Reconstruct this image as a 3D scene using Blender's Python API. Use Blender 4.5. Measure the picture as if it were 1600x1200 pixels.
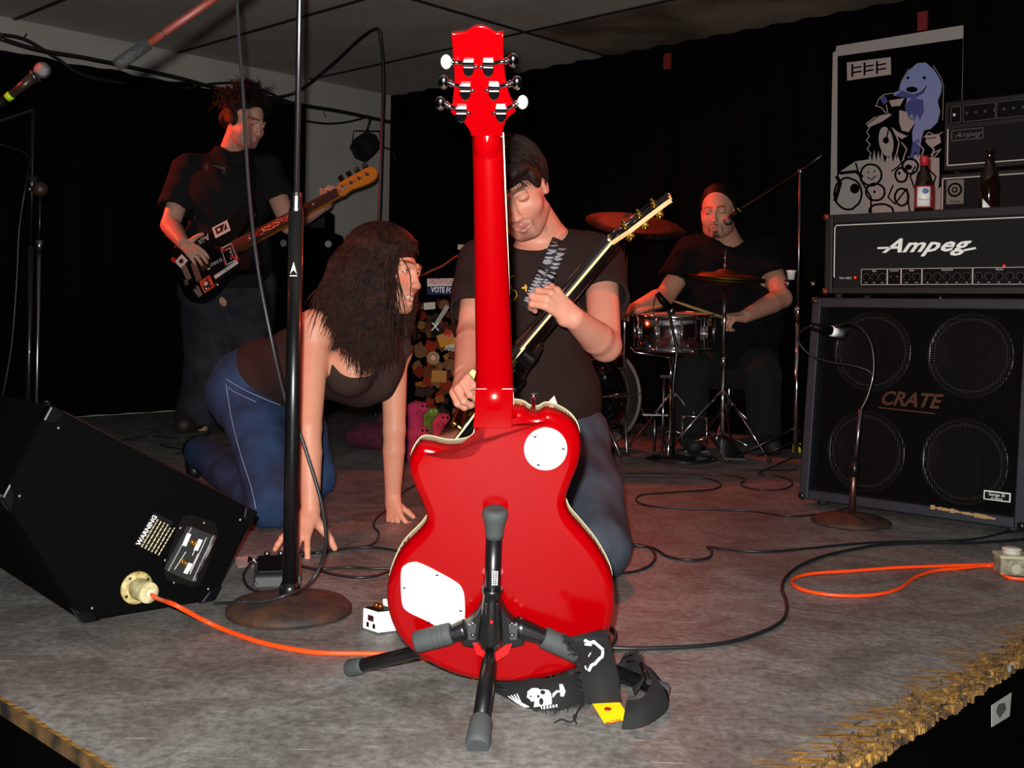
import bpy, bmesh, math, random
import numpy as np
from mathutils import Vector, Matrix, Quaternion
from mathutils.bvhtree import BVHTree
for _o in list(bpy.data.objects): bpy.data.objects.remove(_o)
S = bpy.context.scene; COL = S.collection
random.seed(4)
# ---------------------------------------------------------------- camera
FPX, H, CX, CY, TH = 1700.0, 0.63, 800.0, 485.0, 0.017
CT, ST = math.cos(TH), math.sin(TH)
cam_d = bpy.data.cameras.new('camera'); cam = bpy.data.objects.new('camera', cam_d); COL.objects.link(cam)
cam_d.sensor_width = 36.0; cam_d.lens = 36.0*FPX/1600.0
cam_d.shift_y = -(600.0-CY)/1600.0; cam_d.clip_start = 0.02
cam.matrix_world = Matrix(((CT, -ST, 0, 0), (0, 0, -1, 0), (ST, CT, 0, H), (0, 0, 0, 1)))
S.camera = cam
# ---------------------------------------------------------------- world, lights, exposure
w = bpy.data.worlds.new('world'); S.world = w; w.use_nodes = True
w.node_tree.nodes['Background'].inputs[0].default_value = (0.9, 0.35, 0.28, 1)
w.node_tree.nodes['Background'].inputs[1].default_value = 0.006
S.view_settings.view_transform = 'Standard'; S.view_settings.look = 'None'
S.view_settings.exposure = 0.0; S.view_settings.gamma = 1.0; S.view_settings.use_curve_mapping = False
def lamp(name, kind, loc, energy, color=(1,1,1), size=0.1, target=None, spot=None, blend=0.5):
    d = bpy.data.lights.new(name, kind); o = bpy.data.objects.new(name, d); COL.objects.link(o)
    d.energy = energy; d.color = color; o.location = loc
    if kind == 'AREA': d.shape = 'RECTANGLE'; d.size = size; d.size_y = size*0.6
    else: d.shadow_soft_size = size
    if kind == 'SPOT': d.spot_size = math.radians(spot); d.spot_blend = blend
    if target is not None: o.rotation_euler = (Vector(target)-Vector(loc)).to_track_quat('-Z', 'Y').to_euler()
    return o
# the camera's own built-in flash, left of and above the lens, and the club's red stage lamps
lamp('camera_flash', 'SPOT', (-0.026, 0.02, H+0.05), 375, (1, 0.98, 0.95), 0.012, (0, 4, 0.35), 125, 0.5)
RED = (1, 0.07, 0.025)
lamp('red_lamp_on_bassist', 'SPOT', (-2.95, 5.35, 1.75), 330, RED, 0.05, (-1.35, 5.35, 1.25), 42, 0.6)
lamp('red_lamp_on_woman', 'SPOT', (-2.4, 2.7, 1.9), 75, RED, 0.05, (-0.6, 3.1, 0.6), 46, 0.6)
lamp('red_lamp_on_guitarist', 'SPOT', (2.1, 3.5, 1.9), 110, RED, 0.05, (0.15, 2.9, 0.75), 36, 0.6)
lamp('red_lamp_on_drummer', 'SPOT', (-0.5, 4.9, 2.0), 120, RED, 0.05, (0.95, 5.15, 0.75), 36, 0.6)
lamp('red_lamp_on_floor', 'SPOT', (0.5, 5.6, 2.0), 80, RED, 0.05, (0.3, 4.1, 0.0), 78, 0.8)
# ---------------------------------------------------------------- projections used to place real points
def ray(px, py):
    u, v = px-CX, py-CY
    x = u*CT + v*ST; y = v*CT - u*ST
    return Vector((x/FPX, 1.0, -y/FPX))
def W(px, py, d):
    return Vector((0, 0, H)) + ray(px, py)*d
def P(px, py, z):
    r = ray(px, py); return Vector((0, 0, H)) + r*((z-H)/r.z)
def F(px, py): return P(px, py, 0.0)
def on_plane(px, py, p0, n):
    r = ray(px, py); o = Vector((0, 0, H)); return o + r*((p0-o).dot(n)/r.dot(n))
# ---------------------------------------------------------------- helpers
def lin(c):
    if isinstance(c, str): c = tuple(int(c[i:i+2], 16)/255 for i in (0, 2, 4))
    return tuple((x/12.92 if x <= 0.04045 else ((x+0.055)/1.055)**2.4) for x in c)
MATS = {}
def mat(name, col, rough=0.5, metal=0.0, var=None, bump=None, coat=0.0, emit=None, col2=None, attr=None, spec=0.5, trans=0.0):
    if name in MATS: return MATS[name]
    m = bpy.data.materials.new(name); m.use_nodes = True; nt = m.node_tree; b = nt.nodes['Principled BSDF']
    c = lin(col); b.inputs['Base Color'].default_value = (*c, 1); b.inputs['Roughness'].default_value = rough
    b.inputs['Metallic'].default_value = metal; b.inputs['Coat Weight'].default_value = coat; b.inputs['Coat Roughness'].default_value = 0.05
    b.inputs['Specular IOR Level'].default_value = spec; b.inputs['Transmission Weight'].default_value = trans
    tc = nt.nodes.new('ShaderNodeTexCoord')
    src = None
    if attr:
        a = nt.nodes.new('ShaderNodeAttribute'); a.attribute_name = attr; src = a.outputs['Color']
        nt.links.new(src, b.inputs['Base Color'])
    if var:
        n = nt.nodes.new('ShaderNodeTexNoise'); n.inputs['Scale'].default_value = var[0]; n.inputs['Detail'].default_value = 6
        nt.links.new(tc.outputs['Object'], n.inputs['Vector'])
        r = nt.nodes.new('ShaderNodeValToRGB'); r.color_ramp.elements[0].position = 0.35; r.color_ramp.elements[1].position = 0.65
        c2 = lin(col2) if col2 else tuple(min(1, x*(1-var[1])) for x in c)
        r.color_ramp.elements[0].color = (*c2, 1); r.color_ramp.elements[1].color = (*c, 1)
        nt.links.new(n.outputs['Fac'], r.inputs['Fac'])
        if attr:
            mx = nt.nodes.new('ShaderNodeMix'); mx.data_type = 'RGBA'; mx.blend_type = 'MULTIPLY'; mx.inputs['Factor'].default_value = 1
            nt.links.new(src, mx.inputs[6]); nt.links.new(r.outputs['Color'], mx.inputs[7]); nt.links.new(mx.outputs[2], b.inputs['Base Color'])
        else: nt.links.new(r.outputs['Color'], b.inputs['Base Color'])
    if bump:
        n2 = nt.nodes.new('ShaderNodeTexNoise'); n2.inputs['Scale'].default_value = bump[0]; n2.inputs['Detail'].default_value = 4
        nt.links.new(tc.outputs['Object'], n2.inputs['Vector'])
        bp = nt.nodes.new('ShaderNodeBump'); bp.inputs['Strength'].default_value = bump[1]; bp.inputs['Distance'].default_value = bump[2] if len(bump) > 2 else 0.002
        nt.links.new(n2.outputs['Fac'], bp.inputs['Height']); nt.links.new(bp.outputs['Normal'], b.inputs['Normal'])
    if emit:
        b.inputs['Emission Color'].default_value = (*lin(emit[0]), 1); b.inputs['Emission Strength'].default_value = emit[1]
    MATS[name] = m; return m
def tag(o, label=None, cat=None, group=None, kind=None):
    if label: o['label'] = label
    if cat: o['category'] = cat
    if group: o['group'] = group
    if kind: o['kind'] = kind
    return o
def thing(name, label, cat, loc, group=None):
    o = bpy.data.objects.new(name, None); COL.objects.link(o); o.location = loc; o.empty_display_size = 0.05
    return tag(o, label, cat, group)
def root_loc(p):
    while p.parent: p = p.parent
    return Vector(p.location)
def link_mesh(name, me, m, parent=None):
    o = bpy.data.objects.new(name, me); COL.objects.link(o)
    if m is not None and not me.materials: me.materials.append(m)
    if parent is not None: o.parent = parent
    return o
class MB:
    """collects shapes in world space (or through the frame M) into one mesh object"""
    def __init__(s, M=None): s.v = []; s.f = []; s.sm = []; s.M = M
    def add(s, vs, fs, smooth=False):
        o = len(s.v)
        for v in vs:
            v = Vector(v); s.v.append(s.M @ v if s.M else v)
        s.f += [tuple(i+o for i in f) for f in fs]; s.sm += [smooth]*len(fs); return s
    def box(s, c, size, R=None):
        c = Vector(c); hx, hy, hz = (x/2 for x in size); vs = []
        for x, y, z in ((-1,-1,-1),(1,-1,-1),(1,1,-1),(-1,1,-1),(-1,-1,1),(1,-1,1),(1,1,1),(-1,1,1)):
            p = Vector((x*hx, y*hy, z*hz)); vs.append(c+(R @ p if R else p))
        return s.add(vs, [(3,2,1,0),(4,5,6,7),(0,1,5,4),(1,2,6,5),(2,3,7,6),(3,0,4,7)])
    def hexa(s, b, t):
        return s.add(list(b)+list(t), [(3,2,1,0),(4,5,6,7),(0,1,5,4),(1,2,6,5),(2,3,7,6),(3,0,4,7)])
    def tube(s, pts, r, seg=8, caps=True, flat=None):
        pts = [Vector(p) for p in pts]; n = len(pts)
        rs = [r]*n if not isinstance(r, (list, tuple)) else list(r)
        t0 = (pts[1]-pts[0]).normalized(); a = t0.orthogonal().normalized(); vs = []
        for i, p in enumerate(pts):
            t = (pts[min(i+1, n-1)]-pts[max(i-1, 0)]).normalized() if n > 1 else t0
            a = (a - t*a.dot(t)); a = a.normalized() if a.length > 1e-6 else t.orthogonal().normalized()
            b = t.cross(a)
            for k in range(seg):
                g = 2*math.pi*k/seg; vs.append(p + (a*math.cos(g)+b*math.sin(g))*rs[i])
        fs = []
        for i in range(n-1):
            for k in range(seg):
                k2 = (k+1) % seg; fs.append((i*seg+k, i*seg+k2, (i+1)*seg+k2, (i+1)*seg+k))
        s.add(vs, fs, True)
        if caps:
            o = len(s.v)-n*seg
            s.f.append(tuple(o+k for k in reversed(range(seg)))); s.sm.append(False)
            s.f.append(tuple(o+(n-1)*seg+k for k in range(seg))); s.sm.append(False)
        return s
    def lathe(s, prof, c, axis=(0,0,1), seg=24, smooth=True):
        """prof: list of (radius, height) along axis"""
        ax = Vector(axis).normalized(); a = ax.orthogonal().normalized(); b = ax.cross(a); c = Vector(c); vs = []
        for r, h in prof:
            for k in range(seg):
                g = 2*math.pi*k/seg; vs.append(c+ax*h+(a*math.cos(g)+b*math.sin(g))*max(r, 1e-5))
        fs = []
        for i in range(len(prof)-1):
            for k in range(seg):
                k2 = (k+1) % seg; fs.append((i*seg+k, i*seg+k2, (i+1)*seg+k2, (i+1)*seg+k))
        fs.append(tuple(reversed(range(seg)))); fs.append(tuple((len(prof)-1)*seg+k for k in range(seg)))
        s.add(vs, fs[:-2], smooth); o = len(s.v)-len(vs)
        for f in fs[-2:]: s.f.append(tuple(i+o for i in f)); s.sm.append(False)
        return s
    def cyl(s, a, b, r, seg=16):
        a, b = Vector(a), Vector(b); L = (b-a).length
        return s.lathe([(r, 0), (r, L)], a, b-a, seg)
    def ball(s, c, r, seg=12, R=None):
        c = Vector(c); rr = (r, r, r) if not isinstance(r, (tuple, list)) else r; n = seg//2; vs = []; fs = []
        for i in range(n+1):
            t = math.pi*i/n
            for k in range(seg):
                g = 2*math.pi*k/seg; p = Vector((rr[0]*math.sin(t)*math.cos(g), rr[1]*math.sin(t)*math.sin(g), rr[2]*math.cos(t)))
                vs.append(c+(R @ p if R else p))
        for i in range(n):
            for k in range(seg):
                k2 = (k+1) % seg; fs.append((i*seg+k, (i+1)*seg+k, (i+1)*seg+k2, i*seg+k2))
        return s.add(vs, fs, True)
    def prism(s, pts, n, th, smooth=False):
        """closed outline of 3D points, extruded by n*th; outline counter-clockwise seen from +n"""
        n = Vector(n).normalized(); pts = [Vector(p) for p in pts]; k = len(pts)
        vs = pts + [p+n*th for p in pts]
        fs = [tuple(reversed(range(k))), tuple(range(k, 2*k))]
        s.add(vs, fs, False); o = len(s.v)-2*k
        for i in range(k):
            j = (i+1) % k; s.f.append((o+i, o+j, o+k+j, o+k+i)); s.sm.append(smooth)
        return s
    def build(s, name, m, parent=None, bevel=0, tri=False):
        o0 = root_loc(parent) if parent is not None else Vector((0, 0, 0))
        me = bpy.data.meshes.new(name); me.from_pydata([tuple(v-o0) for v in s.v], [], s.f)
        me.polygons.foreach_set('use_smooth', s.sm); me.update()
        o = link_mesh(name, me, m, parent)
        if bevel:
            md = o.modifiers.new('bevel', 'BEVEL'); md.width = bevel; md.segments = 2; md.limit_method = 'ANGLE'
            md.harden_normals = False
        return o
def cat(pts, n=8, closed=False):
    """Catmull-Rom through points"""
    pts = [Vector(p) for p in pts]; out = []; k = len(pts)
    for i in range(k if closed else k-1):
        if closed: p0, p1, p2, p3 = (pts[(i+j) % k] for j in (-1, 0, 1, 2))
        else: p0, p1, p2, p3 = pts[max(i-1, 0)], pts[i], pts[i+1], pts[min(i+2, k-1)]
        for j in range(n):
            t = j/n; t2 = t*t; t3 = t2*t
            out.append(0.5*((2*p1)+(p2-p0)*t+(2*p0-5*p1+4*p2-p3)*t2+(3*p1-p0-3*p2+p3)*t3))
    if not closed: out.append(pts[-1])
    return out
_fc = {}
def text_obj(name, s, size, origin, ux, uy, m, parent, th=0.0006, align='CENTER', shear=0.0, wscale=1.0, bold=0.0, spacing=1.0):
    """flat lettering as mesh; baseline direction ux, up uy"""
    cu = bpy.data.curves.new('t', 'FONT'); cu.body = s; cu.size = size; cu.align_x = align; cu.align_y = 'CENTER'
    cu.extrude = th/2; cu.shear = shear; cu.offset = bold; cu.resolution_u = 2; cu.space_character = spacing
    to = bpy.data.objects.new('t', cu); COL.objects.link(to)
    dg = bpy.context.evaluated_depsgraph_get(); me = bpy.data.meshes.new_from_object(to.evaluated_get(dg))
    bpy.data.objects.remove(to); bpy.data.curves.remove(cu)
    ux = Vector(ux).normalized(); uy = Vector(uy).normalized(); n = ux.cross(uy)
    M = Matrix.Translation(Vector(origin)-(root_loc(parent) if parent is not None else Vector())) @ Matrix((
        (ux.x*wscale, uy.x, n.x, 0), (ux.y*wscale, uy.y, n.y, 0), (ux.z*wscale, uy.z, n.z, 0), (0, 0, 0, 1)))
    me.transform(M); me.materials.clear()
    return link_mesh(name, me, m, parent)
def strokes(mb, segs, org, ux, uy, w, th):
    """bars [(x0,y0,x1,y1)] in a plane"""
    ux = Vector(ux).normalized(); uy = Vector(uy).normalized(); n = ux.cross(uy)
    for x0, y0, x1, y1 in segs:
        a = Vector(org)+ux*x0+uy*y0; b = Vector(org)+ux*x1+uy*y1; d = (b-a).normalized(); q = n.cross(d)*w/2
        mb.prism([a-q, b-q, b+q, a+q], n, th)
def flat_poly(mb, pts2, org, ux, uy, th):
    ux = Vector(ux).normalized(); uy = Vector(uy).normalized(); n = ux.cross(uy)
    A = sum(pts2[i][0]*pts2[(i+1) % len(pts2)][1]-pts2[(i+1) % len(pts2)][0]*pts2[i][1] for i in range(len(pts2)))
    if A < 0: pts2 = list(reversed(pts2))
    mb.prism([Vector(org)+ux*x+uy*y for x, y in pts2], n, th)
# ---------------------------------------------------------------- common materials
M_black = mat('black_paint', '050505', 0.5, spec=0.15)
M_blackm = mat('black_metal', '0d0d0e', 0.32, 0.0, coat=0.3)
M_flat = mat('flat_black', '050404', 0.92, spec=0.03)
M_rubber = mat('black_rubber', '121212', 0.7)
M_grubber = mat('grey_rubber', '363a3a', 0.75, bump=(400, 0.3, 0.0006))
M_chrome = mat('chrome', 'd8d8dc', 0.12, 1.0)
M_dchrome = mat('dull_chrome', '8c8c90', 0.28, 1.0)
M_gold = mat('gold_plating', 'd8a845', 0.2, 1.0)
M_cream = mat('cream_plastic', 'e8dcae', 0.4)
M_white = mat('white_plastic', 'f4f6f2', 0.35)
M_print = mat('white_print', 'd9d9d6', 0.5)
M_red = mat('red_plastic', 'd01414', 0.4)
M_orange = mat('orange_jacket', 'ff4a10', 0.42, coat=0.2)
M_cable = mat('black_cable', '17181a', 0.42)
M_tolex = mat('black_tolex', '0c0c0f', 0.6, bump=(500, 0.6, 0.0008))
M_carpet = mat('black_cabinet_carpet', '060607', 0.95, bump=(900, 0.8, 0.0012), spec=0.05)
# ---------------------------------------------------------------- the room
A1, A2 = F(0, 1093), F(172, 1200); B1, B2 = F(1600, 1017), F(1312, 1200)
dR = (B1-B2).normalized()                                     # runs away to the right along the right stage edge
dL = Vector((-dR.y, dR.x, 0))                                 # runs away to the left along the left stage edge
def cross2(p, d, q, e):
    det = d.x*(-e.y)+e.x*d.y; t = ((q.x-p.x)*(-e.y)+e.x*(q.y-p.y))/det; return p+d*t
C0 = cross2(A1, dL, B1, dR)                                   # corner of the stage towards the camera
RC = Vector((-0.84, 7.66, 0))                                 # far corner of the room
LR = (RC-C0).dot(dR); LL = (RC-C0).dot(dL)
def SP(r, l, z=0.0): return C0+dR*r+dL*l+Vector((0, 0, z))    # stage coordinates
ZC = 2.12; ZA = -0.80
def wear_mat():
    m = bpy.data.materials.new('scuffed_grey_floor_paint'); m.use_nodes = True; nt = m.node_tree; b = nt.nodes['Principled BSDF']
    N = nt.nodes.new; L = nt.links.new
    tc = N('ShaderNodeTexCoord')
    def noise(scale, det=8, rough=0.6, st=None, dist=0.0):
        n = N('ShaderNodeTexNoise'); n.inputs['Scale'].default_value = scale; n.inputs['Detail'].default_value = det
        n.inputs['Roughness'].default_value = rough; n.inputs['Distortion'].default_value = dist
        if st:
            mp = N('ShaderNodeMapping'); mp.inputs['Rotation'].default_value = (0, 0, st[0]); mp.inputs['Scale'].default_value = st[1]
            L(tc.outputs['Object'], mp.inputs['Vector']); L(mp.outputs['Vector'], n.inputs['Vector'])
        else: L(tc.outputs['Object'], n.inputs['Vector'])
        return n.outputs['Fac']
    def ramp(f, p0, p1, c0, c1):
        r = N('ShaderNodeValToRGB'); r.color_ramp.elements[0].position = p0; r.color_ramp.elements[1].position = p1
        r.color_ramp.elements[0].color = (*lin(c0), 1); r.color_ramp.elements[1].color = (*lin(c1), 1); L(f, r.inputs['Fac']); return r.outputs['Color']
    def mix(f, a, c, mode='MIX'):
        x = N('ShaderNodeMix'); x.data_type = 'RGBA'; x.blend_type = mode
        if isinstance(f, float): x.inputs['Factor'].default_value = f
        else: L(f, x.inputs['Factor'])
        L(a, x.inputs[6]); L(c, x.inputs[7]); return x.outputs[2]
    def math_(op, a, c):
        x = N('ShaderNodeMath'); x.operation = op
        for i, q in enumerate((a, c)):
            if isinstance(q, (int, float)): x.inputs[i].default_value = q
            else: L(q, x.inputs[i])
        return x.outputs[0]
    base = ramp(noise(2.2, 9, 0.62), 0.3, 0.72, '72716e', '9c9b97')
    fine = ramp(noise(60, 6, 0.7), 0.35, 0.62, '9a9a9a', 'ffffff')
    c = mix(0.8, base, fine, 'MULTIPLY')
    grime = ramp(noise(5, 10, 0.7, dist=1.2), 0.40, 0.58, '0000ff', '000000')
    gs = N('ShaderNodeSeparateColor'); L(grime, gs.inputs[0])
    cg = N('ShaderNodeRGB'); cg.outputs[0].default_value = (*lin('3a2f28'), 1)
    c = mix(math_('MULTIPLY', gs.outputs[2], 0.5), c, cg.outputs[0])
    # long pale scratches in two directions
    pale = N('ShaderNodeRGB'); pale.outputs[0].default_value = (*lin('c9c9c4'), 1)
    dark = N('ShaderNodeRGB'); dark.outputs[0].default_value = (*lin('2c2a28'), 1)
    for ang, sc, th0, colr in ((0.5, (3, 130, 1), 0.65, pale), (-0.7, (4, 170, 1), 0.66, pale), (0.15, (7, 50, 1), 0.655, dark), (1.3, (9, 70, 1), 0.67, dark)):
        r = N('ShaderNodeValToRGB'); r.color_ramp.elements[0].position = th0; r.color_ramp.elements[1].position = th0+0.03
        L(noise(1.0, 4, 0.75, (ang, sc)), r.inputs['Fac']); s_ = N('ShaderNodeSeparateColor'); L(r.outputs['Color'], s_.inputs[0])
        c = mix(math_('MULTIPLY', s_.outputs[0], 0.75), c, colr.outputs[0])
    # paint worn through to yellow wood along the right-hand edge (and a narrow line on the left-hand edge)
    def edge(nv, width, amp, scale_map):
        dp = N('ShaderNodeVectorMath'); dp.operation = 'DOT_PRODUCT'; L(tc.outputs['Object'], dp.inputs[0]); dp.inputs[1].default_value = nv
        dist = math_('SUBTRACT', dp.outputs['Value'], float(Vector(nv).dot(C0)))
        nz = noise(1.0, 9, 0.75, scale_map)
        e = math_('SUBTRACT', dist, math_('MULTIPLY', math_('SUBTRACT', nz, 0.5), amp))
        r = N('ShaderNodeMapRange'); L(e, r.inputs[0]); r.inputs[1].default_value = width*0.75; r.inputs[2].default_value = width; r.inputs[3].default_value = 1.0; r.inputs[4].default_value = 0.0
        return r.outputs[0]
    ang = -math.atan2(dR.y, dR.x)
    e1 = edge(tuple(dL), 0.055, 0.80, (ang+0.5, (14, 70, 1)))
    # the wear is heavy only on the stretch right of the guitar
    dp = N('ShaderNodeVectorMath'); dp.operation = 'DOT_PRODUCT'; L(tc.outputs['Object'], dp.inputs[0]); dp.inputs[1].default_value = tuple(dR)
    along = N('ShaderNodeMapRange'); L(dp.outputs['Value'], along.inputs[0]); a0 = dR.dot(C0)
    along.inputs[1].default_value = a0+0.15; along.inputs[2].default_value = a0+0.45
    e1 = math_('MULTIPLY', e1, along.outputs[0])
    e2 = edge(tuple(dR), 0.008, 0.02, (ang, (6, 60, 1)))
    wood = ramp(noise(1.0, 6, 0.7, (ang+0.5, (20, 160, 1))), 0.38, 0.62, '3a2410', 'a67c3a')
    c = mix(math_('MAXIMUM', e1, e2), c, wood)
    L(c, b.inputs['Base Color']); b.inputs['Roughness'].default_value = 0.5; b.inputs['Specular IOR Level'].default_value = 0.35
    bp = N('ShaderNodeBump'); bp.inputs['Strength'].default_value = 0.35; bp.inputs['Distance'].default_value = 0.002
    L(noise(45, 8, 0.7), bp.inputs['Height']); L(bp.outputs['Normal'], b.inputs['Normal'])
    return m
M_floor = wear_mat()
M_wood = mat('bare_yellow_wood', '8a662c', 0.9, var=(45, 0.5), col2='24160a', bump=(120, 0.8, 0.003))
M_dark = mat('dark_floor', '0c0b0b', 0.9)
# stage floor: base slab, plywood sheets, edge strips
g = 0.0004
MB().prism([SP(0.004, 0.004, -0.05), SP(3.2, 0.004, -0.05), SP(LR+0.1, 0.004, -0.05), SP(LR+0.1, LL+0.1, -0.05), SP(0.004, LL+0.1, -0.05)], (0,0,1), 0.038).build('floor', mat('stage_core', '1a130c', 0.9))
floor = bpy.data.objects['floor']; tag(floor, 'stage floor of scuffed grey painted plywood', kind='structure')
rs = [0.085, 1.30, 2.52, 3.74, 4.96, LR+0.1]; ls = [0.085, 2.52, 4.96, LL+0.1]
def sheet(r0, r1, l0, l1, name='plywood_sheet'):
    o = MB().prism([SP(r0+g, l0+g, -0.013), SP(r1-g, l0+g, -0.013), SP(r1-g, l1-g, -0.013), SP(r0+g, l1-g, -0.013)], (0,0,1), 0.013).build(name, M_floor, floor)
for i in range(len(rs)-1):
    for j in range(len(ls)-1):
        if i*1.2+j*2.4 < 20: sheet(rs[i], rs[i+1], ls[j], ls[j+1])
sheet(0.0, 0.085, 0.0, LL+0.1, 'edge_strip')
# right-hand edge strip with a chewed, splintered outer edge
ep = []; n = 520
for i in range(n+1):
    r = 0.085+(LR-0.085)*i/n
    if r > 3.4: break
    a = min(1, max(0, (r-0.2)/0.4)); ep.append(SP(r, random.uniform(-0.004, 0.006)*a+(0.006*math.sin(r*13)+0.005*math.sin(r*31))*a, -0.013))
rl = (ep[-1]-C0).dot(dR)
MB().prism(ep+[SP(rl, 0.0835, -0.013), SP(0.0865, 0.0835, -0.013)], (0,0,1), 0.013).build('edge_strip', M_floor, floor)
sp = MB()
for i in range(1500):
    r = random.uniform(0.25, 3.2); l = abs(random.gauss(0, 0.022))-0.006
    c = SP(r, l, 0.0); a = random.gauss(0.45, 0.25); d = dR*math.cos(a)+dL*math.sin(a)*random.choice((1, 1, -0.4)); L_ = random.uniform(0.008, 0.04); wd = random.uniform(0.0012, 0.004)
    q = Vector((-d.y, d.x, 0))*wd; z = random.uniform(0.0005, 0.0045)
    sp.add([c-q, c+q, c+d*L_+Vector((0,0,z)), c+Vector((0,0,z))-d*L_*0.3], [(0,1,2), (0,2,3), (1,3,2)])
tag(sp.build('splinters', M_wood, floor), kind='stuff')
rub = MB()
for i in range(900):
    r = 0.1+i*0.0035; l0 = -0.003+random.uniform(-0.005, 0.004); z0 = -0.006+random.uniform(-0.004, 0.002)
    rub.box(SP(r, l0, z0-0.007), (random.uniform(.004, .012), random.uniform(0.004, 0.012), random.uniform(0.006, 0.016)), Matrix.Rotation(math.atan2(dR.y, dR.x)+random.gauss(0, 0.25), 3, 'Z'))
tag(rub.build('chewed_edge', M_wood, floor), kind='stuff')
# stage fronts
M_skirt = mat('black_painted_board', '020202', 0.9, spec=0.03, var=(9, 0.5), bump=(30, 0.3))
M_edgew = mat('worn_plywood_edge', '6a4e26', 0.8, var=(18, 0.6), col2='0c0906')
for nm, p, d, nrm, L_ in (('trim_1', C0, dL, -dR, LL), ('trim_2', C0, dR, -dL, 3.4)):
    for k, (z0, z1, m_) in enumerate(((-0.02, 0.0, M_edgew), (ZA, -0.021, M_skirt))):
        if k == 0 and nm == 'trim_2': continue
        a = p+nrm*0.001*k; e = p+d*L_
        o = MB().hexa([a+Vector((0,0,z0))+nrm*0.004, a+Vector((0,0,z0)), e+Vector((0,0,z0)), e+Vector((0,0,z0))+nrm*0.004],
                      [a+Vector((0,0,z1))+nrm*0.004, a+Vector((0,0,z1)), e+Vector((0,0,z1)), e+Vector((0,0,z1))+nrm*0.004])
        ob = o.build(nm if k else 'stage_lip', m_); tag(ob, kind='structure')
MB().box((0, 2, ZA-0.05), (14, 14, 0.1)).build('floor_lower', M_dark); tag(bpy.data.objects['floor_lower'], 'black floor of the room below the stage', kind='structure')
# walls
M_gwall = mat('grey_painted_wall', 'a8a59e', 0.85, var=(3, 0.15), bump=(40, 0.3))
M_bwall = mat('black_wall', '060606', 0.9)
def wall(name, a, b, z0, z1, th, m_):
    a, b = Vector(a), Vector(b); d = (b-a).normalized(); q = Vector((d.y, -d.x, 0))*(-th)
    o = MB().hexa([a+Vector((0,0,z0)), b+Vector((0,0,z0)), b+q+Vector((0,0,z0)), a+q+Vector((0,0,z0))], [a+Vector((0,0,z1)), b+Vector((0,0,z1)), b+q+Vector((0,0,z1)), a+q+Vector((0,0,z1))]).build(name, m_)
    return tag(o, kind='structure')
wall('wall_left', SP(-1.5, LL), SP(LR, LL), -0.05, ZC+0.1, 0.1, M_gwall)
wall('wall_right', SP(LR, LL+0.1), SP(LR, -3.2), -0.05, ZC+0.1, 0.1, M_bwall)
# ceiling boards with open dark joints
M_ceil = mat('ceiling_board', 'b3aea4', 0.85, var=(2.5, 0.18), bump=(60, 0.2))
M_ceil2 = mat('stained_ceiling_board', '8d8070', 0.85, var=(3, 0.35), col2='5a4c3e')
MB().prism([SP(-1.8, -3.2, ZC+0.02), SP(LR+0.1, -3.2, ZC+0.02), SP(LR+0.1, LL+0.1, ZC+0.02), SP(-1.8, LL+0.1, ZC+0.02)], (0,0,1), 0.08).build('ceiling', M_bwall)
ceiling = bpy.data.objects['ceiling']; tag(ceiling, 'low ceiling of grey boards with dark joints', kind='structure')
SA = (P(1000, 10, ZC)-C0).dot(dR); SB = (P(975, 95, ZC)-C0).dot(dL)
cr = [SA-0.95*k for k in range(6, -1, -1)]+[LR]; cl = [SB-4.88, SB-2.44, SB, LL]
for i in range(len(cr)-1):
    for j in range(len(cl)-1):
        gg = 0.009
        a, b_, c_, d_ = SP(cr[i]+gg, cl[j]+gg, ZC), SP(cr[i+1]-gg, cl[j]+gg, ZC), SP(cr[i+1]-gg, cl[j+1]-gg, ZC), SP(cr[i]+gg, cl[j+1]-gg, ZC)
        MB().prism([a, b_, c_, d_], (0,0,1), 0.014).build('ceiling_board', M_ceil2 if (i == len(cr)-2 and j < 2) else M_ceil, ceiling)
M_joint = mat('dark_joint_batten', '100f0e', 0.9)
for k in range(1, len(cr)-1):
    MB().prism([SP(cr[k]-0.012, cl[0], ZC-0.004), SP(cr[k]+0.012, cl[0], ZC-0.004), SP(cr[k]+0.012, LL, ZC-0.004), SP(cr[k]-0.012, LL, ZC-0.004)], (0,0,1), 0.02).build('joint_strip', M_joint, ceiling)
for k in range(1, len(cl)-1):
    MB().prism([SP(cr[0], cl[k]-0.012, ZC-0.005), SP(LR, cl[k]-0.012, ZC-0.005), SP(LR, cl[k]+0.012, ZC-0.005), SP(cr[0], cl[k]+0.012, ZC-0.005)], (0,0,1), 0.02).build('joint_strip', M_joint, ceiling)
# black drapes
M_drape = mat('black_drape', '050505', 0.95, spec=0.1)
def drape(name, label, r0, l0, r1, l1, z0, z1, off, nf):
    mb = MB(); a = SP(r0, l0); b = SP(r1, l1); d = (b-a); L_ = d.length; d.normalize(); q = Vector((d.y, -d.x, 0)); n = nf*6; vs = []
    for i in range(n+1):
        t = i/n; s_ = 0.018*math.sin(t*nf*6.283+0.8*math.sin(t*17)); top = z1-(0.012 if z1 < 2 else 0.0)*abs(math.sin(t*nf*1.57))
        p = a+d*(t*L_)+q*(off+s_); vs += [p+Vector((0,0,z0)), p+Vector((0,0,top))]
    mb.add(vs, [(2*i, 2*i+2, 2*i+3, 2*i+1) for i in range(n)], True)
    o = mb.build(name, M_drape); md = o.modifiers.new('thick', 'SOLIDIFY'); md.thickness = 0.003
    return tag(o, label, 'curtain')
zt = 1.94
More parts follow.
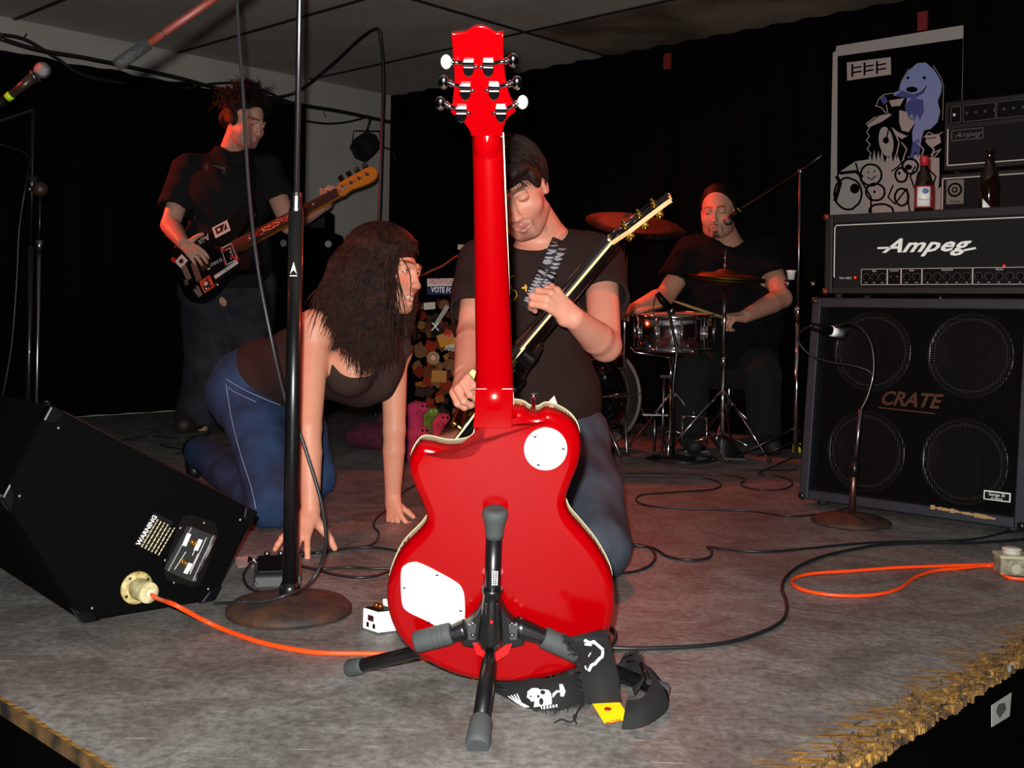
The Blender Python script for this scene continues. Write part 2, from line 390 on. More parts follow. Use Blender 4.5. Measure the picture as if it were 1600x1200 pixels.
# left drape ends beside the pole, leaving grey wall up to the corner
pe = on_plane(472, 250, SP(0, LL), dL); re_ = (pe-C0).dot(dR)
drape('black_curtain', 'black stage curtain covering the left wall behind the bassist', -1.4, LL-0.05, re_, LL-0.05, 0.01, zt, 0.0, 22)
drape('black_curtain', 'black stage curtain covering the right wall behind the drummer', LR-0.05, LL-0.0, LR-0.05, -3.0, 0.01, ZC-0.005, 0.0, 44)
# ---------------------------------------------------------------- floor monitor wedge
D = F(130, 978); Cc = F(338, 942); u = (Cc-D).normalized(); v = Vector((-u.y, u.x, 0))
zz = Vector((0, 0, 1)); Dd = D
def WG(s, z, t=0.0): return Dd+u*s+zz*z+v*t
def on_side(px, py):
    p = on_plane(px, py, Dd, v); return (p-Dd).dot(u), p.z
prof = [(0, 0.006), (on_side(335, 943)[0], 0.006), on_side(402, 800), on_side(80, 634), on_side(3, 778)]
wedge = thing('stage_monitor', 'black carpeted wedge floor monitor at the left edge with a warning label', 'speaker', WG(0.14, 0, 0.3))
MB().prism([WG(s, z, 0.0) for s, z in prof], v, 0.72).build('cabinet', M_carpet, wedge, bevel=0.008)
# metal-faced speaker grille on the slope turned to the band
b_, a_ = prof[2], prof[3]; bd = Vector((a_[0]-b_[0], a_[1]-b_[1])); bn = Vector((-bd.y, bd.x)).normalized()*-1
if bn.y < 0: bn = -bn
def SL(t, q, h): s = b_[0]+bd.x*t+bn.x*h; z = b_[1]+bd.y*t+bn.y*h; return WG(s, z, q)
MB().hexa([SL(.08,.05,.001), SL(.92,.05,.001), SL(.92,.67,.001), SL(.08,.67,.001)], [SL(.08,.05,.007), SL(.92,.05,.007), SL(.92,.67,.007), SL(.08,.67,.007)]).build('grille', mat('black_grille', '101010', 0.5, 0.4), wedge, bevel=0.003)
# corner protectors with screws
for k, (s, z) in enumerate(prof):
    n1 = prof[(k+1) % 5]; n0 = prof[k-1]; p = Vector((s, z)); e1 = (Vector(n1)-p).normalized()*0.032; e0 = (Vector(n0)-p).normalized()*0.032
    for t0 in (-0.003, 0.690):
        pl = [p, p+e1, p+e1*0.75+e0*0.75, p+e0]
        A = sum(pl[i][0]*pl[(i+1) % 4][1]-pl[(i+1) % 4][0]*pl[i][1] for i in range(4))
        ctr = (p+e1*0.4+e0*0.4)
        pl = [q+(q-ctr)*0.10 for q in pl]
        if A < 0: pl.reverse()
        mb = MB().prism([WG(q[0], max(q[1], 0.001), t0) for q in pl], v, 0.033)
        pr = mb.build('corner_protector', mat('black_corner_metal', '17171a', 0.25, 0.6), wedge, bevel=0.004)
        if t0 < 0:
            c = p+e1*0.62+e0*0.62+(e1+e0)*0.35; MB().ball(WG(c[0], c[1], -0.003), 0.0045).build('screw', M_dchrome, wedge)
# bright edge clips at the upper corners
for k in (3, 4):
    p = Vector(prof[k]); n0 = Vector(prof[k-1])-p; n0.normalize()
    c0_ = WG(p[0], p[1], 0.004)+zz*0.004
    MB().tube([c0_+v*0.0-u*0.004, c0_+v*0.035-u*0.004], 0.0045, 8).build('edge_clip', M_chrome, wedge)
def SD(px, py, h=0.0): s, z = on_side(px, py); return WG(s, z, -h)
def quad_plate(c4, h0, h1):
    pts = [SD(x, y, h0) for x, y in c4]; mb = MB(); n = -v
    k = len(pts); ctr = sum(pts, Vector())/k
    A = (pts[1]-pts[0]).cross(pts[2]-pts[1]).dot(n)
    if A < 0: pts.reverse()
    return mb.prism(pts, n, h1-h0)
quad_plate([(240, 800), (270, 815), (240, 864), (208, 850)], 0.0015, 0.003).build('warning_label', mat('label_black', '070707', 0.4), wedge)
lab = [o for o in wedge.children if o.name.startswith('warning_label')][0]
ldir = (SD(212, 846)-SD(236, 806)); ldir = -ldir.normalized(); lup = (-v).cross(ldir).normalized()
text_obj('warning_text', 'WARNING', 0.0135, SD(228.5, 828, 0.0034), ldir, lup, M_print, lab, bold=0.0004, wscale=1.0)
wl = MB()
for i in range(6):
    o = SD(235.5+i*5.2-2.5, 833.5+i*2.6-4.0+3, 0.0034); x = -0.031
    while x < 0.028:
        L_ = random.uniform(0.004, 0.011); a = o+ldir*x; b2 = o+ldir*min(x+L_, 0.031); q = lup*0.0011
        wl.prism([a-q, b2-q, b2+q, a+q], -v, 0.0004); x += L_+0.0018
wl.build('fine_print', mat('yellow_white_print', 'cfc79a', 0.5), lab)
# connector plate
def rounded(c4, r=0.25, n=4):
    out = []; k = len(c4)
    for i in range(k):
        p, a, b2 = Vector(c4[i]), Vector(c4[i-1]), Vector(c4[(i+1) % k])
        pa = p+(a-p)*r; pb = p+(b2-p)*r
        for j in range(n+1):
            t = j/n; out.append(tuple((pa*(1-t)**2+p*2*t*(1-t)+pb*t*t)))
    return out
quad_plate(rounded([(284, 800), (344, 818), (312, 922), (250, 902)]), 0.0005, 0.004).build('dish_plate', mat('dish_black', '060606', 0.35), wedge)
pan = quad_plate([(295, 821), (333, 836), (298, 909), (257, 891)], 0.004, 0.014).build('connector_panel', mat('panel_grey', '2a2b2b', 0.35), wedge, bevel=0.002)
quad_plate([(329.5, 834), (333.5, 836), (300, 907), (296.5, 905)], 0.0142, 0.016).build('bright_edge', M_chrome, pan)
lp = MB()
for (x0, y0, x1, y1) in ((291, 832, 283, 851), (309, 841, 301, 858), (293, 878, 285, 894)):
    q = 3.2; lp.v  # small white strips
    for pts in ([(x0-q, y0-1), (x0+q, y0+1), (x1+q, y1+1), (x1-q, y1-1)],):
        m2 = quad_plate(pts, 0.0142, 0.0148); lp.add(m2.v, m2.f)
for (x0, y0, x1, y1) in ((318, 838, 292, 895), (286, 860, 268, 888), (305, 863, 292, 890), (300, 856, 296, 866)):
    m2 = quad_plate([(x0-.5, y0), (x0+.5, y0), (x1+.5, y1), (x1-.5, y1)], 0.0142, 0.0147); lp.add(m2.v, m2.f)
lp.build('panel_print', M_print, pan)
for x, y in ((297.5, 846), (282, 876)):
    MB().lathe([(0.0075, 0), (0.0075, 0.003), (0.005, 0.006), (0.0035, 0.006), (0.0033, 0.002)], SD(x, y, 0.014), -v, 16).build('jack_socket', M_gold, pan)
for x, y in ((281, 825), (318, 817), (257, 875), (331, 851), (307, 900), (271, 910)):
    MB().lathe([(0.0042, 0), (0.004, 0.002), (0.001, 0.003)], SD(x, y, 0.0035), -v, 10).build('screw', M_dchrome, pan)
# round flange socket with the plug of the orange cord
M_ivory = mat('aged_ivory_plastic', 'c9b87a', 0.5, var=(80, 0.35), col2='8d7a42')
fc = SD(213, 918)
MB().lathe([(0.033, 0.0), (0.033, 0.004), (0.030, 0.006), (0.0, 0.006)], fc, -v, 28).build('socket_flange', M_ivory, wedge)
for a in (0.6, 2.2, 3.7, 5.3):
    MB().lathe([(0.0035, 0), (0.003, 0.0015)], fc-v*0.006+(u*math.cos(a)+zz*math.sin(a))*0.026, -v, 10).build('screw', M_dchrome, wedge)
cord = thing('extension_cord', 'bright orange extension cord plugged into the wedge monitor, running under the guitar stand', 'cord', F(500, 1020))
pax = (W(228, 925, 2.08)-W(213, 918, 2.14)); pax = (-v*0.9+u*0.12-zz*0.03).normalized()
pc = fc-v*0.007
MB().lathe([(0.020, 0), (0.0215, 0.006), (0.0205, 0.03), (0.0215, 0.040), (0.020, 0.046), (0.010, 0.047)], pc, pax, 24).build('plug', mat('ivory_plug', 'd8cf9f', 0.45, var=(60, 0.4), col2='9a8c5c'), cord)
e0 = pc+pax*0.047
MB().lathe([(0.010, 0), (0.009, 0.005), (0.006, 0.006)], e0, pax, 16).build('cord_grip', mat('grip_cream', 'e8e0b8', 0.5), cord)
pts = [e0, e0+pax*0.03+zz*-0.004, W(275, 946, 2.06), P(330, 975, 0.012)]+[P(x, y, 0.0045) for x, y in ((395, 1000), (450, 1013), (500, 1020), (560, 1021), (610, 1022), (655, 1027), (700, 1039), (725, 1049), (741, 1058))]
MB().tube(cat(pts, 8), 0.0046, 10).build('cable', M_orange, cord)
# ---------------------------------------------------------------- foreground microphone stand
bc = P(452, 958, 0.0); R_ = 0.128
ms = thing('microphone_stand', 'black straight microphone stand with round cast base in front of the crawling woman', 'microphone stand', bc)
M_cast = mat('cast_iron_black', '1f1b19', 0.7, var=(22, 0.6), col2='4a2c1a', bump=(160, 0.7, 0.002))
MB().lathe([(0.118, 0.0), (R_, 0.004), (R_, 0.012), (0.118, 0.022), (0.085, 0.031), (0.035, 0.036), (0.022, 0.040), (0.0, 0.040)], bc, zz, 40).build('base', M_cast, ms)
xt = ray(458, 322); top = bc+zz*0.0
def on_pole(y): return Vector((bc.x, bc.y, H-(y-CY+0.017*345)/FPX*bc.y))
zj = on_pole(330).z; zj2 = on_pole(300).z
MB().lathe([(0.0215, 0), (0.0215, 0.018), (0.017, 0.028)], bc+zz*0.036, zz, 20).build('base_collar', M_blackm, ms)
MB().tube([bc+zz*0.036, bc+zz*zj], 0.0155, 16).build('lower_tube', M_blackm, ms)
MB().lathe([(0.0145, 0), (0.0145, 0.008), (0.0125, 0.009), (0.0125, 0.032), (0.0115, 0.040)], bc+zz*(zj-0.002), zz, 16, False).build('clutch', M_dchrome, ms)
MB().tube([bc+zz*zj, bc+zz*1.95], 0.0062, 12).build('upper_rod', mat('satin_steel', '9a9a9e', 0.3, 1.0), ms)
# printed arrow on the tube
ap = on_pole(419); q = MB(); pr_ = [(-0.007, -0.0125), (0, 0.0125), (0.007, -0.0125), (0, -0.004)]
for i in (0, 1):
    tri = [pr_[0], pr_[1], pr_[3]] if i == 0 else [pr_[3], pr_[1], pr_[2]]
    q.prism([ap+Vector((x, -0.0162, z)) for x, z in tri], (0, -1, 0), 0.0004)
q.box(ap+Vector((0, -0.0162, -0.016)), (0.015, 0.0006, 0.002)); q.build('printed_arrow', M_print, ms)
# boom arm above: red light painted into the wrapped tube's colour, black counterweight end
b0 = W(181, 103, 1.62); b1 = W(332, 0, 1.66); b2 = b1+(b1-b0)*0.35; bd_ = (b1-b0).normalized()
boom = thing('microphone_boom', 'boom arm with red taped tube and black end poking in at the top left', 'boom arm', b0)
e1 = b0+(W(232, 68, 1.635)-b0)
MB().tube([b0, b0+bd_*0.01, b0+(e1-b0)], [0.009, 0.0100, 0.0095], 16).build('counterweight', mat('black_foam_grip', '080808', 0.8, bump=(120, 1.0, 0.004)), boom)
MB().tube([e1, b2], 0.0062, 12).build('tube', mat('red_lit_tube', '58190c', 0.6, var=(30, 0.4)), boom)
for k in range(6):
    c = e1+bd_*(0.03+0.06*k+random.uniform(-.01, .01)); MB().tube([c, c+bd_*0.003], 0.0067, 12).build('tape_ring', mat('dark_red_lit_tape', '1a0604', 0.6), boom)
MB().tube([b2, Vector((bc.x+0.02, bc.y-0.02, 1.99))], 0.0062, 12).build('rod_end', M_blackm, boom)
# microphone cable hanging down beside and around the pole
pts = [W(368, -60, 2.35), W(372, 40, 2.32), W(380, 150, 2.28), W(389, 300, 2.25), W(403, 420, 2.22), W(424, 530, 2.21), W(446, 625, 2.24), W(466, 670, 2.27), W(486, 730, 2.27), W(503, 790, 2.27), W(509, 845, 2.28), W(500, 885, 2.3), W(480, 915, 2.28), P(452, 928, 0.052), P(420, 938, 0.04), P(385, 941, 0.03), P(352, 942, 0.012), P(335, 943, 0.006)]
tag(MB().tube(cat(pts, 10), 0.0037, 8).build('microphone_cable', mat('grey_black_cable', '26272a', 0.4)), 'black microphone cable hanging down across the foreground microphone stand', 'cable')
# ---------------------------------------------------------------- guitars
def densify(pts, n=4, corners=()):
    """smooth closed 2D outline; indices in corners stay sharp"""
    k = len(pts); out = []
    for i in range(k):
        p0, p1, p2, p3 = (Vector(pts[(i+j) % k]) for j in (-1, 0, 1, 2))
        if i in corners: p0 = p1*2-p2
        if (i+1) % k in corners: p3 = p2*2-p1
        for j in range(n):
            t = j/n; t2 = t*t; t3 = t2*t
            out.append(0.5*((2*p1)+(p2-p0)*t+(2*p0-5*p1+4*p2-p3)*t2+(3*p1-p0-3*p2+p3)*t3))
    return out
def area2(p): return sum(p[i][0]*p[(i+1) % len(p)][1]-p[(i+1) % len(p)][0]*p[i][1] for i in range(len(p)))
def inset(pts, d):
    k = len(pts); out = []
    for i in range(k):
        a, b, c = Vector(pts[i-1]), Vector(pts[i]), Vector(pts[(i+1) % k])
        t = (c-a).normalized(); out.append(b+Vector((-t.y, t.x))*d)
    return out
def body_solid(M, out2, z_back, z_front, rb=0.008):
    """out2 ccw outline in local xy; back at z_back (+z towards the back), rounded back edge"""
    mb = MB(M); k = len(out2); rings = []
    for ins, z in ((rb, z_back), (rb*0.45, z_back-rb*0.12), (rb*0.12, z_back-rb*0.45), (0, z_back-rb), (0, z_front)):
        r = inset(out2, ins) if ins else out2; rings.append([(p[0], p[1], z) for p in r])
    vs = [v for r in rings for v in r]; fs = [tuple(range(k))]; 
    for i in range(len(rings)-1):
        for j in range(k):
            j2 = (j+1) % k; fs.append((i*k+j, (i+1)*k+j, (i+1)*k+j2, i*k+j2))
    mb.add(vs, fs[:1], False); o = len(mb.v)-len(vs)
    for f in fs[1:]: mb.f.append(tuple(q+o for q in f)); mb.sm.append(True)
    mb.f.append(tuple(reversed(range(o+(len(rings)-1)*k, o+len(rings)*k)))); mb.sm.append(False)
    return mb
def plate(M, out2, z0, z1):
    mb = MB(M); p = list(out2)
    if area2(p) < 0: p.reverse()
    return mb.prism([(q[0], q[1], z0) for q in p], (0, 0, 1), z1-z0)
# MB.prism extrudes after the frame is applied, so give it a frame-aware version
_pr = MB.prism
def prism2(s, pts, n, th, smooth=False):
    if s.M is None: return _pr(s, pts, n, th, smooth)
    M = s.M; s.M = None; R3 = M.to_3x3(); _pr(s, [M @ Vector(p) for p in pts], R3 @ Vector(n), th, smooth); s.M = M; return s
MB.prism = prism2
# --- red guitar on the stand: its plane leans towards the camera
lean = math.radians(15); Gb = W(783, 1043, 1.753); Gy = Vector((0, -math.sin(lean), math.cos(lean))); Gx = Vector((1, 0, 0)); Gn = Gx.cross(Gy)
GM = Matrix.Translation(Gb) @ Matrix(((Gx.x, Gy.x, Gn.x, 0), (Gx.y, Gy.y, Gn.y, 0), (Gx.z, Gy.z, Gn.z, 0), (0, 0, 0, 1)))
def G2(px, py, h=0.0):
    p = on_plane(px, py, Gb+Gn*h, Gn)-Gb; return Vector((p.dot(Gx), p.dot(Gy)))
body_px = [(744, 640), (742, 668), (735, 681), (715, 686), (697, 686), (676, 681), (660, 681), (648, 695), (642, 715), (650, 743), (664, 775), (669, 797), (659, 815), (632, 843), (616, 874), (608, 905), (611, 940), (626, 974), (650, 1000), (684, 1021), (725, 1037), (770, 1044), (819, 1044), (873, 1034), (918, 1011), (946, 977), (957, 935), (956, 895), (947, 868), (929, 838), (907, 811), (889, 789), (883, 766), (891, 740), (902, 711), (906, 682), (902, 660), (889, 643), (868, 631), (852, 628), (840, 634), (829, 633), (818, 626), (803, 623)]
body2 = densify([G2(*p, -0.044) for p in body_px], 4, (0, 43))
LP2 = [Vector(p) for p in body2]
M_gred = mat('glossy_red_lacquer', '8c0004', 0.14, coat=0.0, spec=0.32, var=(2.2, 0.14))
M_gside = mat('dark_red_lacquer', 'b80812', 0.12, coat=0.8)
guitar = thing('electric_guitar', 'glossy red electric guitar seen from behind on its stand, white back plates', 'guitar', Gb)
bo = list(body2)
if area2(bo) < 0: bo.reverse()
body_solid(GM, bo, 0.0, -0.0435, 0.015).build('body', M_gred, guitar)
plate(GM, inset(bo, -0.0004), -0.0446, -0.0435).build('binding', M_cream, guitar)
plate(GM, inset(bo, 0.004), -0.049, -0.0449).build('top', mat('flame_top_red', '9c1410', 0.15, coat=0.7), guitar)
# neck with rounded back, heel, headstock
nb = [(742, 640, 802, 640), (743, 600, 802, 600), (741, 450, 796, 450), (739, 300, 789, 300), (737, 215, 786, 215)]
mb = MB(GM); rows = []; hz = [0.004, 0.004, 0.0, -0.002, -0.002]; N = 14
seq = []
for i, (xa, ya, xb, yb) in enumerate(nb):
    a, b = G2(xa, ya), G2(xb, yb); seq.append((a, b, hz[i]))
vs = []
for a, b, h in seq:
    for j in range(N+1):
        t = j/N; ang = math.pi*t; x = a.x+(b.x-a.x)*(0.5-0.5*math.cos(ang)); y = a.y+(b.y-a.y)*t
        vs.append((x, y, h-0.020+0.020*math.sin(ang)**0.75))
fs = []
for i in range(len(seq)-1):
    for j in range(N): fs.append((i*(N+1)+j, i*(N+1)+j+1, (i+1)*(N+1)+j+1, (i+1)*(N+1)+j))
fs = [tuple(reversed(f)) for f in fs] if False else fs
mb.add(vs, fs, True); k = len(seq)
mb.f.append(tuple(range(N+1))); mb.sm.append(False)
neck = mb.build('neck', M_gred, guitar)
for p in neck.data.polygons: pass
a, b = G2(742, 640), G2(803, 600); hl = [G2(739, 668), G2(800, 668), G2(801, 640), G2(802, 606), G2(743, 606), G2(742, 640)]
plate(GM, hl, -0.04, 0.0028).build('heel', M_gred, guitar, bevel=0.0012)
fb = [G2(746, 640, -.02), G2(803, 640, -.02), G2(787, 207, -.02), G2(741, 207, -.02)]
plate(GM, fb, -0.0275, -0.0205).build('fretboard', mat('rosewood', '2a1610', 0.6), guitar)
plate(GM, [G2(747, 640, -.02), G2(803.4, 640, -.02), G2(787.4, 207, -.02), G2(742, 207, -.02)], -0.0212, -0.0195).build('neck_binding', M_cream, guitar)
ha = math.radians(15); nut = G2(761, 214, 0.0); Hb = GM @ Vector((nut.x, nut.y, 0.0))
Hy = (Gy*math.cos(ha)+Gn*math.sin(ha)); Hn = Gx.cross(Hy)
HM = Matrix.Translation(Hb) @ Matrix(((Gx.x, Hy.x, Hn.x, 0), (Gx.y, Hy.y, Hn.y, 0), (Gx.z, Hy.z, Hn.z, 0), (0, 0, 0, 1)))
def H2(px, py, h=0.0):
    p = on_plane(px, py, Hb+Hn*h, Hn)-Hb; return Vector((p.dot(Gx), p.dot(Hy)))
hs_px = [(785, 212), (786, 203), (792, 186), (806, 173), (803, 163), (797, 150), (790, 120), (787, 88), (787, 48), (776, 50), (768, 45), (760, 41), (750, 39), (740, 41), (728, 48), (717, 50), (705, 51), (708, 87), (710, 125), (707, 160), (704, 175), (722, 188), (734, 204), (736, 212)]
hs = densify([H2(*p, 0.0) for p in hs_px], 3, (0, 3, 8, 16, 20, 23))
if area2(hs) < 0: hs.reverse()
body_solid(HM, hs, 0.003, -0.013, 0.0022).build('headstock', M_gred, guitar)
plate(HM, inset(hs, 0.001), -0.0145, -0.013).build('headstock_veneer', M_black, guitar)
vol = MB(GM)   # volute blending neck into headstock
a = G2(761, 222); vol.ball((a.x, a.y, -0.010), (0.020, 0.035, 0.012), 16); vol.build('volute', M_gred, guitar)
# tuners
kn = [((732, 102), (699, 95), M_white), ((727, 139), (695, 127), M_chrome), ((721, 174), (690, 160), M_chrome), ((763, 102), (800, 93), M_chrome), ((772, 139), (806, 128), M_chrome), ((783, 174), (815, 158), M_white)]
M_knobp = mat('pearloid_knob', 'b9bca8', 0.3)
for i, (c, kk, mk) in enumerate(kn):
    c2 = H2(*c, 0.006); k2 = H2(*kk, 0.006); sx = 1 if k2.x > c2.x else -1
    mb = MB(HM)
    mb.box((c2.x, c2.y+0.004, 0.0075), (0.016, 0.006, 0.009))
    pr_ = [(-0.0075, 0.0015), (0.0075, 0.0015), (0.0075, -0.005), (0.004, -0.011), (0.0, -0.0135), (-0.004, -0.011), (-0.0075, -0.005)]
    mb.prism([(c2.x+x, c2.y+y-0.002, 0.003) for x, y in reversed(pr_)], (0, 0, 1), 0.009)
    tn = mb.build('tuner', M_chrome, guitar, bevel=0.0012)
    MB(HM).tube([(c2.x+sx*0.006, c2.y+0.004, 0.0075), (k2.x-sx*0.002, k2.y-0.001, 0.0075)], 0.0035, 10).lathe([(0.0045, 0), (0.0058, 0.002), (0.0045, 0.004)], (k2.x-sx*0.010, c2.y+0.004+(k2.y-0.001-c2.y-0.004)*0.75, 0.0075), (sx, 0, 0), 12).build('shaft', M_chrome, tn)
    MB(HM).ball((k2.x+sx*0.0015, k2.y-0.001, 0.0075), (0.0078, 0.0105, 0.0052), 14).build('knob', M_knobp if mk is M_white else M_chrome, tn)
    MB(HM).lathe([(0.003, 0), (0.0032, 0.002), (0.001, 0.003)], (c2.x-sx*0.010, c2.y-0.003, 0.003), (0, 0, 1), 10).build('screw', M_chrome, tn)
    MB(HM).tube([(c2.x, c2.y, -0.013), (c2.x, c2.y, -0.030)], 0.003, 10).build('string_post', M_chrome, tn)
# back plates with screws
M_plate = mat('ivory_back_plate', 'fbf8ea', 0.35)
cc = G2(852.5, 701); rr = (G2(886, 701).x-G2(819, 701).x)/2; ry = (G2(852, 668).y-G2(852, 734).y)/2
rp = plate(GM, [(cc.x+rr*math.cos(t*math.pi/24), cc.y+ry*math.sin(t*math.pi/24)) for t in range(48)], 0.0002, 0.0022).build('toggle_plate', M_plate, guitar)
pl_px = [(627, 925), (627, 893), (632, 883), (645, 878), (660, 881), (690, 896), (714, 910), (723, 921), (726, 937), (726, 966), (722, 980), (710, 985), (690, 981), (665, 968), (640, 956), (630, 946)]
cp = plate(GM, densify([G2(*p) for p in pl_px], 3), 0.0002, 0.0022).build('control_plate', M_plate, guitar)
for par, lst in ((rp, ((836, 681), (880, 700), (841, 725))), (cp, ((683, 897), (632, 917), (720, 953), (670, 971)))):
    for x, y in lst:
        g2 = G2(x, y); MB(GM).lathe([(0.0026, 0), (0.0022, 0.0012), (0.0008, 0.0012)], (g2.x, g2.y, 0.0022), (0, 0, 1), 10).build('screw', M_dchrome, par)
# strap button, output jack, front hardware
g2 = G2(834, 633); MB(GM).lathe([(0.003, -0.01), (0.003, 0.004), (0.0062, 0.006), (0.0066, 0.010), (0.003, 0.011)], (g2.x, g2.y, -0.022), (0, 1, 0), 14).build('strap_button', M_chrome, guitar)
g2 = G2(664, 793); MB(GM).lathe([(0.007, 0), (0.007, 0.003), (0.0045, 0.006)], (g2.x+0.003, g2.y, -0.022), (-1, 0.1, 0), 12).build('output_jack', M_chrome, guitar)
for y_ in (0.25, 0.37): MB(GM).box((-0.01, y_, -0.055), (0.07, 0.035, 0.01)).build('pickup', M_dchrome, guitar, bevel=0.002)
MB(GM).box((-0.01, 0.17, -0.058), (0.09, 0.014, 0.014)).build('bridge', M_chrome, guitar, bevel=0.002)
for k in range(6):
    a = G2(752+k*5, 120, -0.02); x = -0.03+k*0.008
    MB(GM).tube([(x, 0.17, -0.064), (G2(741+k*8, 210, 0).x, G2(741, 210, 0).y, -0.031)], 0.0006, 5).build('string', M_dchrome, guitar)
pgx = G2(858, 630)
g3 = [G2(845, 640, -.058), G2(866, 618, -.058), G2(871, 632, -.058), G2(866, 650, -.058)]
plate(GM, g3, -0.058, -0.0565).build('pickguard', M_cream, guitar)
# ---------------------------------------------------------------- the stand
hub = W(768, 985, 1.655)
st = thing('guitar_stand', 'black folding guitar stand with grey rubber feet holding the red guitar', 'guitar stand', Vector((hub.x, hub.y, 0)))
def back_at(px, py, h): return on_plane(px, py, Gb+Gn*h, Gn)
pa, pb = back_at(769, 925, 0.024), back_at(772, 838, 0.018)
MB().tube([back_at(768.5, 960, 0.026), pa, pb], 0.0128, 20).build('upright_tube', M_blackm, st)
ax = (pb-pa).normalized()
MB().lathe([(0.0135, 0), (0.0140, 0.008), (0.0165, 0.026), (0.0198, 0.034), (0.0198, 0.043), (0.015, 0.048), (0.009, 0.045)], back_at(772.3, 838, 0.018)-ax*0.002, ax, 24).build('rubber_rest', M_grubber, st)
lb = back_at(773, 910, 0.024)+Vector((0, -0.0132, 0))
pp = MB()
for k in range(3):
    for j in range(7):
        pp.box(lb+Vector((-0.0035+0.0035*k, 0.0004 if k != 1 else 0, 0))+ax*(0.0035*j), (0.0022, 0.0006, 0.0022))
tag(pp.build('printed_text', M_print, st), kind='stuff')
# moulded hub: collar, two webs, two shoulders
MB().lathe([(0.0165, 0), (0.0165, 0.006), (0.0150, 0.008), (0.0150, 0.02), (0.020, 0.085), (0.016, 0.10)], back_at(769, 918, 0.026), -ax, 20).build('collar', M_blackm, st)
def hp(px, py, h): return back_at(px, py, h)
web = [(754, 932), (745, 948), (732, 962), (722, 968), (722, 996), (740, 999), (752, 1005), (768, 1012), (784, 1006), (796, 1000), (812, 996), (819, 996), (819, 970), (806, 963), (793, 950), (784, 932)]
p3 = [hp(x, y, 0.006) for x, y in web]; p3.reverse()
MB().prism(p3, Gn, 0.026).build('hub_web', mat('black_abs_plastic', '111213', 0.4), st, bevel=0.004)
for px in (761, 777):
    MB().prism([hp(px-2, 935, .032), hp(px-1.5, 990, .032), hp(px+1.5, 990, .032), hp(px+2, 935, .032)], Gn, 0.016).build('rib', M_blackm, st, bevel=0.0015)
for px in (737, 802):
    MB().prism([hp(px-8, 972, .031), hp(px-6, 998, .031), hp(px+6, 998, .031), hp(px+8, 972, .031)], Gn, 0.006).build('clamp', mat('grey_metal', '55585a', 0.35, 0.6), st, bevel=0.002)
    for py in (974, 992):
        MB().ball(hp(px-2 if px > 768 else px+2, py, .038), 0.0035, 10).build('rivet', M_dchrome, st)
MB().ball(hp(768, 972, 0.046), 0.003, 10).build('lock_button', M_red, st)
# red latch under the hub
rl_ = [(739, 1000), (745, 1017), (757, 1022), (763, 1029), (776, 1028), (794, 1017), (800, 1001), (790, 1003), (776, 1013), (766, 1014), (752, 1008), (747, 1000)]
pr3 = [hp(x, y, 0.024) for x, y in rl_]; pr3.reverse()
MB().prism(pr3, Gn, 0.010).build('latch', M_red, st)
# yoke arms with grey foam sleeves
for a_, b_, c_, d_, e_ in (((722, 985), (700, 992), (706, 989), (648, 1004), 'l'), ((815, 982), (852, 996), (848, 995), (903, 1020), 'r')):
    A = hp(*a_, 0.020); B = hp(*b_, 0.022); MB().tube([A+(A-B)*0.3, A, B, B+(B-A)*0.2], [0.017, 0.0165, 0.0125, 0.012], 18).build('yoke_arm', M_blackm, st)
    Cs = hp(*c_, 0.024); Ds = hp(*d_, 0.024); t_ = (Ds-Cs).normalized()
    MB().tube([Cs, Cs+t_*0.004, Ds-t_*0.004, Ds], [0.0160, 0.0172, 0.0172, 0.0150], 20).build('foam_sleeve', M_grubber, st)
    if e_ == 'l':
        for k in range(3): 
            c = Cs+t_*(0.012+0.008*k); MB().tube([c, c+t_*0.002], 0.01765, 20).build('sleeve_ridge', M_grubber, st)
# legs
fl, fr, ff = P(545, 1045, 0.010), P(1042, 1083, 0.010), P(746, 1166, 0.008)
hl_ = hp(742, 998, 0.0)+Vector((0, 0.02, -0.01)); hr_ = hp(800, 1000, 0.0)+Vector((0, 0.02, -0.01))
def leg(h_, foot, r0, r1, rf, lf):
    d = (foot-h_); L_ = d.length; d.normalize()
    lg = MB().tube([h_, h_+d*0.02, foot-d*lf*0.5], [r0*0.8, r0, r1], 16).build('leg', M_blackm, st)
    MB().tube([foot-d*lf, foot-d*(lf-0.004), foot-d*0.004, foot], [r1*1.12, r1*1.22, rf, rf*0.85], 16).build('rubber_foot', M_grubber, lg)
leg(W(705, 1004, 1.76), fl, 0.0115, 0.0115, 0.0155, 0.034)
leg(W(865, 1010, 1.76), fr, 0.0115, 0.0115, 0.0155, 0.034)
fh = hp(767, 1012, 0.030)
d = (ff-fh).normalized()
lg = MB().tube([fh-d*0.01, fh+d*0.012, fh+d*0.035, ff-d*0.02], [0.004, 0.0085, 0.0125, 0.0135], 16).build('leg', M_blackm, st)
MB().tube([ff-d*0.048, ff-d*0.045, ff-d*0.008, ff+d*0.002], [0.0150, 0.0160, 0.0185, 0.0160], 16).build('rubber_foot', M_grubber, lg)
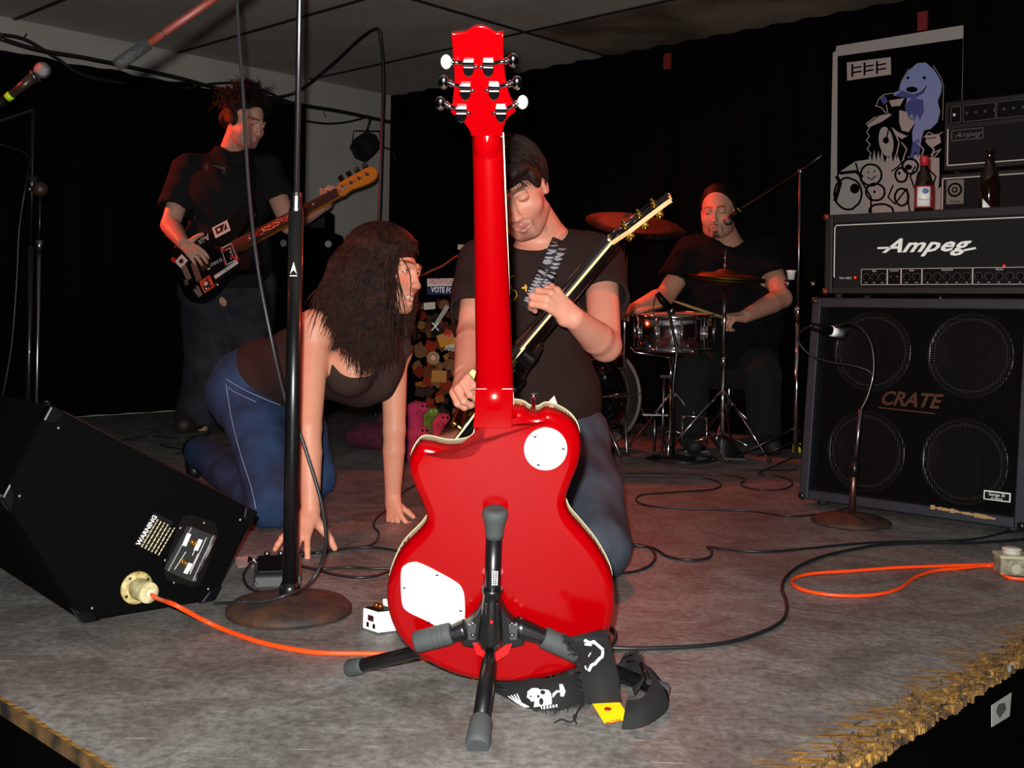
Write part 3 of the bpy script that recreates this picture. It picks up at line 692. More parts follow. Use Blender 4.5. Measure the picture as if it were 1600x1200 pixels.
# ---------------------------------------------------------------- strap of the red guitar, lying in loops
M_strap = mat('black_webbing', '0b0b0c', 0.85, bump=(900, 1.0, 0.001))
strap = thing('guitar_strap', 'black frayed guitar strap with white skull print looped over the stand leg', 'strap', F(900, 1085))
def ribbon(pts, wv, name, m_, parent, th=0.0022, n=8):
    c = cat(pts, n); w_ = cat(wv, n); vs = []; mb = MB(); k = len(c)
    for a, q in zip(c, w_): vs += [a-q, a+q]
    mb.add(vs, [(2*i, 2*i+1, 2*i+3, 2*i+2) for i in range(k-1)], True)
    o = mb.build(name, m_, parent); md = o.modifiers.new('s', 'SOLIDIFY'); md.thickness = th; md.offset = 0
    return o, c, w_
V = Vector
def frays(c, w_, side, n_each=3, L0=0.009):
    mb = MB()
    for i in range(len(c)-1):
        for k in range(n_each):
            t = random.random(); p = c[i].lerp(c[i+1], t)+w_[i].lerp(w_[i+1], t)*side*0.97; o_ = w_[i].normalized()*side
            e = p+o_*random.uniform(0.3, 1)*L0+V((random.uniform(-1, 1), random.uniform(-1, 1), random.uniform(-0.6, 1)))*L0*0.5
            mb.tube([p, p.lerp(e, 0.5)+V((random.uniform(-1, 1), random.uniform(-1, 1), random.uniform(-1, 1)))*0.0015, e], [0.0009, 0.0008, 0.0004], 4, False)
    return tag(mb.build('frayed_threads', M_strap, strap), kind='stuff')
# a: tan leather end and its black part behind the front leg
def fz(px, py, z): return P(px, py, z)
lo, c, w_ = ribbon([fz(800, 1040, .030), fz(800, 1052, .022), fz(803, 1062, .012)], [V((.029, .004, 0))]*3, 'leather_end', mat('tan_leather', '9a5a34', 0.6, var=(90, 0.3)), strap, 0.004)
ribbon([fz(803, 1057, .020), fz(808, 1067, .012), fz(806, 1078, .009)], [V((.033, .004, 0))]*3, 'leather_end', mat('black_leather', '101012', 0.6, bump=(400, 0.6, 0.001)), strap, 0.004)
# b: skull-printed stretch lying on the floor
o1, c, w_ = ribbon([fz(775, 1072, .008), fz(808, 1080, .014), fz(842, 1084, .022), fz(880, 1082, .026), fz(912, 1070, .024), fz(925, 1050, .014)], [V((0, .012, .014)), V((.002, .016, .017)), V((0, .016, .019)), V((-.002, .016, .019)), V((-.01, .014, .015)), V((-.014, .01, .01))], 'webbing', M_strap, strap)
frays(c, w_, -1); frays(c[20:], w_[20:], 1, 4)
# white skulls and bones printed on the stretch: thin raised shapes following its face
def bvh_of(o):
    me = o.data; off = V(o.parent.location) if o.parent else V((0, 0, 0))
    return BVHTree.FromPolygons([v.co+off for v in me.vertices], [tuple(p.vertices) for p in me.polygons])
def decal(poly_list, bv, name, m_, parent, lift=0.0034, fallback=None, th=0.0006):
    """polygons given as pixel outlines, laid on a surface found along the lines of sight"""
    mb = MB()
    for pl in poly_list:
        pts = []
        for x, y in pl:
            h = bv.ray_cast(V((0, 0, H)), ray(x, y).normalized())
            if h[0] is None: continue
            pts.append(h[0]-ray(x, y).normalized()*lift)
        if len(pts) < 3: continue
        nrm = V((0, 0, 0))
        for i in range(1, len(pts)-1): nrm += (pts[i]-pts[0]).cross(pts[i+1]-pts[0])
        if nrm.dot(pts[0]-V((0, 0, H))) > 0: pts.reverse(); nrm = -nrm
        mb.prism([p-nrm.normalized()*th for p in pts], nrm, th)
    return mb.build(name, m_, parent)
def line(pts, w): 
    """polyline in pixels to quads"""
    out = []
    for i in range(len(pts)-1):
        a, b = V(pts[i]), V(pts[i+1]); d = (b-a); d.normalize(); q = V((-d.y, d.x))*w/2; e = d*w*0.2
        out.append([tuple(a-q-e), tuple(b-q+e), tuple(b+q+e), tuple(a+q-e)])
    return out
def blob(cx, cy, rx, ry, n=14, j=0.0, rot=0.0):
    out = []
    for k in range(n):
        t = 6.2832*k/n; f = 1+random.uniform(-j, j); x = rx*f*math.cos(t); y = ry*f*math.sin(t)
        out.append((cx+x*math.cos(rot)-y*math.sin(rot), cy+x*math.sin(rot)+y*math.cos(rot)))
    return out
def z7(pts): return [(750+x/5.0, 960+y/5.0) for x, y in pts]
bv1 = bvh_of(o1)
sk = [z7(blob(425, 625, 60, 55, 16, 0.12)), z7(blob(500, 630, 55, 45, 14, 0.05)), z7([(430, 660), (560, 640), (560, 700), (420, 725)]), z7([(620, 545), (645, 545), (668, 600), (655, 640), (630, 640)]), z7([(565, 620), (600, 592), (640, 600), (600, 612), (570, 650)])]
for dx in range(4): sk += line(z7([(222+dx*22, 640-dx*6), (290+dx*10, 690), (350+dx*10, 722)]), 1.6)
for dx in range(9): sk += [z7([(400+dx*24, 728-dx*3), (412+dx*24, 727-dx*3), (412+dx*24, 755-dx*4), (400+dx*24, 756-dx*4)])]
M_sk = mat('white_fabric_print', 'e9ece6', 0.8)
decal(sk, bv1, 'skull_print', M_sk, strap)
decal([z7(blob(490, 608, 20, 18)), z7(blob(478, 680, 18, 28)), z7(blob(455, 640, 10, 12)), z7(blob(395, 640, 12, 5, 8))], bv1, 'skull_eyes', M_strap, strap, 0.0046)
# c: stretch coming over the foam sleeve and down to the yellow tag
o2, c, w_ = ribbon([hp(915, 990, .05), hp(925, 1003, .062), fz(932, 1030, .085), fz(938, 1055, .055), fz(940, 1080, .030), fz(944, 1098, .012)], [V((.026, .012, .003)), V((.028, .006, 0)), V((.028, .0, 0)), V((.029, .0, 0)), V((.029, .0, 0)), V((.028, .0, .002))], 'webbing', M_strap, strap)
frays(c[:16], w_[:16], -1, 7, 0.013); frays(c[16:34], w_[16:34], -1, 4, 0.012); frays(c[:6], w_[:6], 1, 3)
bv2 = bvh_of(o2)
sk2 = line(z7([(820, 205), (860, 225), (890, 215), (930, 250), (960, 275)]), 4.5)+line(z7([(820, 235), (870, 240)]), 3)+line(z7([(960, 290), (955, 330), (930, 350), (900, 385), (870, 400), (850, 440)]), 4.5)+line(z7([(865, 300), (848, 330)]), 1.6)+line(z7([(822, 405), (830, 430)]), 2)
decal(sk2, bv2, 'skull_print', M_sk, strap)
# d: loop to the right
ribbon([fz(975, 1118, .014), fz(1005, 1112, .020), fz(1028, 1093, .024), fz(1030, 1072, .030), fz(1018, 1050, .034), fz(1000, 1034, .040), fz(980, 1032, .034)], [V((.006, .020, .016)), V((-.004, .014, .015)), V((-.012, .006, .015)), V((-.014, 0, .013)), V((-.014, -.006, .013)), V((-.012, -.016, .012)), V((0, -.018, .012))], 'webbing', M_strap, strap)
o3, c, w_ = ribbon([fz(1000, 1072, .03), fz(992, 1050, .034), fz(985, 1035, .030), fz(965, 1040, .02)], [V((.01, .012, .01))]*4, 'webbing', M_strap, strap); frays(c, w_, 1, 4, .012)
# e: bits behind
o3, c, w_ = ribbon([fz(845, 1038, .05), fz(855, 1052, .025), fz(880, 1062, .008), fz(930, 1062, .006), fz(985, 1058, .006)], [V((.016, .006, .004)), V((.016, .008, .004)), V((.004, .022, .002)), V((0, .022, 0)), V((0, .022, 0))], 'webbing', M_strap, strap); frays(c, w_, -1, 4)
frays(c, w_, 1, 3)
# loose torn cords
MB().tube(cat([fz(918, 1085, .02), fz(912, 1098, .008), fz(903, 1110, .004), fz(898, 1124, .003), fz(890, 1128, .003), fz(878, 1124, .003), fz(866, 1129, .003)], 6), [0.0022]*12+[0.0014]*25, 6).build('loose_thread', M_strap, strap)
MB().tube(cat([fz(900, 1116, .004), fz(896, 1120, .003), fz(901, 1131, .003)], 5), 0.0014, 6).build('loose_thread', M_strap, strap)
# f: buckle rods
MB().tube([fz(1003, 1038, .05), fz(1014, 1066, .05)], 0.005, 8).build('buckle', M_blackm, strap)
# yellow paper tag
tg = [fz(923, 1096, .010), fz(961, 1087, .013), fz(985, 1124, .004), fz(944, 1130, .004)]
ytag = MB().prism(list(reversed(tg)), (0, 0, 1), 0.0008).build('paper_tag', mat('yellow_paper', 'ffd800', 0.6), strap)
nx = (tg[1]-tg[0]).normalized()
M_rp = mat('red_tag_print', 'b8480c', 0.6)
ty = (tg[0]-tg[3]).normalized(); tn_ = nx.cross(ty).normalized()
mid = (tg[0]+tg[1]+tg[2]+tg[3])/4
text_obj('tag_print', 'NOR', 0.012, mid-ty*0.042+nx*0.0-nx*0.008+tn_*0.0025, -nx, -ty, M_rp, ytag)
text_obj('tag_print', 'V A', 0.009, mid+ty*0.033+tn_*0.0025, nx, ty, M_rp, ytag)
MB().lathe([(0.006, 0), (0.006, 0.0006)], mid+tn_*0.0018+nx*-0.004, tn_, 10).build('tag_seal', mat('red_ink', 'a81808', 0.6), ytag)
# ---------------------------------------------------------------- bodies: smooth blended volumes, one continuous surface each
def frame(f, up):
    f = Vector(f).normalized(); up = Vector(up); x = f.cross(up).normalized(); z = x.cross(f).normalized()
    return Matrix((( x.x, f.x, z.x), (x.y, f.y, z.y), (x.z, f.z, z.z)))          # columns: right, forward, up
class Field:
    def __init__(s): s.p = []; s.wr = 0.0
    def cap(s, a, b, ra, rb=None, k=0.015, flat=None, op='u'):
        s.p.append(('c', Vector(a), Vector(b), ra, ra if rb is None else rb, flat, k, op)); return s
    def chain(s, pts, rs, k=0.015, flat=None, op='u'):
        for i in range(len(pts)-1): s.cap(pts[i], pts[i+1], rs[i], rs[i+1], k, flat, op)
        return s
    def ell(s, c, r, R=None, k=0.015, op='u'):
        s.p.append(('e', Vector(c), tuple(r) if not isinstance(r, (int, float)) else (r,)*3, R, k, op)); return s
    def cut(s, c, n, k=0.002, rad=None):
        """remove what lies beyond the plane (point c, normal n), within rad of c"""
        s.p.append(('p', Vector(c), Vector(n).normalized(), rad, k, 's')); return s
    def bounds(s):
        lo = np.full(3, 1e9); hi = -lo
        for q in s.p:
            if q[-1] != 'u': continue
            if q[0] == 'c':
                r = max(q[3], q[4])*(max(1, q[5][1]) if q[5] else 1)
                for v in (q[1], q[2]): lo = np.minimum(lo, np.array(v)-r); hi = np.maximum(hi, np.array(v)+r)
            else: r = max(q[2]); lo = np.minimum(lo, np.array(q[1])-r); hi = np.maximum(hi, np.array(q[1])+r)
        return lo, hi
    def grid(s, h):
        lo, hi = s.bounds(); m = h*3+0.006; lo = lo-m; hi = hi+m; n = np.ceil((hi-lo)/h).astype(int)+1
        D = np.full(tuple(n), 0.06, np.float32)
        for q in s.p:
            k = q[-2]; op = q[-1]; pad = k+h*2+0.012
            if q[0] == 'c': r = max(q[3], q[4])*(max(1, q[5][1]) if q[5] else 1); a, b = np.array(q[1]), np.array(q[2]); l_, h_ = np.minimum(a, b)-r-pad, np.maximum(a, b)+r+pad
            elif q[0] == 'e': r = max(q[2]); l_, h_ = np.array(q[1])-r-pad, np.array(q[1])+r+pad
            else:
                r = q[3] or 9; l_, h_ = np.array(q[1])-r, np.array(q[1])+r
            i0 = np.maximum(0, np.floor((l_-lo)/h).astype(int)); i1 = np.minimum(n, np.ceil((h_-lo)/h).astype(int)+1)
            if (i1 <= i0).any(): continue
            X = (lo[0]+h*np.arange(i0[0], i1[0]))[:, None, None].astype(np.float32); Y = (lo[1]+h*np.arange(i0[1], i1[1]))[None, :, None].astype(np.float32); Z = (lo[2]+h*np.arange(i0[2], i1[2]))[None, None, :].astype(np.float32)
            if q[0] == 'c':
                a, b = q[1], q[2]; ba = b-a; L2 = max(ba.dot(ba), 1e-10)
                px, py, pz = X-a.x, Y-a.y, Z-a.z; t = np.clip((px*ba.x+py*ba.y+pz*ba.z)/L2, 0, 1)
                dx, dy, dz = px-t*ba.x, py-t*ba.y, pz-t*ba.z; d2 = dx*dx+dy*dy+dz*dz; r = q[3]+(q[4]-q[3])*t
                if q[5]:
                    nv, f = q[5]; nv = Vector(nv).normalized(); c = dx*nv.x+dy*nv.y+dz*nv.z; d2 = d2+c*c*(1/(f*f)-1)
                d = np.sqrt(np.maximum(d2, 0))-r
                if q[5] and q[5][1] < 1: d = d*(0.5+0.5*q[5][1])
            elif q[0] == 'e':
                c, r, R = q[1], q[2], q[3]; px, py, pz = X-c.x, Y-c.y, Z-c.z
                if R is not None: px, py, pz = (px*R[0][j]+py*R[1][j]+pz*R[2][j] for j in range(3))
                k0 = np.sqrt((px/r[0])**2+(py/r[1])**2+(pz/r[2])**2); k1 = np.sqrt((px/r[0]**2)**2+(py/r[1]**2)**2+(pz/r[2]**2)**2)+1e-9
                d = k0*(k0-1)/k1
            else:
                c, nv = q[1], q[2]; d = -((X-c.x)*nv.x+(Y-c.y)*nv.y+(Z-c.z)*nv.z)
                if q[3]:
                    e = np.sqrt((X-c.x)**2+(Y-c.y)**2+(Z-c.z)**2)-q[3]; d = np.maximum(d, e)
            sl = tuple(slice(i0[j], i1[j]) for j in range(3)); G = D[sl]
            if op == 'u':
                hh = np.maximum(k-np.abs(G-d), 0)/k; D[sl] = np.minimum(G, d)-hh*hh*k*0.25
            else:
                d = -d; hh = np.maximum(k-np.abs(G-d), 0)/k; D[sl] = np.maximum(G, d)+hh*hh*k*0.25
        if s.wr:
            X = (lo[0]+h*np.arange(n[0]))[:, None, None]; Y = (lo[1]+h*np.arange(n[1]))[None, :, None]; Z = (lo[2]+h*np.arange(n[2]))[None, None, :]
            D += (s.wr*(np.sin(31*Z+9*X+4*np.sin(13*X+7*Y))*0.55+np.sin(47*Z-23*X+11*Y+3*np.sin(19*Z))*0.3+np.sin(73*X+41*Z+29*Y)*0.2)).astype(np.float32)
        return D, lo, h
    def mesh(s, h):
        D, lo, h = s.grid(h); return nets(D, lo, h)
def nets(D, lo, h):
    S_ = D < 0; nx, ny, nz = D.shape
    c = np.zeros((nx-1, ny-1, nz-1), np.int8)
    for i in (0, 1):
        for j in (0, 1):
            for k in (0, 1): c += S_[i:nx-1+i, j:ny-1+j, k:nz-1+k]
    I, J, K = np.nonzero((c > 0) & (c < 8)); idx = np.full(c.shape, -1, np.int32); idx[I, J, K] = np.arange(len(I))
    acc = np.zeros((len(I), 3)); cnt = np.zeros(len(I))
    cor = {(i, j, k): D[I+i, J+j, K+k].astype(np.float64) for i in (0, 1) for j in (0, 1) for k in (0, 1)}
    for a in cor:
        for ax in range(3):
            if a[ax]: continue
            b = list(a); b[ax] = 1; va, vb = cor[a], cor[tuple(b)]; m = (va < 0) != (vb < 0); t = np.where(m, va/(va-vb+1e-12), 0)
            p = np.zeros((len(I), 3)); p[:] = a; p[:, ax] += t; acc += p*m[:, None]; cnt += m
    P_ = (np.stack([I, J, K], 1)+acc/cnt[:, None])*h+lo; quads = []
    for ax in range(3):
        sl0 = [slice(None)]*3; sl1 = [slice(None)]*3; sl0[ax] = slice(0, -1); sl1[ax] = slice(1, None); A, B = S_[tuple(sl0)], S_[tuple(sl1)]
        o1, o2 = (ax+1) % 3, (ax+2) % 3; m = A != B; q = np.array(np.nonzero(m))
        ok = (q[o1] > 0) & (q[o2] > 0) & (q[o1] < D.shape[o1]-1) & (q[o2] < D.shape[o2]-1); q = q[:, ok]
        def g(d1, d2):
            r = q.copy(); r[o1] += d1; r[o2] += d2; return idx[r[0], r[1], r[2]]
        Q = np.stack([g(-1, -1), g(0, -1), g(0, 0), g(-1, 0)], 1); fl = ~A[q[0], q[1], q[2]]; Q[fl] = Q[fl][:, ::-1]; quads.append(Q)
    return P_, np.concatenate(quads)
def sdf_obj(name, parts, m, parent, color=None):
    """parts: list of (verts, quads) joined into ONE mesh"""
    vs, qs, o = [], [], 0
    for v_, q_ in parts: vs.append(v_); qs.append(q_+o); o += len(v_)
    v_ = np.concatenate(vs); q_ = np.concatenate(qs); col = color(v_) if color else None
    v_ = v_-np.array(root_loc(parent)) if parent is not None else v_
    me = bpy.data.meshes.new(name); me.vertices.add(len(v_)); me.vertices.foreach_set('co', v_.astype(np.float32).ravel())
    me.loops.add(len(q_)*4); me.loops.foreach_set('vertex_index', q_.astype(np.int32).ravel())
    me.polygons.add(len(q_)); me.polygons.foreach_set('loop_start', np.arange(0, len(q_)*4, 4, dtype=np.int32)); me.update(calc_edges=True)
    me.polygons.foreach_set('use_smooth', np.ones(len(q_), bool))
    if col is not None:
        a = me.color_attributes.new('Col', 'FLOAT_COLOR', 'POINT'); c4 = np.ones((len(v_), 4), np.float32); c4[:, :3] = col; a.data.foreach_set('color', c4.ravel())
    return link_mesh(name, me, m, parent)
# ---- head, in its own frame: x to the viewer's right when facing away, y forward, z up
def head_field(F_, c, R, open_mouth=0.0, heavy=0.0, lids=True, eyes=False, s=1.0, nose=1.0, beard=False):
    c = Vector(c)
    def T(x, y, z): return c+R @ (Vector((x, y, z))*s)
    def E(x, y, z, r, k=0.015, op='u'): F_.ell(T(x, y, z), tuple(q*s for q in r), R, k, op)
    def C_(a, b, ra, rb, k=0.01, op='u'): F_.cap(T(*a), T(*b), ra*s, rb*s, k, None, op)
    E(0, -.018, .038, (.074, .092, .080)); E(0, .012, -.012, (.066, .078, .070), .03); E(0, .030, -.048, (.054+heavy*.01, .056, .062), .03)
    E(0, .038, -.082, (.042+heavy*.016, .044, .026), .03); E(0, .074, -.098, (.018, .013, .012), .022)
    for q in (-1, 1):
        E(q*.042, .060, -.030, (.022, .020, .020), .022); C_((q*.050, .005, -.070), (q*.022, .066, -.096), .017+heavy*.004, .013, .02)
        E(q*.031, .100, .004, (.019, .020, .013), .014, 's')
        E(q*.031, .0765, .004, (.0155, .0145, .0125), .004)
        if eyes: E(q*.031, .0925, .0030, (.0125, .013, .0046), .002, 's')
        C_((q*.012, .091, .0215), (q*.045, .079, .023), .0085, .007, .012)
        E(q*.0115, .104, -.036, (.0075, .009, .0065), .007)
        E(q*.0755, -.008, -.006, (.0075, .019, .031), .006); E(q*.083, -.004, -.002, (.006, .010, .018), .005, 's')
        E(q*.072, -.004, -.030, (.007, .010, .009), .006)
    C_((0, .087, .018), (0, .104, -.026), .0062, .0090, .012); E(0, .1065+.003*nose, -.034, (.0100, .0100, .0090), .008)
    om = open_mouth
    C_((-.023, .082, -.0625), (0, .0935, -.0585), .0035, .0062, .006); C_((.023, .082, -.0625), (0, .0935, -.0585), .0035, .0062, .006)
    C_((-.021, .081, -.0655-om*.5), (0, .091, -.0715-om), .0035, .0068, .007); C_((.021, .081, -.0655-om*.5), (0, .091, -.0715-om), .0035, .0068, .007)
    if om > 0: E(0, .092, -.065-om*.5, (.019, .020, .0035+om*.55), .003, 's')
    else: C_((-.019, .090, -.0645), (.019, .090, -.0645), .0014, .0014, .003, 's')
    return T
def head_colors(c, R, skin, s=1.0, stubble=0.0, lip=(0.62, 0.26, 0.22), brow='2a1a12', goatee=0.0, browk=1.0, blush=0.25):
    c = np.array(c); Rm = np.array(R); br = np.array(lin(brow)); skin = np.array(lin(skin)); lp = np.array(lip)*0.9
    def f(v_):
        q = (v_-c) @ Rm/s; x, y, z = np.abs(q[:, 0]), q[:, 1], q[:, 2]; out = np.tile(skin, (len(v_), 1)); near = np.linalg.norm(q, axis=1) < 0.17
        def mixin(m, col): out[:] = out*(1-m[:, None])+np.array(col)*m[:, None]
        mixin(blush*np.exp(-((x-.045)**2+(z+.03)**2)/.0005)*(y > .03)*near, skin*np.array([1, .55, .5]))
        mixin(blush*np.exp(-(x**2+(z+.035)**2)/.00025)*(y > .09)*near, skin*np.array([1, .55, .5]))
        if stubble: mixin(stubble*np.clip((-.045-z)/.02, 0, 1)*(y > -.0)*(np.abs(z+.066) > .008*(x < .024))*near*(z > -.135), br*0.6+skin*0.15)
        if goatee: mixin(goatee*near*(y > .05)*np.clip(1.3*np.exp(-(x/.016)**4-((z+.098)/.017)**4)+.9*np.exp(-(x/.026)**4-((z+.052)/.005)**2)+.8*np.exp(-((x-.029)/.005)**2-((z+.075)/.02)**4), 0, 1), br)
        mixin(0.85*near*(y > .078)*np.clip(1-((x/.024)**2+((z+.0665)/.0125)**2)**2, 0, 1)*(np.abs(z+.0645) < .013), lp)
        bz = .0255+.003*np.sin(np.clip((x-.012)/.036, 0, 1)*3.14); mixin(browk*0.9*near*(x > .011)*(x < .049)*(y > .05)*np.exp(-((z-bz)/.0042)**2), br)
        mixin(0.8*near*(y > .06)*np.exp(-((z-.000)/.0016)**2)*(np.abs(x-.031) < .014), br*0.4)
        return out
    return f
def hand(F_, wr, d, n, thumb, curls, side=1, s=1.0, spread=0.10, r0=0.0085, tcurl=0.3, lens=(.070, .078, .073, .058)):
    """wrist, direction of the palm, normal out of the BACK of the hand; side=+1 puts the thumb on the +(d x n) side"""
    d = Vector(d).normalized(); n = Vector(n); n = (n-d*n.dot(d)).normalized(); x = d.cross(n)*side; wr = Vector(wr)
    F_.cap(wr, wr+d*.03*s, .022*s, .026*s, .012, (n, .72))
    for q, e in ((.024, .076), (.008, .084), (-.010, .080), (-.025, .070)):
        F_.cap(wr+d*.018*s+x*q*.55*s, wr+d*e*s+x*q*s, .013*s, .0105*s, .009)
    tips = []
    for i, (q, e) in enumerate(((.026, .080), (.009, .087), (-.010, .083), (-.027, .073))):
        p = wr+d*e*s+x*q*s; fd = (d+x*(q/.026)*spread).normalized(); ax = fd.cross(n).normalized(); cu = curls[i]; L = lens[i]*s; a = 0.0
        rad = [r0*1.12*s, r0*s, r0*.92*s, r0*.76*s]
        for j, (fr_, c_) in enumerate(zip((.46, .30, .24), cu)):
            a += c_; dd = (fd*math.cos(a)-n*math.sin(a)); e2 = p+dd*L*fr_; F_.cap(p, e2, rad[j], rad[j+1], .004); p = e2
        tips.append(p)
    tb = wr+d*.018*s+x*.018*s-n*.006*s; td = Vector(thumb).normalized(); F_.cap(tb, tb+td*.036*s, .0145*s, .0115*s, .012)
    p1 = tb+td*.036*s; t2 = (td+d*tcurl).normalized(); p2 = p1+t2*.030*s; F_.cap(p1, p2, .0108*s, .0098*s, .006); p3 = p2+(t2+d*tcurl*.6).normalized()*.024*s; F_.cap(p2, p3, .0098*s, .0078*s, .004)
    return tips
def strands(name, lines, m, parent, r=0.0016, seg=3):
    mb = MB()
    for ln in lines:
        k = len(ln); mb.tube(ln, [r*min(1, 0.4+1.4*i/k, (k-1-i)/k*2.2+0.15) for i in range(k)], seg, False)
    return tag(mb.build(name, m, parent), kind='stuff')
def hair_mat(name, c1, c2):
    return mat(name, c1, 0.55, var=(60, 0.5), col2=c2, bump=(300, 0.6, 0.003), spec=0.25)
M_skin = None
def skin_mat(name, var=0.06):
    m = mat(name, 'ffffff', 0.48, attr='Col', var=(35, var), bump=(350, 0.15, 0.0006), spec=0.4)
    b = m.node_tree.nodes['Principled BSDF']; b.inputs['Subsurface Weight'].default_value = 0.0
    return m
def eye(T, R, q, s, parent, open_=1.0, look=(0, 1, 0), name='eye', iris='3a4a40'):
    c = T(q*.031, .0775, .0035); e = MB(); e.ball(c, 0.0118*s, 16); o = e.build(name, mat('eye_white', 'd8d2cc', 0.2), parent)
    L = (R @ Vector(look)).normalized(); MB().lathe([(0.0056*s, 0), (0.004*s, 0.0014*s), (0.0001, 0.002*s)], c+L*0.0104*s, L, 14).build('iris', mat('iris_'+iris, iris, 0.15), o)
    MB().lathe([(0.0027*s, 0), (0.0001, 0.0006*s)], c+L*0.0121*s, L, 10).build('pupil', mat('pupil_black', '020202', 0.1), o)
# ================================================================ kneeling guitarist
def jeans_mat(name, c1, c2): return mat(name, c1, 0.9, var=(9, 0.4), col2=c2, bump=(1400, 0.5, 0.0008), spec=0.2)
def kneeling_man():
    root = thing('person', 'kneeling man in a dark brown t-shirt and jeans playing a guitar behind the red one', 'person', F(860, 850))
    hc = W(806, 297, 2.84); R = frame((-.10, -.86, -.50), (-.34, 0, 1))
    nb_ = W(868, 388, 3.0); chest = W(852, 455, 2.97); waist = W(838, 600, 3.0); pel = W(850, 690, 2.99)
    sL, sR = W(938, 408, 2.93), W(752, 412, 2.92); eL, wL = W(946, 540, 2.66), W(896, 497, 2.50)
    eR, wR = W(738, 520, 2.78), W(727, 583, 2.56)
    B = Field()
    # skin
    B.cap(hc+R @ Vector((0, -.03, -.06)), nb_+V((0, 0, -.02)), .052, .062, .02)
    B.cap(sL, eL, .046, .039, .02); B.cap(eL, eL.lerp(wL, .3), .037, .040, .012); B.cap(eL.lerp(wL, .3), wL, .040, .0265, .004)
    B.cap(sR, eR, .046, .039, .02); B.cap(eR, eR.lerp(wR, .3), .037, .039, .012); B.cap(eR.lerp(wR, .3), wR, .039, .026, .004)
    fl2 = ((0, 1, 0), .6)
    B.cap(sL, sR, .05, .05, .03); B.chain([chest+V((0, 0, .05)), waist, pel], [.12, .105, .11], .03, fl2)
    hipL, hipR = pel+V((.085, 0, -.02)), pel+V((-.085, 0, -.02)); kL, kR = P(938, 855, .07), P(800, 850, .07)
    aL, aR = kL+V((.02, .42, -.01)), kR+V((.02, .42, -.01))
    for h_, k_, a_ in ((hipL, kL, aL), (hipR, kR, aR)): B.cap(h_, k_, .07, .05, .03); B.cap(k_, a_, .05, .035, .02)
    Hf = Field(); T = head_field(Hf, hc, R, open_mouth=0.004, s=1.0)
    Hf.cap(hc+R @ Vector((0, -.03, -.05)), nb_+V((0, 0, -.02)), .052, .062, .02)
    Hh = Field()
    Hh.cap(eL.lerp(wL, .75), wL, .0309, .0265, .004)
    hd = (W(856, 462, 2.47)-wL)
    hand(Hh, wL, hd, V((.45, -.85, .25)), V((-.2, .5, .9)), [(.95, 1.15, .7), (1.0, 1.2, .7), (1.05, 1.2, .7), (1.15, 1.25, .7)], side=-1, s=0.98, spread=.16)
    Hh.cap(eR.lerp(wR, .75), wR, .0305, .026, .004)
    hand(Hh, wR, W(716, 612, 2.46)-wR, V((-.55, -.75, .2)), V((.75, -.35, -.4)), [(.75, 1.2, .6), (.85, 1.2, .6), (.9, 1.1, .6), (.9, 1.0, .6)], side=1, s=0.95, tcurl=.5)
    fh = head_colors(hc, R, 'd6927a', stubble=.35, brow='2c1c12', goatee=.35)
    sdf_obj('body', [B.mesh(.006), Hf.mesh(.0024), Hh.mesh(.0024)], skin_mat('skin_warm'), root, fh)
    # t-shirt
    Sh = Field(); Sh.wr = .0035
    tv = (0, 1, 0)
    Sh.cap(sL+V((-.045, 0, .01)), sR+V((.045, 0, .01)), .068, .068, .05); Sh.cap(chest+V((-.055, 0, .03)), chest+V((.055, 0, .03)), .115, .115, .05, (tv, .95))
    Sh.cap(waist+V((-.045, 0, 0)), waist+V((.045, 0, 0)), .108, .108, .06, (tv, .95)); Sh.cap(waist+V((-.055, 0, -.05)), waist+V((.06, 0, -.05)), .105, .105, .06, (tv, .95))
    Sh.cap(chest, waist, .13, .13, .06, (tv, .85)); Sh.cap(waist+V((-.05, 0, -.09)), waist+V((.065, 0, -.09)), .10, .10, .04)
    Sh.cap(nb_+V((0, .01, -.035)), chest, .085, .12, .05)
    dL_ = (eL-sL).normalized(); dR_ = (eR-sR).normalized()
    Sh.cap(sL, sL+dL_*.185, .066, .072, .03); Sh.cap(sR, sR+dR_*.185, .066, .070, .03)
    Sh.cut(sL+dL_*.165, dL_, .002, .105); Sh.cut(sR+dR_*.165, dR_, .002, .10)
    Sh.cap(sL+dL_*.10, sL+dL_*.2, .050, .064, .004, None, 's'); Sh.cap(sR+dR_*.10, sR+dR_*.2, .050, .062, .004, None, 's')
    Sh.cut(waist+V((0, 0, -.115)), (0, 0, -1), .004)
    cn = hc+R @ Vector((0, -.03, -.06)); nd = (cn-nb_).normalized(); Sh.cap(nb_+nd*.01+V((-.008, -.03, 0)), nb_+nd*.14+V((-.03, -.07, 0)), .060, .09, .008, None, 's')
    M_sh = mat('brown_black_cotton', '2a1d1a', 0.95, bump=(900, 0.3, 0.0008), spec=0.15)
    shirt = sdf_obj('t_shirt', [Sh.mesh(.005)], M_sh, root)
    J = Field(); J.wr = .006
    J.cap(pel+V((-.07, 0, .02)), pel+V((.07, 0, .02)), .105, .105, .04)
    for h_, k_, a_ in ((hipL, kL, aL), (hipR, kR, aR)): J.cap(h_, h_.lerp(k_, .5), .098, .088, .03); J.cap(h_.lerp(k_, .5), k_, .088, .070, .03); J.cap(k_, a_, .068, .052, .02)
    J.cut((0, 0, .004), (0, 0, -1), .004)
    sdf_obj('jeans', [J.mesh(.007)], jeans_mat('grey_blue_denim', '474d58', '30343e'), root)
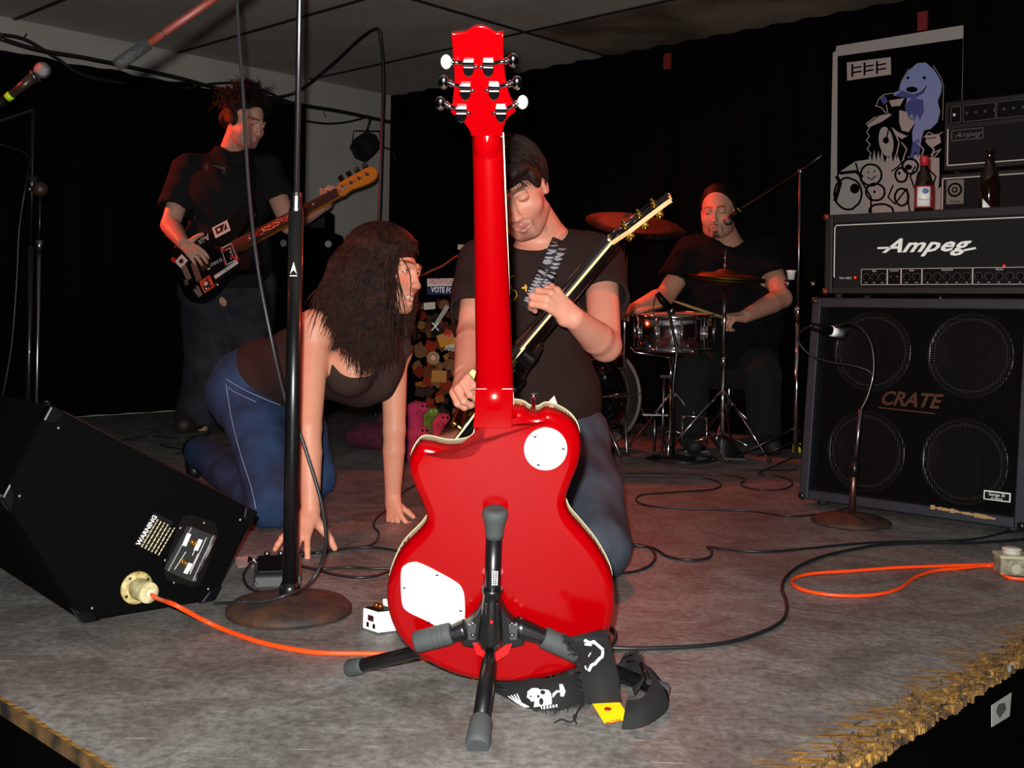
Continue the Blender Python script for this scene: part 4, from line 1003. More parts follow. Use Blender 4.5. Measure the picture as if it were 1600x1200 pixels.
    for k_, a_ in ((kL, aL), (kR, aR)):
        sh = Field(); sh.cap(a_+V((0, .02, .0)), a_+V((0, .06, -.03)), .042, .036, .02); sh.cap(a_+V((0, .06, -.02)), a_+V((0, -.0+.1, -.045)), .03, .022, .01); sh.cut((0, 0, .002), (0, 0, -1), .002)
        sdf_obj('shoe', [sh.mesh(.006)], M_rubber, root)
    # hair: mop falling over forehead and ears
    Hr = Field(); Hr.wr = .004
    def E(x, y, z, r, k=.012, op='u'): Hr.ell(T(x, y, z), r, R, k, op)
    E(0, -.024, .045, (.086, .102, .086)); E(-.02, .055, .072, (.055, .036, .026)); E(.03, .045, .075, (.05, .035, .024))
    E(.070, -.02, .005, (.020, .055, .052)); E(-.070, -.045, .020, (.020, .040, .045))
    E(0, -.075, -.035, (.070, .035, .055)); E(-.068, .03, .03, (.014, .03, .035))
    M_h = hair_mat('dark_brown_hair', '2a1812', '140b08')
    hair = sdf_obj('hair', [Hr.mesh(.004)], M_h, root)
    lines = []; rnd = random.Random(7)
    for i in range(1300):
        a = rnd.uniform(-math.pi, math.pi); fr_ = rnd.random()
        x = math.sin(a); y = math.cos(a); e0_ = rnd.uniform(.15, 1.2); pts = []
        front = y > .35; end = rnd.uniform(1.75, 2.15) if not front else rnd.uniform(1.30, 1.68)
        if x > .55 and y > -.4 and y < .5: end = rnd.uniform(1.45, 1.75)
        for j in range(8):
            t = e0_+(end-e0_)*j/7; sw = a+(0.35 if front else .12)*(j/7)**2*(1 if i % 2 else .6)*(-1 if x < 0 else 1)
            rr_ = 1.01+.08*rnd.random(); pts.append(T(.087*rr_*math.sin(t)*math.sin(sw), -.024+.104*rr_*math.sin(t)*math.cos(sw), .045+.088*rr_*math.cos(t)-(.02*(j/7)**2 if t > 1.5 else 0)))
        lines.append(pts)
    strands('hair_strands', lines, M_h, hair, .0017)
    # teeth/mouth dark
    # striped strap over the left shoulder
    M_st = mat('striped_strap', '1c1a1c', 0.8)
    bvS = bvh_of(shirt)
    def on_shirt(px, py, lift=.004):
        r = ray(px, py).normalized(); h = bvS.ray_cast(V((0, 0, H)), r)
        return (h[0]-r*lift) if h[0] else W(px, py, 2.8)
    sp_ = [(881, 366), (872, 385), (862, 410), (850, 435), (838, 458), (826, 485)]
    c_ = cat([on_shirt(*p_, .006) for p_ in sp_], 5); mb = MB(); vs = []; k = len(c_)
    for i, p_ in enumerate(c_):
        t = (c_[min(i+1, k-1)]-c_[max(i-1, 0)]).normalized(); q = t.cross(V((0, -1, 0))).normalized()*.0235; vs += [p_-q, p_+q]
    mb.add(vs, [(2*i, 2*i+1, 2*i+3, 2*i+2) for i in range(k-1)], True); st_ = mb.build('strap', M_st, root); md = st_.modifiers.new('s', 'SOLIDIFY'); md.thickness = .002; md.offset = 0
    zb = MB(); rnd = random.Random(3)
    for i in range(22):
        t = i/22*(k-2); j = int(t); a_ = c_[j]; t_ = (c_[j+1]-c_[j]).normalized(); q = t_.cross(V((0, -1, 0))).normalized(); up_ = V((0, -.0022, 0)); s_ = 1 if rnd.random() > .3 else -1
        for (x0, x1) in ((-.022, -.002), (.0, .022)):
            m0 = rnd.uniform(.0, .006); p0 = a_+q*x0+t_*m0*s_+up_; p1 = a_+q*x1+t_*(m0+.007)+up_; w2 = t_*.0042; mid_ = (p0+p1)/2+t_*.002
            zb.add([p0-w2*.4, mid_-w2, p1-w2*.4, p1+w2*.4, mid_+w2, p0+w2*.4], [(0, 1, 4, 5), (1, 2, 3, 4)])
    zb.build('zebra_stripes', mat('strap_stripe_grey', '8d8a92', 0.8), st_)
    j = 13; t_ = (c_[j+1]-c_[j]).normalized(); q = t_.cross(V((0, -1, 0))).normalized()
    MB().tube([c_[j]-q*.026+V((0, -.004, 0)), c_[j]+q*.026+V((0, -.004, 0))], .0028, 8).tube([c_[j]-q*.026+t_*.014+V((0, -.004, 0)), c_[j]+q*.026+t_*.014+V((0, -.004, 0))], .0028, 8).build('strap_slider', M_blackm, st_)
    # yellow drawing printed on the shirt
    def sketch(pts, w=1.6): return line(pts, w)
    pr = sketch([(797, 446), (800, 452), (806, 455), (808, 462), (803, 469), (797, 470)])+sketch([(797, 434), (803, 431)])+sketch([(816, 450), (823, 449)], 3)+sketch([(821, 445), (822, 455)], 2.5)
    pr += sketch([(881, 447), (890, 446), (893, 472), (889, 473), (887, 449)])+sketch([(882, 456), (891, 456)])+sketch([(883, 463), (892, 463)])+sketch([(886, 447), (890, 473)])
    decal(pr, bvS, 'shirt_print', mat('yellow_shirt_print', 'd8a020', 0.7), root, .002)
    # ring and pick
    rgp = W(843, 467, 2.405)
    pk = wR+(W(741, 583, 2.40)-wR)
    tag(MB().prism([W(733, 583, 2.37), W(741, 592, 2.37), W(744, 580, 2.37), W(738, 577, 2.37)], (0, -1, 0), .001).build('plectrum', mat('yellow_plectrum', 'e8c020', .4), root))
    # lower arm hair is left to the skin bump
    return root, T, R, Hh
man, manT, manR, manH = kneeling_man()
# his guitar, held across the body, its face turned up and to the side
def player_guitar(name, label, br, tip, nrm, out2, mats, neck_w=(.044, .053), neck_len=None, hs=None, pick=6, thick=.045, hs_tilt=.0, group=None, scale=1.0):
    """br: bridge point, tip: end of the headstock, nrm: front normal; local +z is the front here"""
    Y = (tip-br).normalized(); Zf = (nrm-Y*nrm.dot(Y)).normalized(); X = Y.cross(Zf); L = (tip-br).length
    M = Matrix.Translation(br) @ Matrix(((X.x, Y.x, Zf.x, 0), (X.y, Y.y, Zf.y, 0), (X.z, Y.z, Zf.z, 0), (0, 0, 0, 1)))
    return M, L
lp_loc = [V((p.x+0.008, p.y-0.17)) for p in bo]      # the same kind of body outline, around its bridge
br = W(732, 632, 2.62); tip = W(1026, 285, 2.42)
M2, L2 = player_guitar('', '', br, tip, V((-.80, -.10, .58)), None, None)
g2r = thing('electric_guitar', 'black electric guitar with cream binding and gold tuners held by the kneeling man', 'guitar', br)
lo2 = [V((-p.x*.80, p.y*.82)) for p in lp_loc]
if area2(lo2) < 0: lo2.reverse()
M_gb = mat('black_lacquer', '0a0909', 0.12, coat=0.6)
plate(M2, lo2, -.052, -.012).build('body', M_gb, g2r, bevel=.006)
plate(M2, inset(lo2, -.0008), -.012, -.008).build('binding', M_cream, g2r)
plate(M2, inset(lo2, .004), -.008, -.005).build('top', mat('tobacco_top', '1a120c', 0.12, coat=0.7), g2r)
nl = L2-.165; 
plate(M2, [(-.028, .20), (.028, .20), (.0225, nl), (-.0225, nl)], -.006, .0005).build('fretboard', mat('dark_ebony', '1c1513', 0.5), g2r)
plate(M2, [(-.0292, .20), (.0292, .20), (.0237, nl), (-.0237, nl)], -.010, -.0045).build('neck_binding', mat('neck_cream', 'e2cf9a', 0.4), g2r)
mb = MB(M2); mb.tube([(0, .20, -.012), (0, nl, -.010)], [.0245, .0205], 14); nk_ = mb.build('neck', mat('dark_neck', '140c0a', 0.25, coat=.5), g2r)
fr = MB(M2)
for k in range(1, 21):
    y = nl-(nl-.0)*(1-2**(-k/12)); 
    if y > .21: fr.box((0, y, .001), (.045, .0014, .0016))
tag(fr.build('frets', M_dchrome, g2r), kind='stuff')
nutM = M2 @ Matrix.Translation((0, nl, -.002)) @ Matrix.Rotation(math.radians(-13), 4, 'X')
MB(nutM).box((0, 0, .002), (.045, .005, .008)).build('nut', M_cream, g2r)
hs2 = [(-.022, 0), (.022, 0), (.026, .02), (.036, .05), (.032, .10), (.030, .15), (.034, .165), (.012, .158), (0, .166), (-.012, .158), (-.034, .165), (-.030, .15), (-.032, .10), (-.036, .05), (-.026, .02)]
plate(nutM, hs2, -.012, -.0015).build('headstock', mat('natural_maple_edge', 'd8b27a', 0.4), g2r, bevel=.001)
plate(nutM, [(x*.99, y) for x, y in hs2], -.0015, .001).build('headstock_face', M_gb, g2r)
for sx in (-1, 1):
    for k in range(3):
        y = .045+.04*k; x = sx*.022
        t_ = MB(nutM).tube([(x, y, -.02), (x, y, .014)], .004, 10).lathe([(.006, 0), (.006, .003), (.004, .004)], (x, y, .001), (0, 0, 1), 12).box((x, y, -.018), (.012, .014, .010)).build('tuner', M_gold, g2r)
        MB(nutM).tube([(x, y, -.018), (sx*.045, y, -.018)], .003, 8).ball((sx*.052, y, -.018), (.0085, .008, .006), 12).build('tuner_knob', M_gold, t_)
        MB(M2).tube([(sx*(.004+.0075*k), 0.0, .008), (sx*(.0035+.006*k), nl, .004)], .0006, 4).build('string', M_dchrome, g2r)
        MB(nutM).tube([(sx*(.0035+.006*k), 0, .006), (x, y, .008)], .0006, 4).build('string', M_dchrome, g2r)
MB(M2).box((0, 0, .004), (.085, .014, .016)).build('bridge', M_gold, g2r, bevel=.003)
MB(M2).box((0, -.045, .002), (.095, .012, .014)).build('tailpiece', M_gold, g2r, bevel=.003)
for y in (.045, .135): MB(M2).box((0, y, -.001), (.070, .034, .012)).build('pickup', M_gold, g2r, bevel=.002)
plate(M2, [(.035, .02), (.055, .02), (.06, .17), (.045, .185), (.03, .17)], .002, .004).build('pickguard', M_cream, g2r)
# ================================================================ crawling woman
def crawling_woman():
    root = thing('person', 'dark-haired woman in a brown tank top and jeans crawling on hands and knees, laughing', 'person', F(440, 830))
    hc = W(604, 424, 3.00); R = frame((.86, -.46, -.07), (.30, -.05, 1))
    sR = W(492, 515, 2.98); sL = W(616, 548, 3.22); chest = W(560, 560, 3.14); pel = W(402, 600, 3.52); waist = W(472, 568, 3.36)
    neckb = W(565, 508, 3.10)
    eR, wR = W(482, 668, 2.86), W(485, 800, 2.82); eL, wL = W(616, 672, 3.22), W(614, 775, 3.24)
    B = Field()
    B.cap(hc+R @ V((0, -.03, -.05)), neckb, .046, .050, .02)
    B.cap(sR, eR, .043, .034, .02); B.cap(eR, eR.lerp(wR, .3), .033, .034, .010); B.cap(eR.lerp(wR, .3), wR, .034, .0235, .004)
    B.cap(sL, eL, .040, .033, .02); B.cap(eL, eL.lerp(wL, .3), .032, .033, .010); B.cap(eL.lerp(wL, .3), wL, .033, .0230, .004)
    B.ell(sR, (.055, .055, .052), None, .02); B.ell(sL, (.048, .048, .046), None, .02)
    B.cap(sR, neckb, .045, .05, .03); B.cap(sL, neckb, .043, .05, .03)
    B.cap(chest, waist, .115, .10, .03); B.cap(waist, pel, .10, .12, .03)
    bR, bL = W(548, 578, 2.99), W(588, 575, 3.08)
    B.ell(bR, (.066, .060, .066), None, .03); B.ell(bL, (.060, .056, .062), None, .03)
    hipR, hipL = W(392, 612, 3.50), W(448, 606, 3.66)
    kR, kL = P(424, 790, .066), P(496, 745, .066)
    aR, aL = W(312, 708, 3.85), W(400, 690, 4.25)
    for h_, k_, a_ in ((hipR, kR, aR), (hipL, kL, aL)): B.cap(h_, k_, .075, .045, .03); B.cap(k_, a_, .045, .033, .02)
    Hf = Field(); T = head_field(Hf, hc, R, open_mouth=.010, s=.98, eyes=True, nose=.3)
    Hf.cap(hc+R @ V((0, -.03, -.05)), neckb, .046, .050, .02)
    Hh = Field(); Hh.cap(eR.lerp(wR, .75), wR, .0262, .0235, .004)
    fw = P(478, 868, .010); hand(Hh, wR, W(462, 842, 2.75)-wR, V((-.1, -.85, .35)), V((.75, .0, -.75)), [(.25, .25, .15), (.1, .3, .1), (.15, .3, .1), (.3, .3, .1)], side=-1, s=1.0, spread=.42, r0=.0078, tcurl=.25)
    Hh.cap(eL.lerp(wL, .75), wL, .0255, .0230, .004)
    hand(Hh, wL, W(616, 800, 3.22)-wL, V((-.5, -.75, .1)), V((.85, .1, -.35)), [(.4, .5, .2), (.2, .5, .2), (.3, .8, .4), (.5, .9, .5)], side=1, s=.90, spread=.3, r0=.0078)
    col = head_colors(hc, R, 'dc967a', brow='1c120e', lip=(.55, .16, .15), blush=.35, s=.98)
    sdf_obj('body', [B.mesh(.005), Hf.mesh(.0024), Hh.mesh(.0022)], skin_mat('skin_warm'), root, col)
    eye(T, R, 1, .98, root, look=(.05, 1, .25))
    T2 = lambda x, y, z: T(x, y-.003, z); eye(T2, R, -1, .98, root, look=(.05, 1, .25))
    mb = MB(); 
    for k in range(-3, 4): mb.box(T(k*.0052, .0865-abs(k)*.0014, -.0645), (.005, .004, .0075), R)
    mb.build('teeth', mat('teeth', 'e6dfd2', .25), root)
    # tank top
    Sh = Field(); Sh.wr = .005
    Sh.cap(chest+V((-.02, 0, 0)), chest+V((.01, 0, 0)), .125, .12, .05); Sh.cap(chest, waist, .124, .110, .05); Sh.cap(waist, pel+V((.03, -.02, .02)), .110, .128, .05)
    Sh.ell(bR, (.073, .067, .073), None, .04); Sh.ell(bL, (.067, .063, .069), None, .04); Sh.ell(W(560, 600, 3.08), (.08, .07, .045), None, .04)
    Sh.cap(W(610, 600, 3.12), W(634, 548, 3.13), .018, .016, .008); Sh.cap(W(634, 548, 3.13), W(632, 515, 3.18), .016, .016, .008)
    Sh.cap(W(520, 560, 2.99), W(508, 500, 3.0), .02, .018, .01)
    # neckline: a deep scoop over the chest, and nothing above the shoulders
    Sh.ell(W(566, 535, 2.93), (.098, .10, .098), None, .006, 's')
    hd = (pel-waist).normalized(); Sh.cut(W(414, 632, 3.46), V((-.55, .1, -.85)), .004, .34)
    M_top = mat('brown_jersey', '3a2b27', .95, bump=(800, .3, .0008), spec=.15)
    sdf_obj('tank_top', [Sh.mesh(.0045)], M_top, root)
    mb = MB(); pts = [W(452, 520, 3.3), W(430, 560, 3.3), W(432, 600, 3.26), W(455, 628, 3.2)]
    J = Field(); J.wr = .0055
    J.cap(hipR, hipL, .135, .125, .03); J.cap(hipR+V((-.0, .02, .01)), hipR+V((.03, 0, 0)), .135, .125, .03)
    J.cap(hipR, hipR.lerp(kR, .5), .112, .085, .03); J.cap(hipR.lerp(kR, .5), kR, .085, .064, .006); J.cap(kR, kR.lerp(aR, .5), .062, .058, .012); J.cap(kR.lerp(aR, .5), aR, .058, .055, .006)
    J.cap(hipL, hipL.lerp(kL, .5), .105, .082, .03); J.cap(hipL.lerp(kL, .5), kL, .082, .062, .006); J.cap(kL, aL, .06, .052, .012)
    J.cut((0, 0, .004), (0, 0, -1), .004); wn = V((.62, -.2, .62)); J.cut(W(440, 585, 3.42), wn, .004, .30)
    jn = sdf_obj('jeans', [J.mesh(.006)], jeans_mat('blue_denim', '31496e', '22344f'), root)
    bvJ = bvh_of(jn)
    M_seam = mat('seam_thread', '8494b4', .8)
    for pl in ([(353, 600), (362, 655), (376, 710), (392, 760), (400, 795)], [(352, 592), (380, 608), (410, 622), (440, 634)], [(357, 605), (366, 612), (400, 628)]):
        pts = []
        for x, y in [tuple(q) for q in cat([(a, b, 0) for a, b in pl], 5)][0:] if False else [(p.x, p.y) for p in cat([(a, b, 0) for a, b in pl], 5)]:
            r = ray(x, y).normalized(); h_ = bvJ.ray_cast(V((0, 0, H)), r)
            if h_[0]: pts.append(h_[0]-r*.001)
        if len(pts) > 2: MB().tube(pts, .0014, 5).build('seam', M_seam, jn)
    for a_, k_ in ((aR, kR), (aL, kL)):
        d = (a_-k_).normalized(); sh = Field(); sh.cap(a_+d*.03, a_+d*.075, .040, .040, .02); sh.cap(a_+d*.085+V((0, 0, .0)), a_+d*.075+V((0, 0, -min(.12, a_.z-.03))), .036, .030, .02); sh.cut((0, 0, .002), (0, 0, -1), .002)
        sdf_obj('shoe', [sh.mesh(.005)], mat('black_shoe', '0e0d0d', .4), root)
    # hair: long, dark red-brown, hanging towards the floor on the near side
    M_h = hair_mat('red_brown_hair', '38190f', '120805')
    Hr = Field()
    def E(x, y, z, r, k=.012): Hr.ell(T(x, y, z), r, R, k)
    E(0, -.028, .042, (.087, .104, .088)); E(0, .036, .086, (.060, .042, .022)); E(0, -.09, -.02, (.068, .045, .07))
    E(.066, -.045, -.01, (.022, .045, .06)); E(-.066, -.045, -.01, (.022, .05, .06))
    c1 = hc+R @ V((.055, -.05, -.02))
    Hr.chain([W(575, 400, 2.99), W(558, 450, 2.97), W(553, 505, 2.97), W(556, 540, 2.97)], [.060, .055, .045, .03], .02, ((0, 1, 0), .5))
    Hr.chain([W(552, 420, 3.0), W(526, 458, 3.0), W(510, 480, 3.0)], [.05, .035, .02], .02, ((0, 1, 0), .7))
    Hr.chain([W(640, 430, 3.12), W(638, 480, 3.14), W(632, 530, 3.15)], [.03, .028, .012], .012)
    hair = sdf_obj('hair', [Hr.mesh(.004)], M_h, root)
    rnd = random.Random(11); lines = []
    def scalp(t, a, rr): return T(.088*rr*math.sin(t)*math.sin(a), -.026+.106*rr*math.sin(t)*math.cos(a), .042+.090*rr*math.cos(t))
    # long falls: start on the crown, over the side, then drop
    for i in range(1500):
        a = rnd.uniform(.55, 2.9); t0 = rnd.uniform(.05, .5); rr = 1.02+.09*rnd.random(); te = rnd.uniform(1.25, 1.6)
        pts = [scalp(t0+(te-t0)*j/5, a, rr) for j in range(6)]; p = pts[-1]
        u_ = rnd.random(); tx = 505+112*u_+rnd.gauss(0, 6); ty = (500+80*min(1, u_*2.0)) if u_ < .5 else 585-(u_-.5)*60
        if a > 2.2: tx = 480+rnd.random()*70; ty = 480+rnd.random()*70
        ty += rnd.gauss(0, 9); e = W(tx, ty, 2.885+.05*rnd.random()+ (.06 if a > 2.2 else 0))
        m_ = p.lerp(e, .4)+V((0, -.015, .02)); m2 = p.lerp(e, .75)+V((rnd.gauss(0, .006), -.012, 0)); pts += [m_, m2, e]
        lines.append(cat(pts, 2))
    # fringe
    for i in range(420):
        a = rnd.uniform(-1.25, 1.2); rr = 1.03+.05*rnd.random(); te = rnd.uniform(1.12, 1.42); lines.append(cat([scalp(.2+(te-.2)*j/5, a*(1-.25*j/5), rr) for j in range(6)], 2))
    # loose strands over the cheek and the far side
    for i in range(24):
        p = scalp(1.15, .95+rnd.gauss(0, .15), 1.04); e = W(600+rnd.random()*45, 470+rnd.random()*70, 2.93); m_ = p.lerp(e, .5)+V((rnd.gauss(.0, .01), -.02, -.0))
        lines.append(cat([p, m_, e], 5))
    for i in range(60):
        e = W(628+rnd.random()*22, 480+rnd.random()*60, 3.12+rnd.random()*.05); p = W(638+rnd.gauss(0, 6), 418, 3.10); lines.append(cat([p, p.lerp(e, .5)+V((rnd.gauss(0, .008), 0, 0)), e], 4))
    for x, y in ((480, 470), (478, 520), (470, 487), (484, 530), (476, 500), (490, 515)):
        p = W(530+rnd.gauss(0, 8), 440, 2.93); e = W(x, y, 2.92); lines.append(cat([p, p.lerp(e, .5)+V((-.012, -.01, .01)), e], 5))
    strands('hair_strands', lines, M_h, hair, .0019)
    return root
woman = crawling_woman()
# ================================================================ bassist, standing at the back left
def bassist():
    root = thing('person', 'bass player in black t-shirt and baggy jeans standing by the left curtain', 'person', F(345, 682))
    hc = W(384, 190, 5.36); R = frame((.72, -.50, -.30), (.10, 0, 1))
    nb_ = W(362, 240, 5.46); chest = W(352, 310, 5.42); waist = W(352, 400, 5.42); pel = W(355, 450, 5.45)
    sR, sL = W(292, 268, 5.40), W(418, 268, 5.52)
    eR, wR = W(266, 352, 5.30), W(286, 380, 5.10); eL, wL = W(452, 352, 5.38), W(510, 318, 5.20)
    B = Field(); B.cap(hc+R @ V((0, -.03, -.06)), nb_, .056, .064, .02)
    B.cap(sR, eR, .056, .045, .02); B.cap(eR, eR.lerp(wR, .3), .044, .045, .012); B.cap(eR.lerp(wR, .3), wR, .045, .030, .004)
    B.cap(sL, eL, .056, .045, .02); B.cap(eL, eL.lerp(wL, .3), .044, .045, .012); B.cap(eL.lerp(wL, .3), wL, .045, .030, .004)
    B.cap(sL, sR, .06, .06, .03); B.chain([chest, waist, pel], [.15, .15, .14], .03)
    hR, hL = pel+V((-.10, 0, -.02)), pel+V((.10, .02, -.02)); kR, kL = W(325, 570, 5.42), W(388, 570, 5.50); aR, aL = W(312, 668, 5.50), W(398, 662, 5.62)
    for h_, k_, a_ in ((hR, kR, aR), (hL, kL, aL)): B.cap(h_, k_, .08, .055, .03); B.cap(k_, a_, .055, .04, .02)
    Hf = Field(); T = head_field(Hf, hc, R, heavy=.8, s=1.05); Hf.cap(hc+R @ V((0, -.03, -.05)), nb_, .056, .062, .02)
    Hh = Field(); Hh.cap(eR.lerp(wR, .75), wR, .0337, .030, .004); hand(Hh, wR, W(310, 398, 5.04)-wR, V((-.1, -.8, .6)), V((.6, -.3, .5)), [(.35, .6, .4)]*4, side=-1, s=1.05, tcurl=.3)
    Hh.cap(eL.lerp(wL, .75), wL, .0337, .030, .004); hand(Hh, wL, W(528, 302, 5.12)-wL, V((.35, .55, -.7)), V((-.2, -.7, .6)), [(1.0, 1.2, .8)]*4, side=-1, s=1.05)
    sdf_obj('body', [B.mesh(.009), Hf.mesh(.004), Hh.mesh(.004)], skin_mat('skin_warm'), root, head_colors(hc, R, 'c99782', stubble=.3, s=1.05))
    Sh = Field(); Sh.wr = .006
    Sh.cap(sR+V((.02, 0, .0)), sL+V((-.02, 0, 0)), .085, .085, .05); Sh.cap(chest+V((-.07, 0, 0)), chest+V((.07, 0, 0)), .155, .155, .06); Sh.cap(waist+V((-.07, 0, 0)), waist+V((.07, 0, 0)), .165, .165, .08); Sh.cap(chest, waist, .17, .18, .06); Sh.cap(nb_+V((0, 0, -.03)), chest, .10, .15, .05)
    Sh.cap(waist+V((-.06, 0, -.10)), waist+V((.06, 0, -.10)), .165, .165, .04)
    dR_ = (eR-sR).normalized(); dL2 = (eL-sL).normalized()
    Sh.cap(sR, sR+dR_*.24, .078, .088, .04); Sh.cap(sL, sL+dL2*.24, .078, .088, .04); Sh.cut(sR+dR_*.21, dR_, .002, .12); Sh.cut(sL+dL2*.21, dL2, .002, .12)
    Sh.cap(sR+dR_*.13, sR+dR_*.26, .06, .08, .004, None, 's'); Sh.cap(sL+dL2*.13, sL+dL2*.26, .06, .08, .004, None, 's')
    Sh.cut(waist+V((0, 0, -.16)), (0, 0, -1), .004); Sh.cap(nb_+V((.0, -.01, .01)), nb_+V((.03, -.06, .14)), .068, .09, .008, None, 's')
    sh = sdf_obj('t_shirt', [Sh.mesh(.008)], mat('faded_black_cotton', '1c1b1e', .95, bump=(700, .3, .001), spec=.15), root)
    bv = bvh_of(sh); decal(line([(323, 262), (350, 266), (385, 268)], 11), bv, 'shirt_print', mat('faded_grey_print', '3a4048', .9), root, .003)
    J = Field(); J.wr = .006; J.cap(pel+V((-.09, 0, .02)), pel+V((.09, 0, .02)), .15, .15, .04)
    for h_, k_, a_ in ((hR, kR, aR), (hL, kL, aL)): J.cap(h_, k_, .135, .115, .04); J.cap(k_, a_+V((0, 0, .02)), .113, .125, .006)
    J.cut(P(345, 676, .03), (0, 0, -1), .006)
    sdf_obj('jeans', [J.mesh(.009)], jeans_mat('dark_baggy_denim', '34343a', '222329'), root)
    for a_, dx in ((aR, -.03), (aL, .05)):
        b = V((a_.x, a_.y, .05)); s_ = Field(); s_.cap(b, b+V((dx, -.17, -.012)), .048, .042, .02); s_.cut((0, 0, .001), (0, 0, -1), .002); so = sdf_obj('shoe', [s_.mesh(.006)], mat('worn_brown_shoe', '2a211c', .6), root)
    Hr = Field(); Hr.wr = .006; E = lambda x, y, z, r: Hr.ell(T(x, y, z), r, R, .015)
    E(0, -.042, .060, (.095, .108, .082)); E(0, -.10, -.01, (.075, .04, .06)); E(.07, -.02, .0, (.02, .05, .04)); E(-.07, -.02, .0, (.02, .05, .04))
    M_h = hair_mat('brown_messy_hair', '221611', '0e0907'); hr = sdf_obj('hair', [Hr.mesh(.006)], M_h, root)
    rnd = random.Random(5); ls_ = []
    for i in range(900):
        t = rnd.uniform(0, 1.9); a = rnd.uniform(-3.14, 3.14)
        if t > 1.15 and abs(a) < 1.15: continue
        p = T(.092*math.sin(t)*math.sin(a), -.03+.11*math.sin(t)*math.cos(a), .055+.085*math.cos(t)); n_ = (p-hc).normalized()
        q = p+n_*rnd.uniform(.01, .04)+V((rnd.gauss(0, .02), rnd.gauss(0, .02), rnd.gauss(0, .015))); e = q+V((rnd.gauss(0, .02), rnd.gauss(0, .02), -.02+rnd.gauss(0, .02))); ls_.append([p, p.lerp(q, .6), q, e])
    strands('hair_strands', ls_, M_h, hr, .003)
    return root
bassist()
# his bass guitar
br = W(322, 410, 5.17); tip = W(589, 268, 5.02)
nf = V((.28, -.86, .42)); YB = (tip-br).normalized(); ZB = (nf-YB*nf.dot(YB)).normalized(); XB = YB.cross(ZB)
MBm = Matrix.Translation(br) @ Matrix(((XB.x, YB.x, ZB.x, 0), (XB.y, YB.y, ZB.y, 0), (XB.z, YB.z, ZB.z, 0), (0, 0, 0, 1)))
bass = thing('bass_guitar', 'black bass guitar covered in stickers with an orange maple headstock', 'guitar', br)
po = [(0, -.17), (.08, -.165), (.15, -.13), (.172, -.06), (.158, .0), (.130, .055), (.125, .11), (.150, .17), (.168, .215), (.150, .245), (.11, .235), (.075, .195), (.045, .175), (-.03, .185), (-.06, .215), (-.10, .275), (-.145, .315), (-.175, .30), (-.18, .25), (-.155, .18), (-.13, .12), (-.135, .05), (-.165, -.02), (-.172, -.08), (-.145, -.145), (-.08, -.172)]
po2 = densify(po, 4)
if area2(po2) < 0: po2.reverse()
plate(MBm, po2, -.045, 0).build('body', M_gb, bass, bevel=.008)
Lb = (tip-br).length; nl = Lb-.21
plate(MBm, [(-.031, .16), (.031, .16), (.021, nl), (-.021, nl)], .001, .009).build('fretboard', mat('brown_rosewood', '4a2418', .5), bass)
MB(MBm).tube([(0, .16, -.024), (0, nl+.01, -.017)], [.027, .020], 12).build('neck', mat('amber_maple', 'b8681c', .4), bass)
fr = MB(MBm)
for k in range(1, 19):
    y = nl-nl*(1-2**(-k/12))
    if y > .17: fr.box((0, y, .0095), (.050, .002, .002))
tag(fr.build('frets', M_dchrome, bass), kind='stuff')
for y_ in (.25, .33, .41, .50, .60): MB(MBm).ball((0, y_ if y_ < nl else nl, .009), (.005, .005, .002), 10).build('fret_dot', M_white, bass)
hsb = [(-.021, nl), (.021, nl), (.030, nl+.02), (.022, nl+.06), (.028, nl+.10), (.034, nl+.15), (.026, nl+.195), (-.004, nl+.212), (-.034, nl+.195), (-.040, nl+.165), (-.040, nl+.04), (-.034, nl+.015)]
plate(MBm, densify(hsb, 3, (0, 1)), -.012, .004).build('headstock', mat('orange_maple', 'c8741a', .35, coat=.4), bass, bevel=.002)
for k in range(4):
    y = nl+.035+.043*k
    t_ = MB(MBm).lathe([(.009, 0), (.009, .003), (.0055, .004), (.0055, .018)], (-.008, y, .004), (0, 0, 1), 12).build('tuner', M_chrome, bass)
    MB(MBm).tube([(-.035, y, -.014), (-.058, y, -.014)], .004, 8).box((-.068, y, -.014), (.018, .024, .006)).build('tuner_key', M_dchrome if k > 1 else M_black, t_)
    MB(MBm).tube([(-.012+.008*k, 0, .014), (-.011+.0075*k, nl, .012), (-.008, y, .016)], .0011, 5).build('string', M_dchrome, bass)
MB(MBm).box((0, -.005, .006), (.075, .05, .012)).build('bridge', M_dchrome, bass, bevel=.002)
for x_ in (-.02, .02): MB(MBm).box((x_, .095+x_, .004), (.045, .03, .012)).build('pickup', M_black, bass, bevel=.002)
for k_, (x_, y_) in enumerate(((.10, -.08), (.125, -.04), (.135, .02))): MB(MBm).lathe([(.010, 0), (.009, .014), (.0, .015)], (x_, y_, .0), (0, 0, 1), 12).build('knob', M_chrome, bass)
pg_ = densify([(.035, .19), (.10, .22), (.135, .20), (.115, .12), (.12, .05), (.145, -.01), (.155, -.07), (.12, -.12), (.09, -.11), (.075, -.03), (.04, .02)], 3)
plate(MBm, pg_, .0, .003).build('pickguard', mat('black_pickguard', '101010', .25), bass)
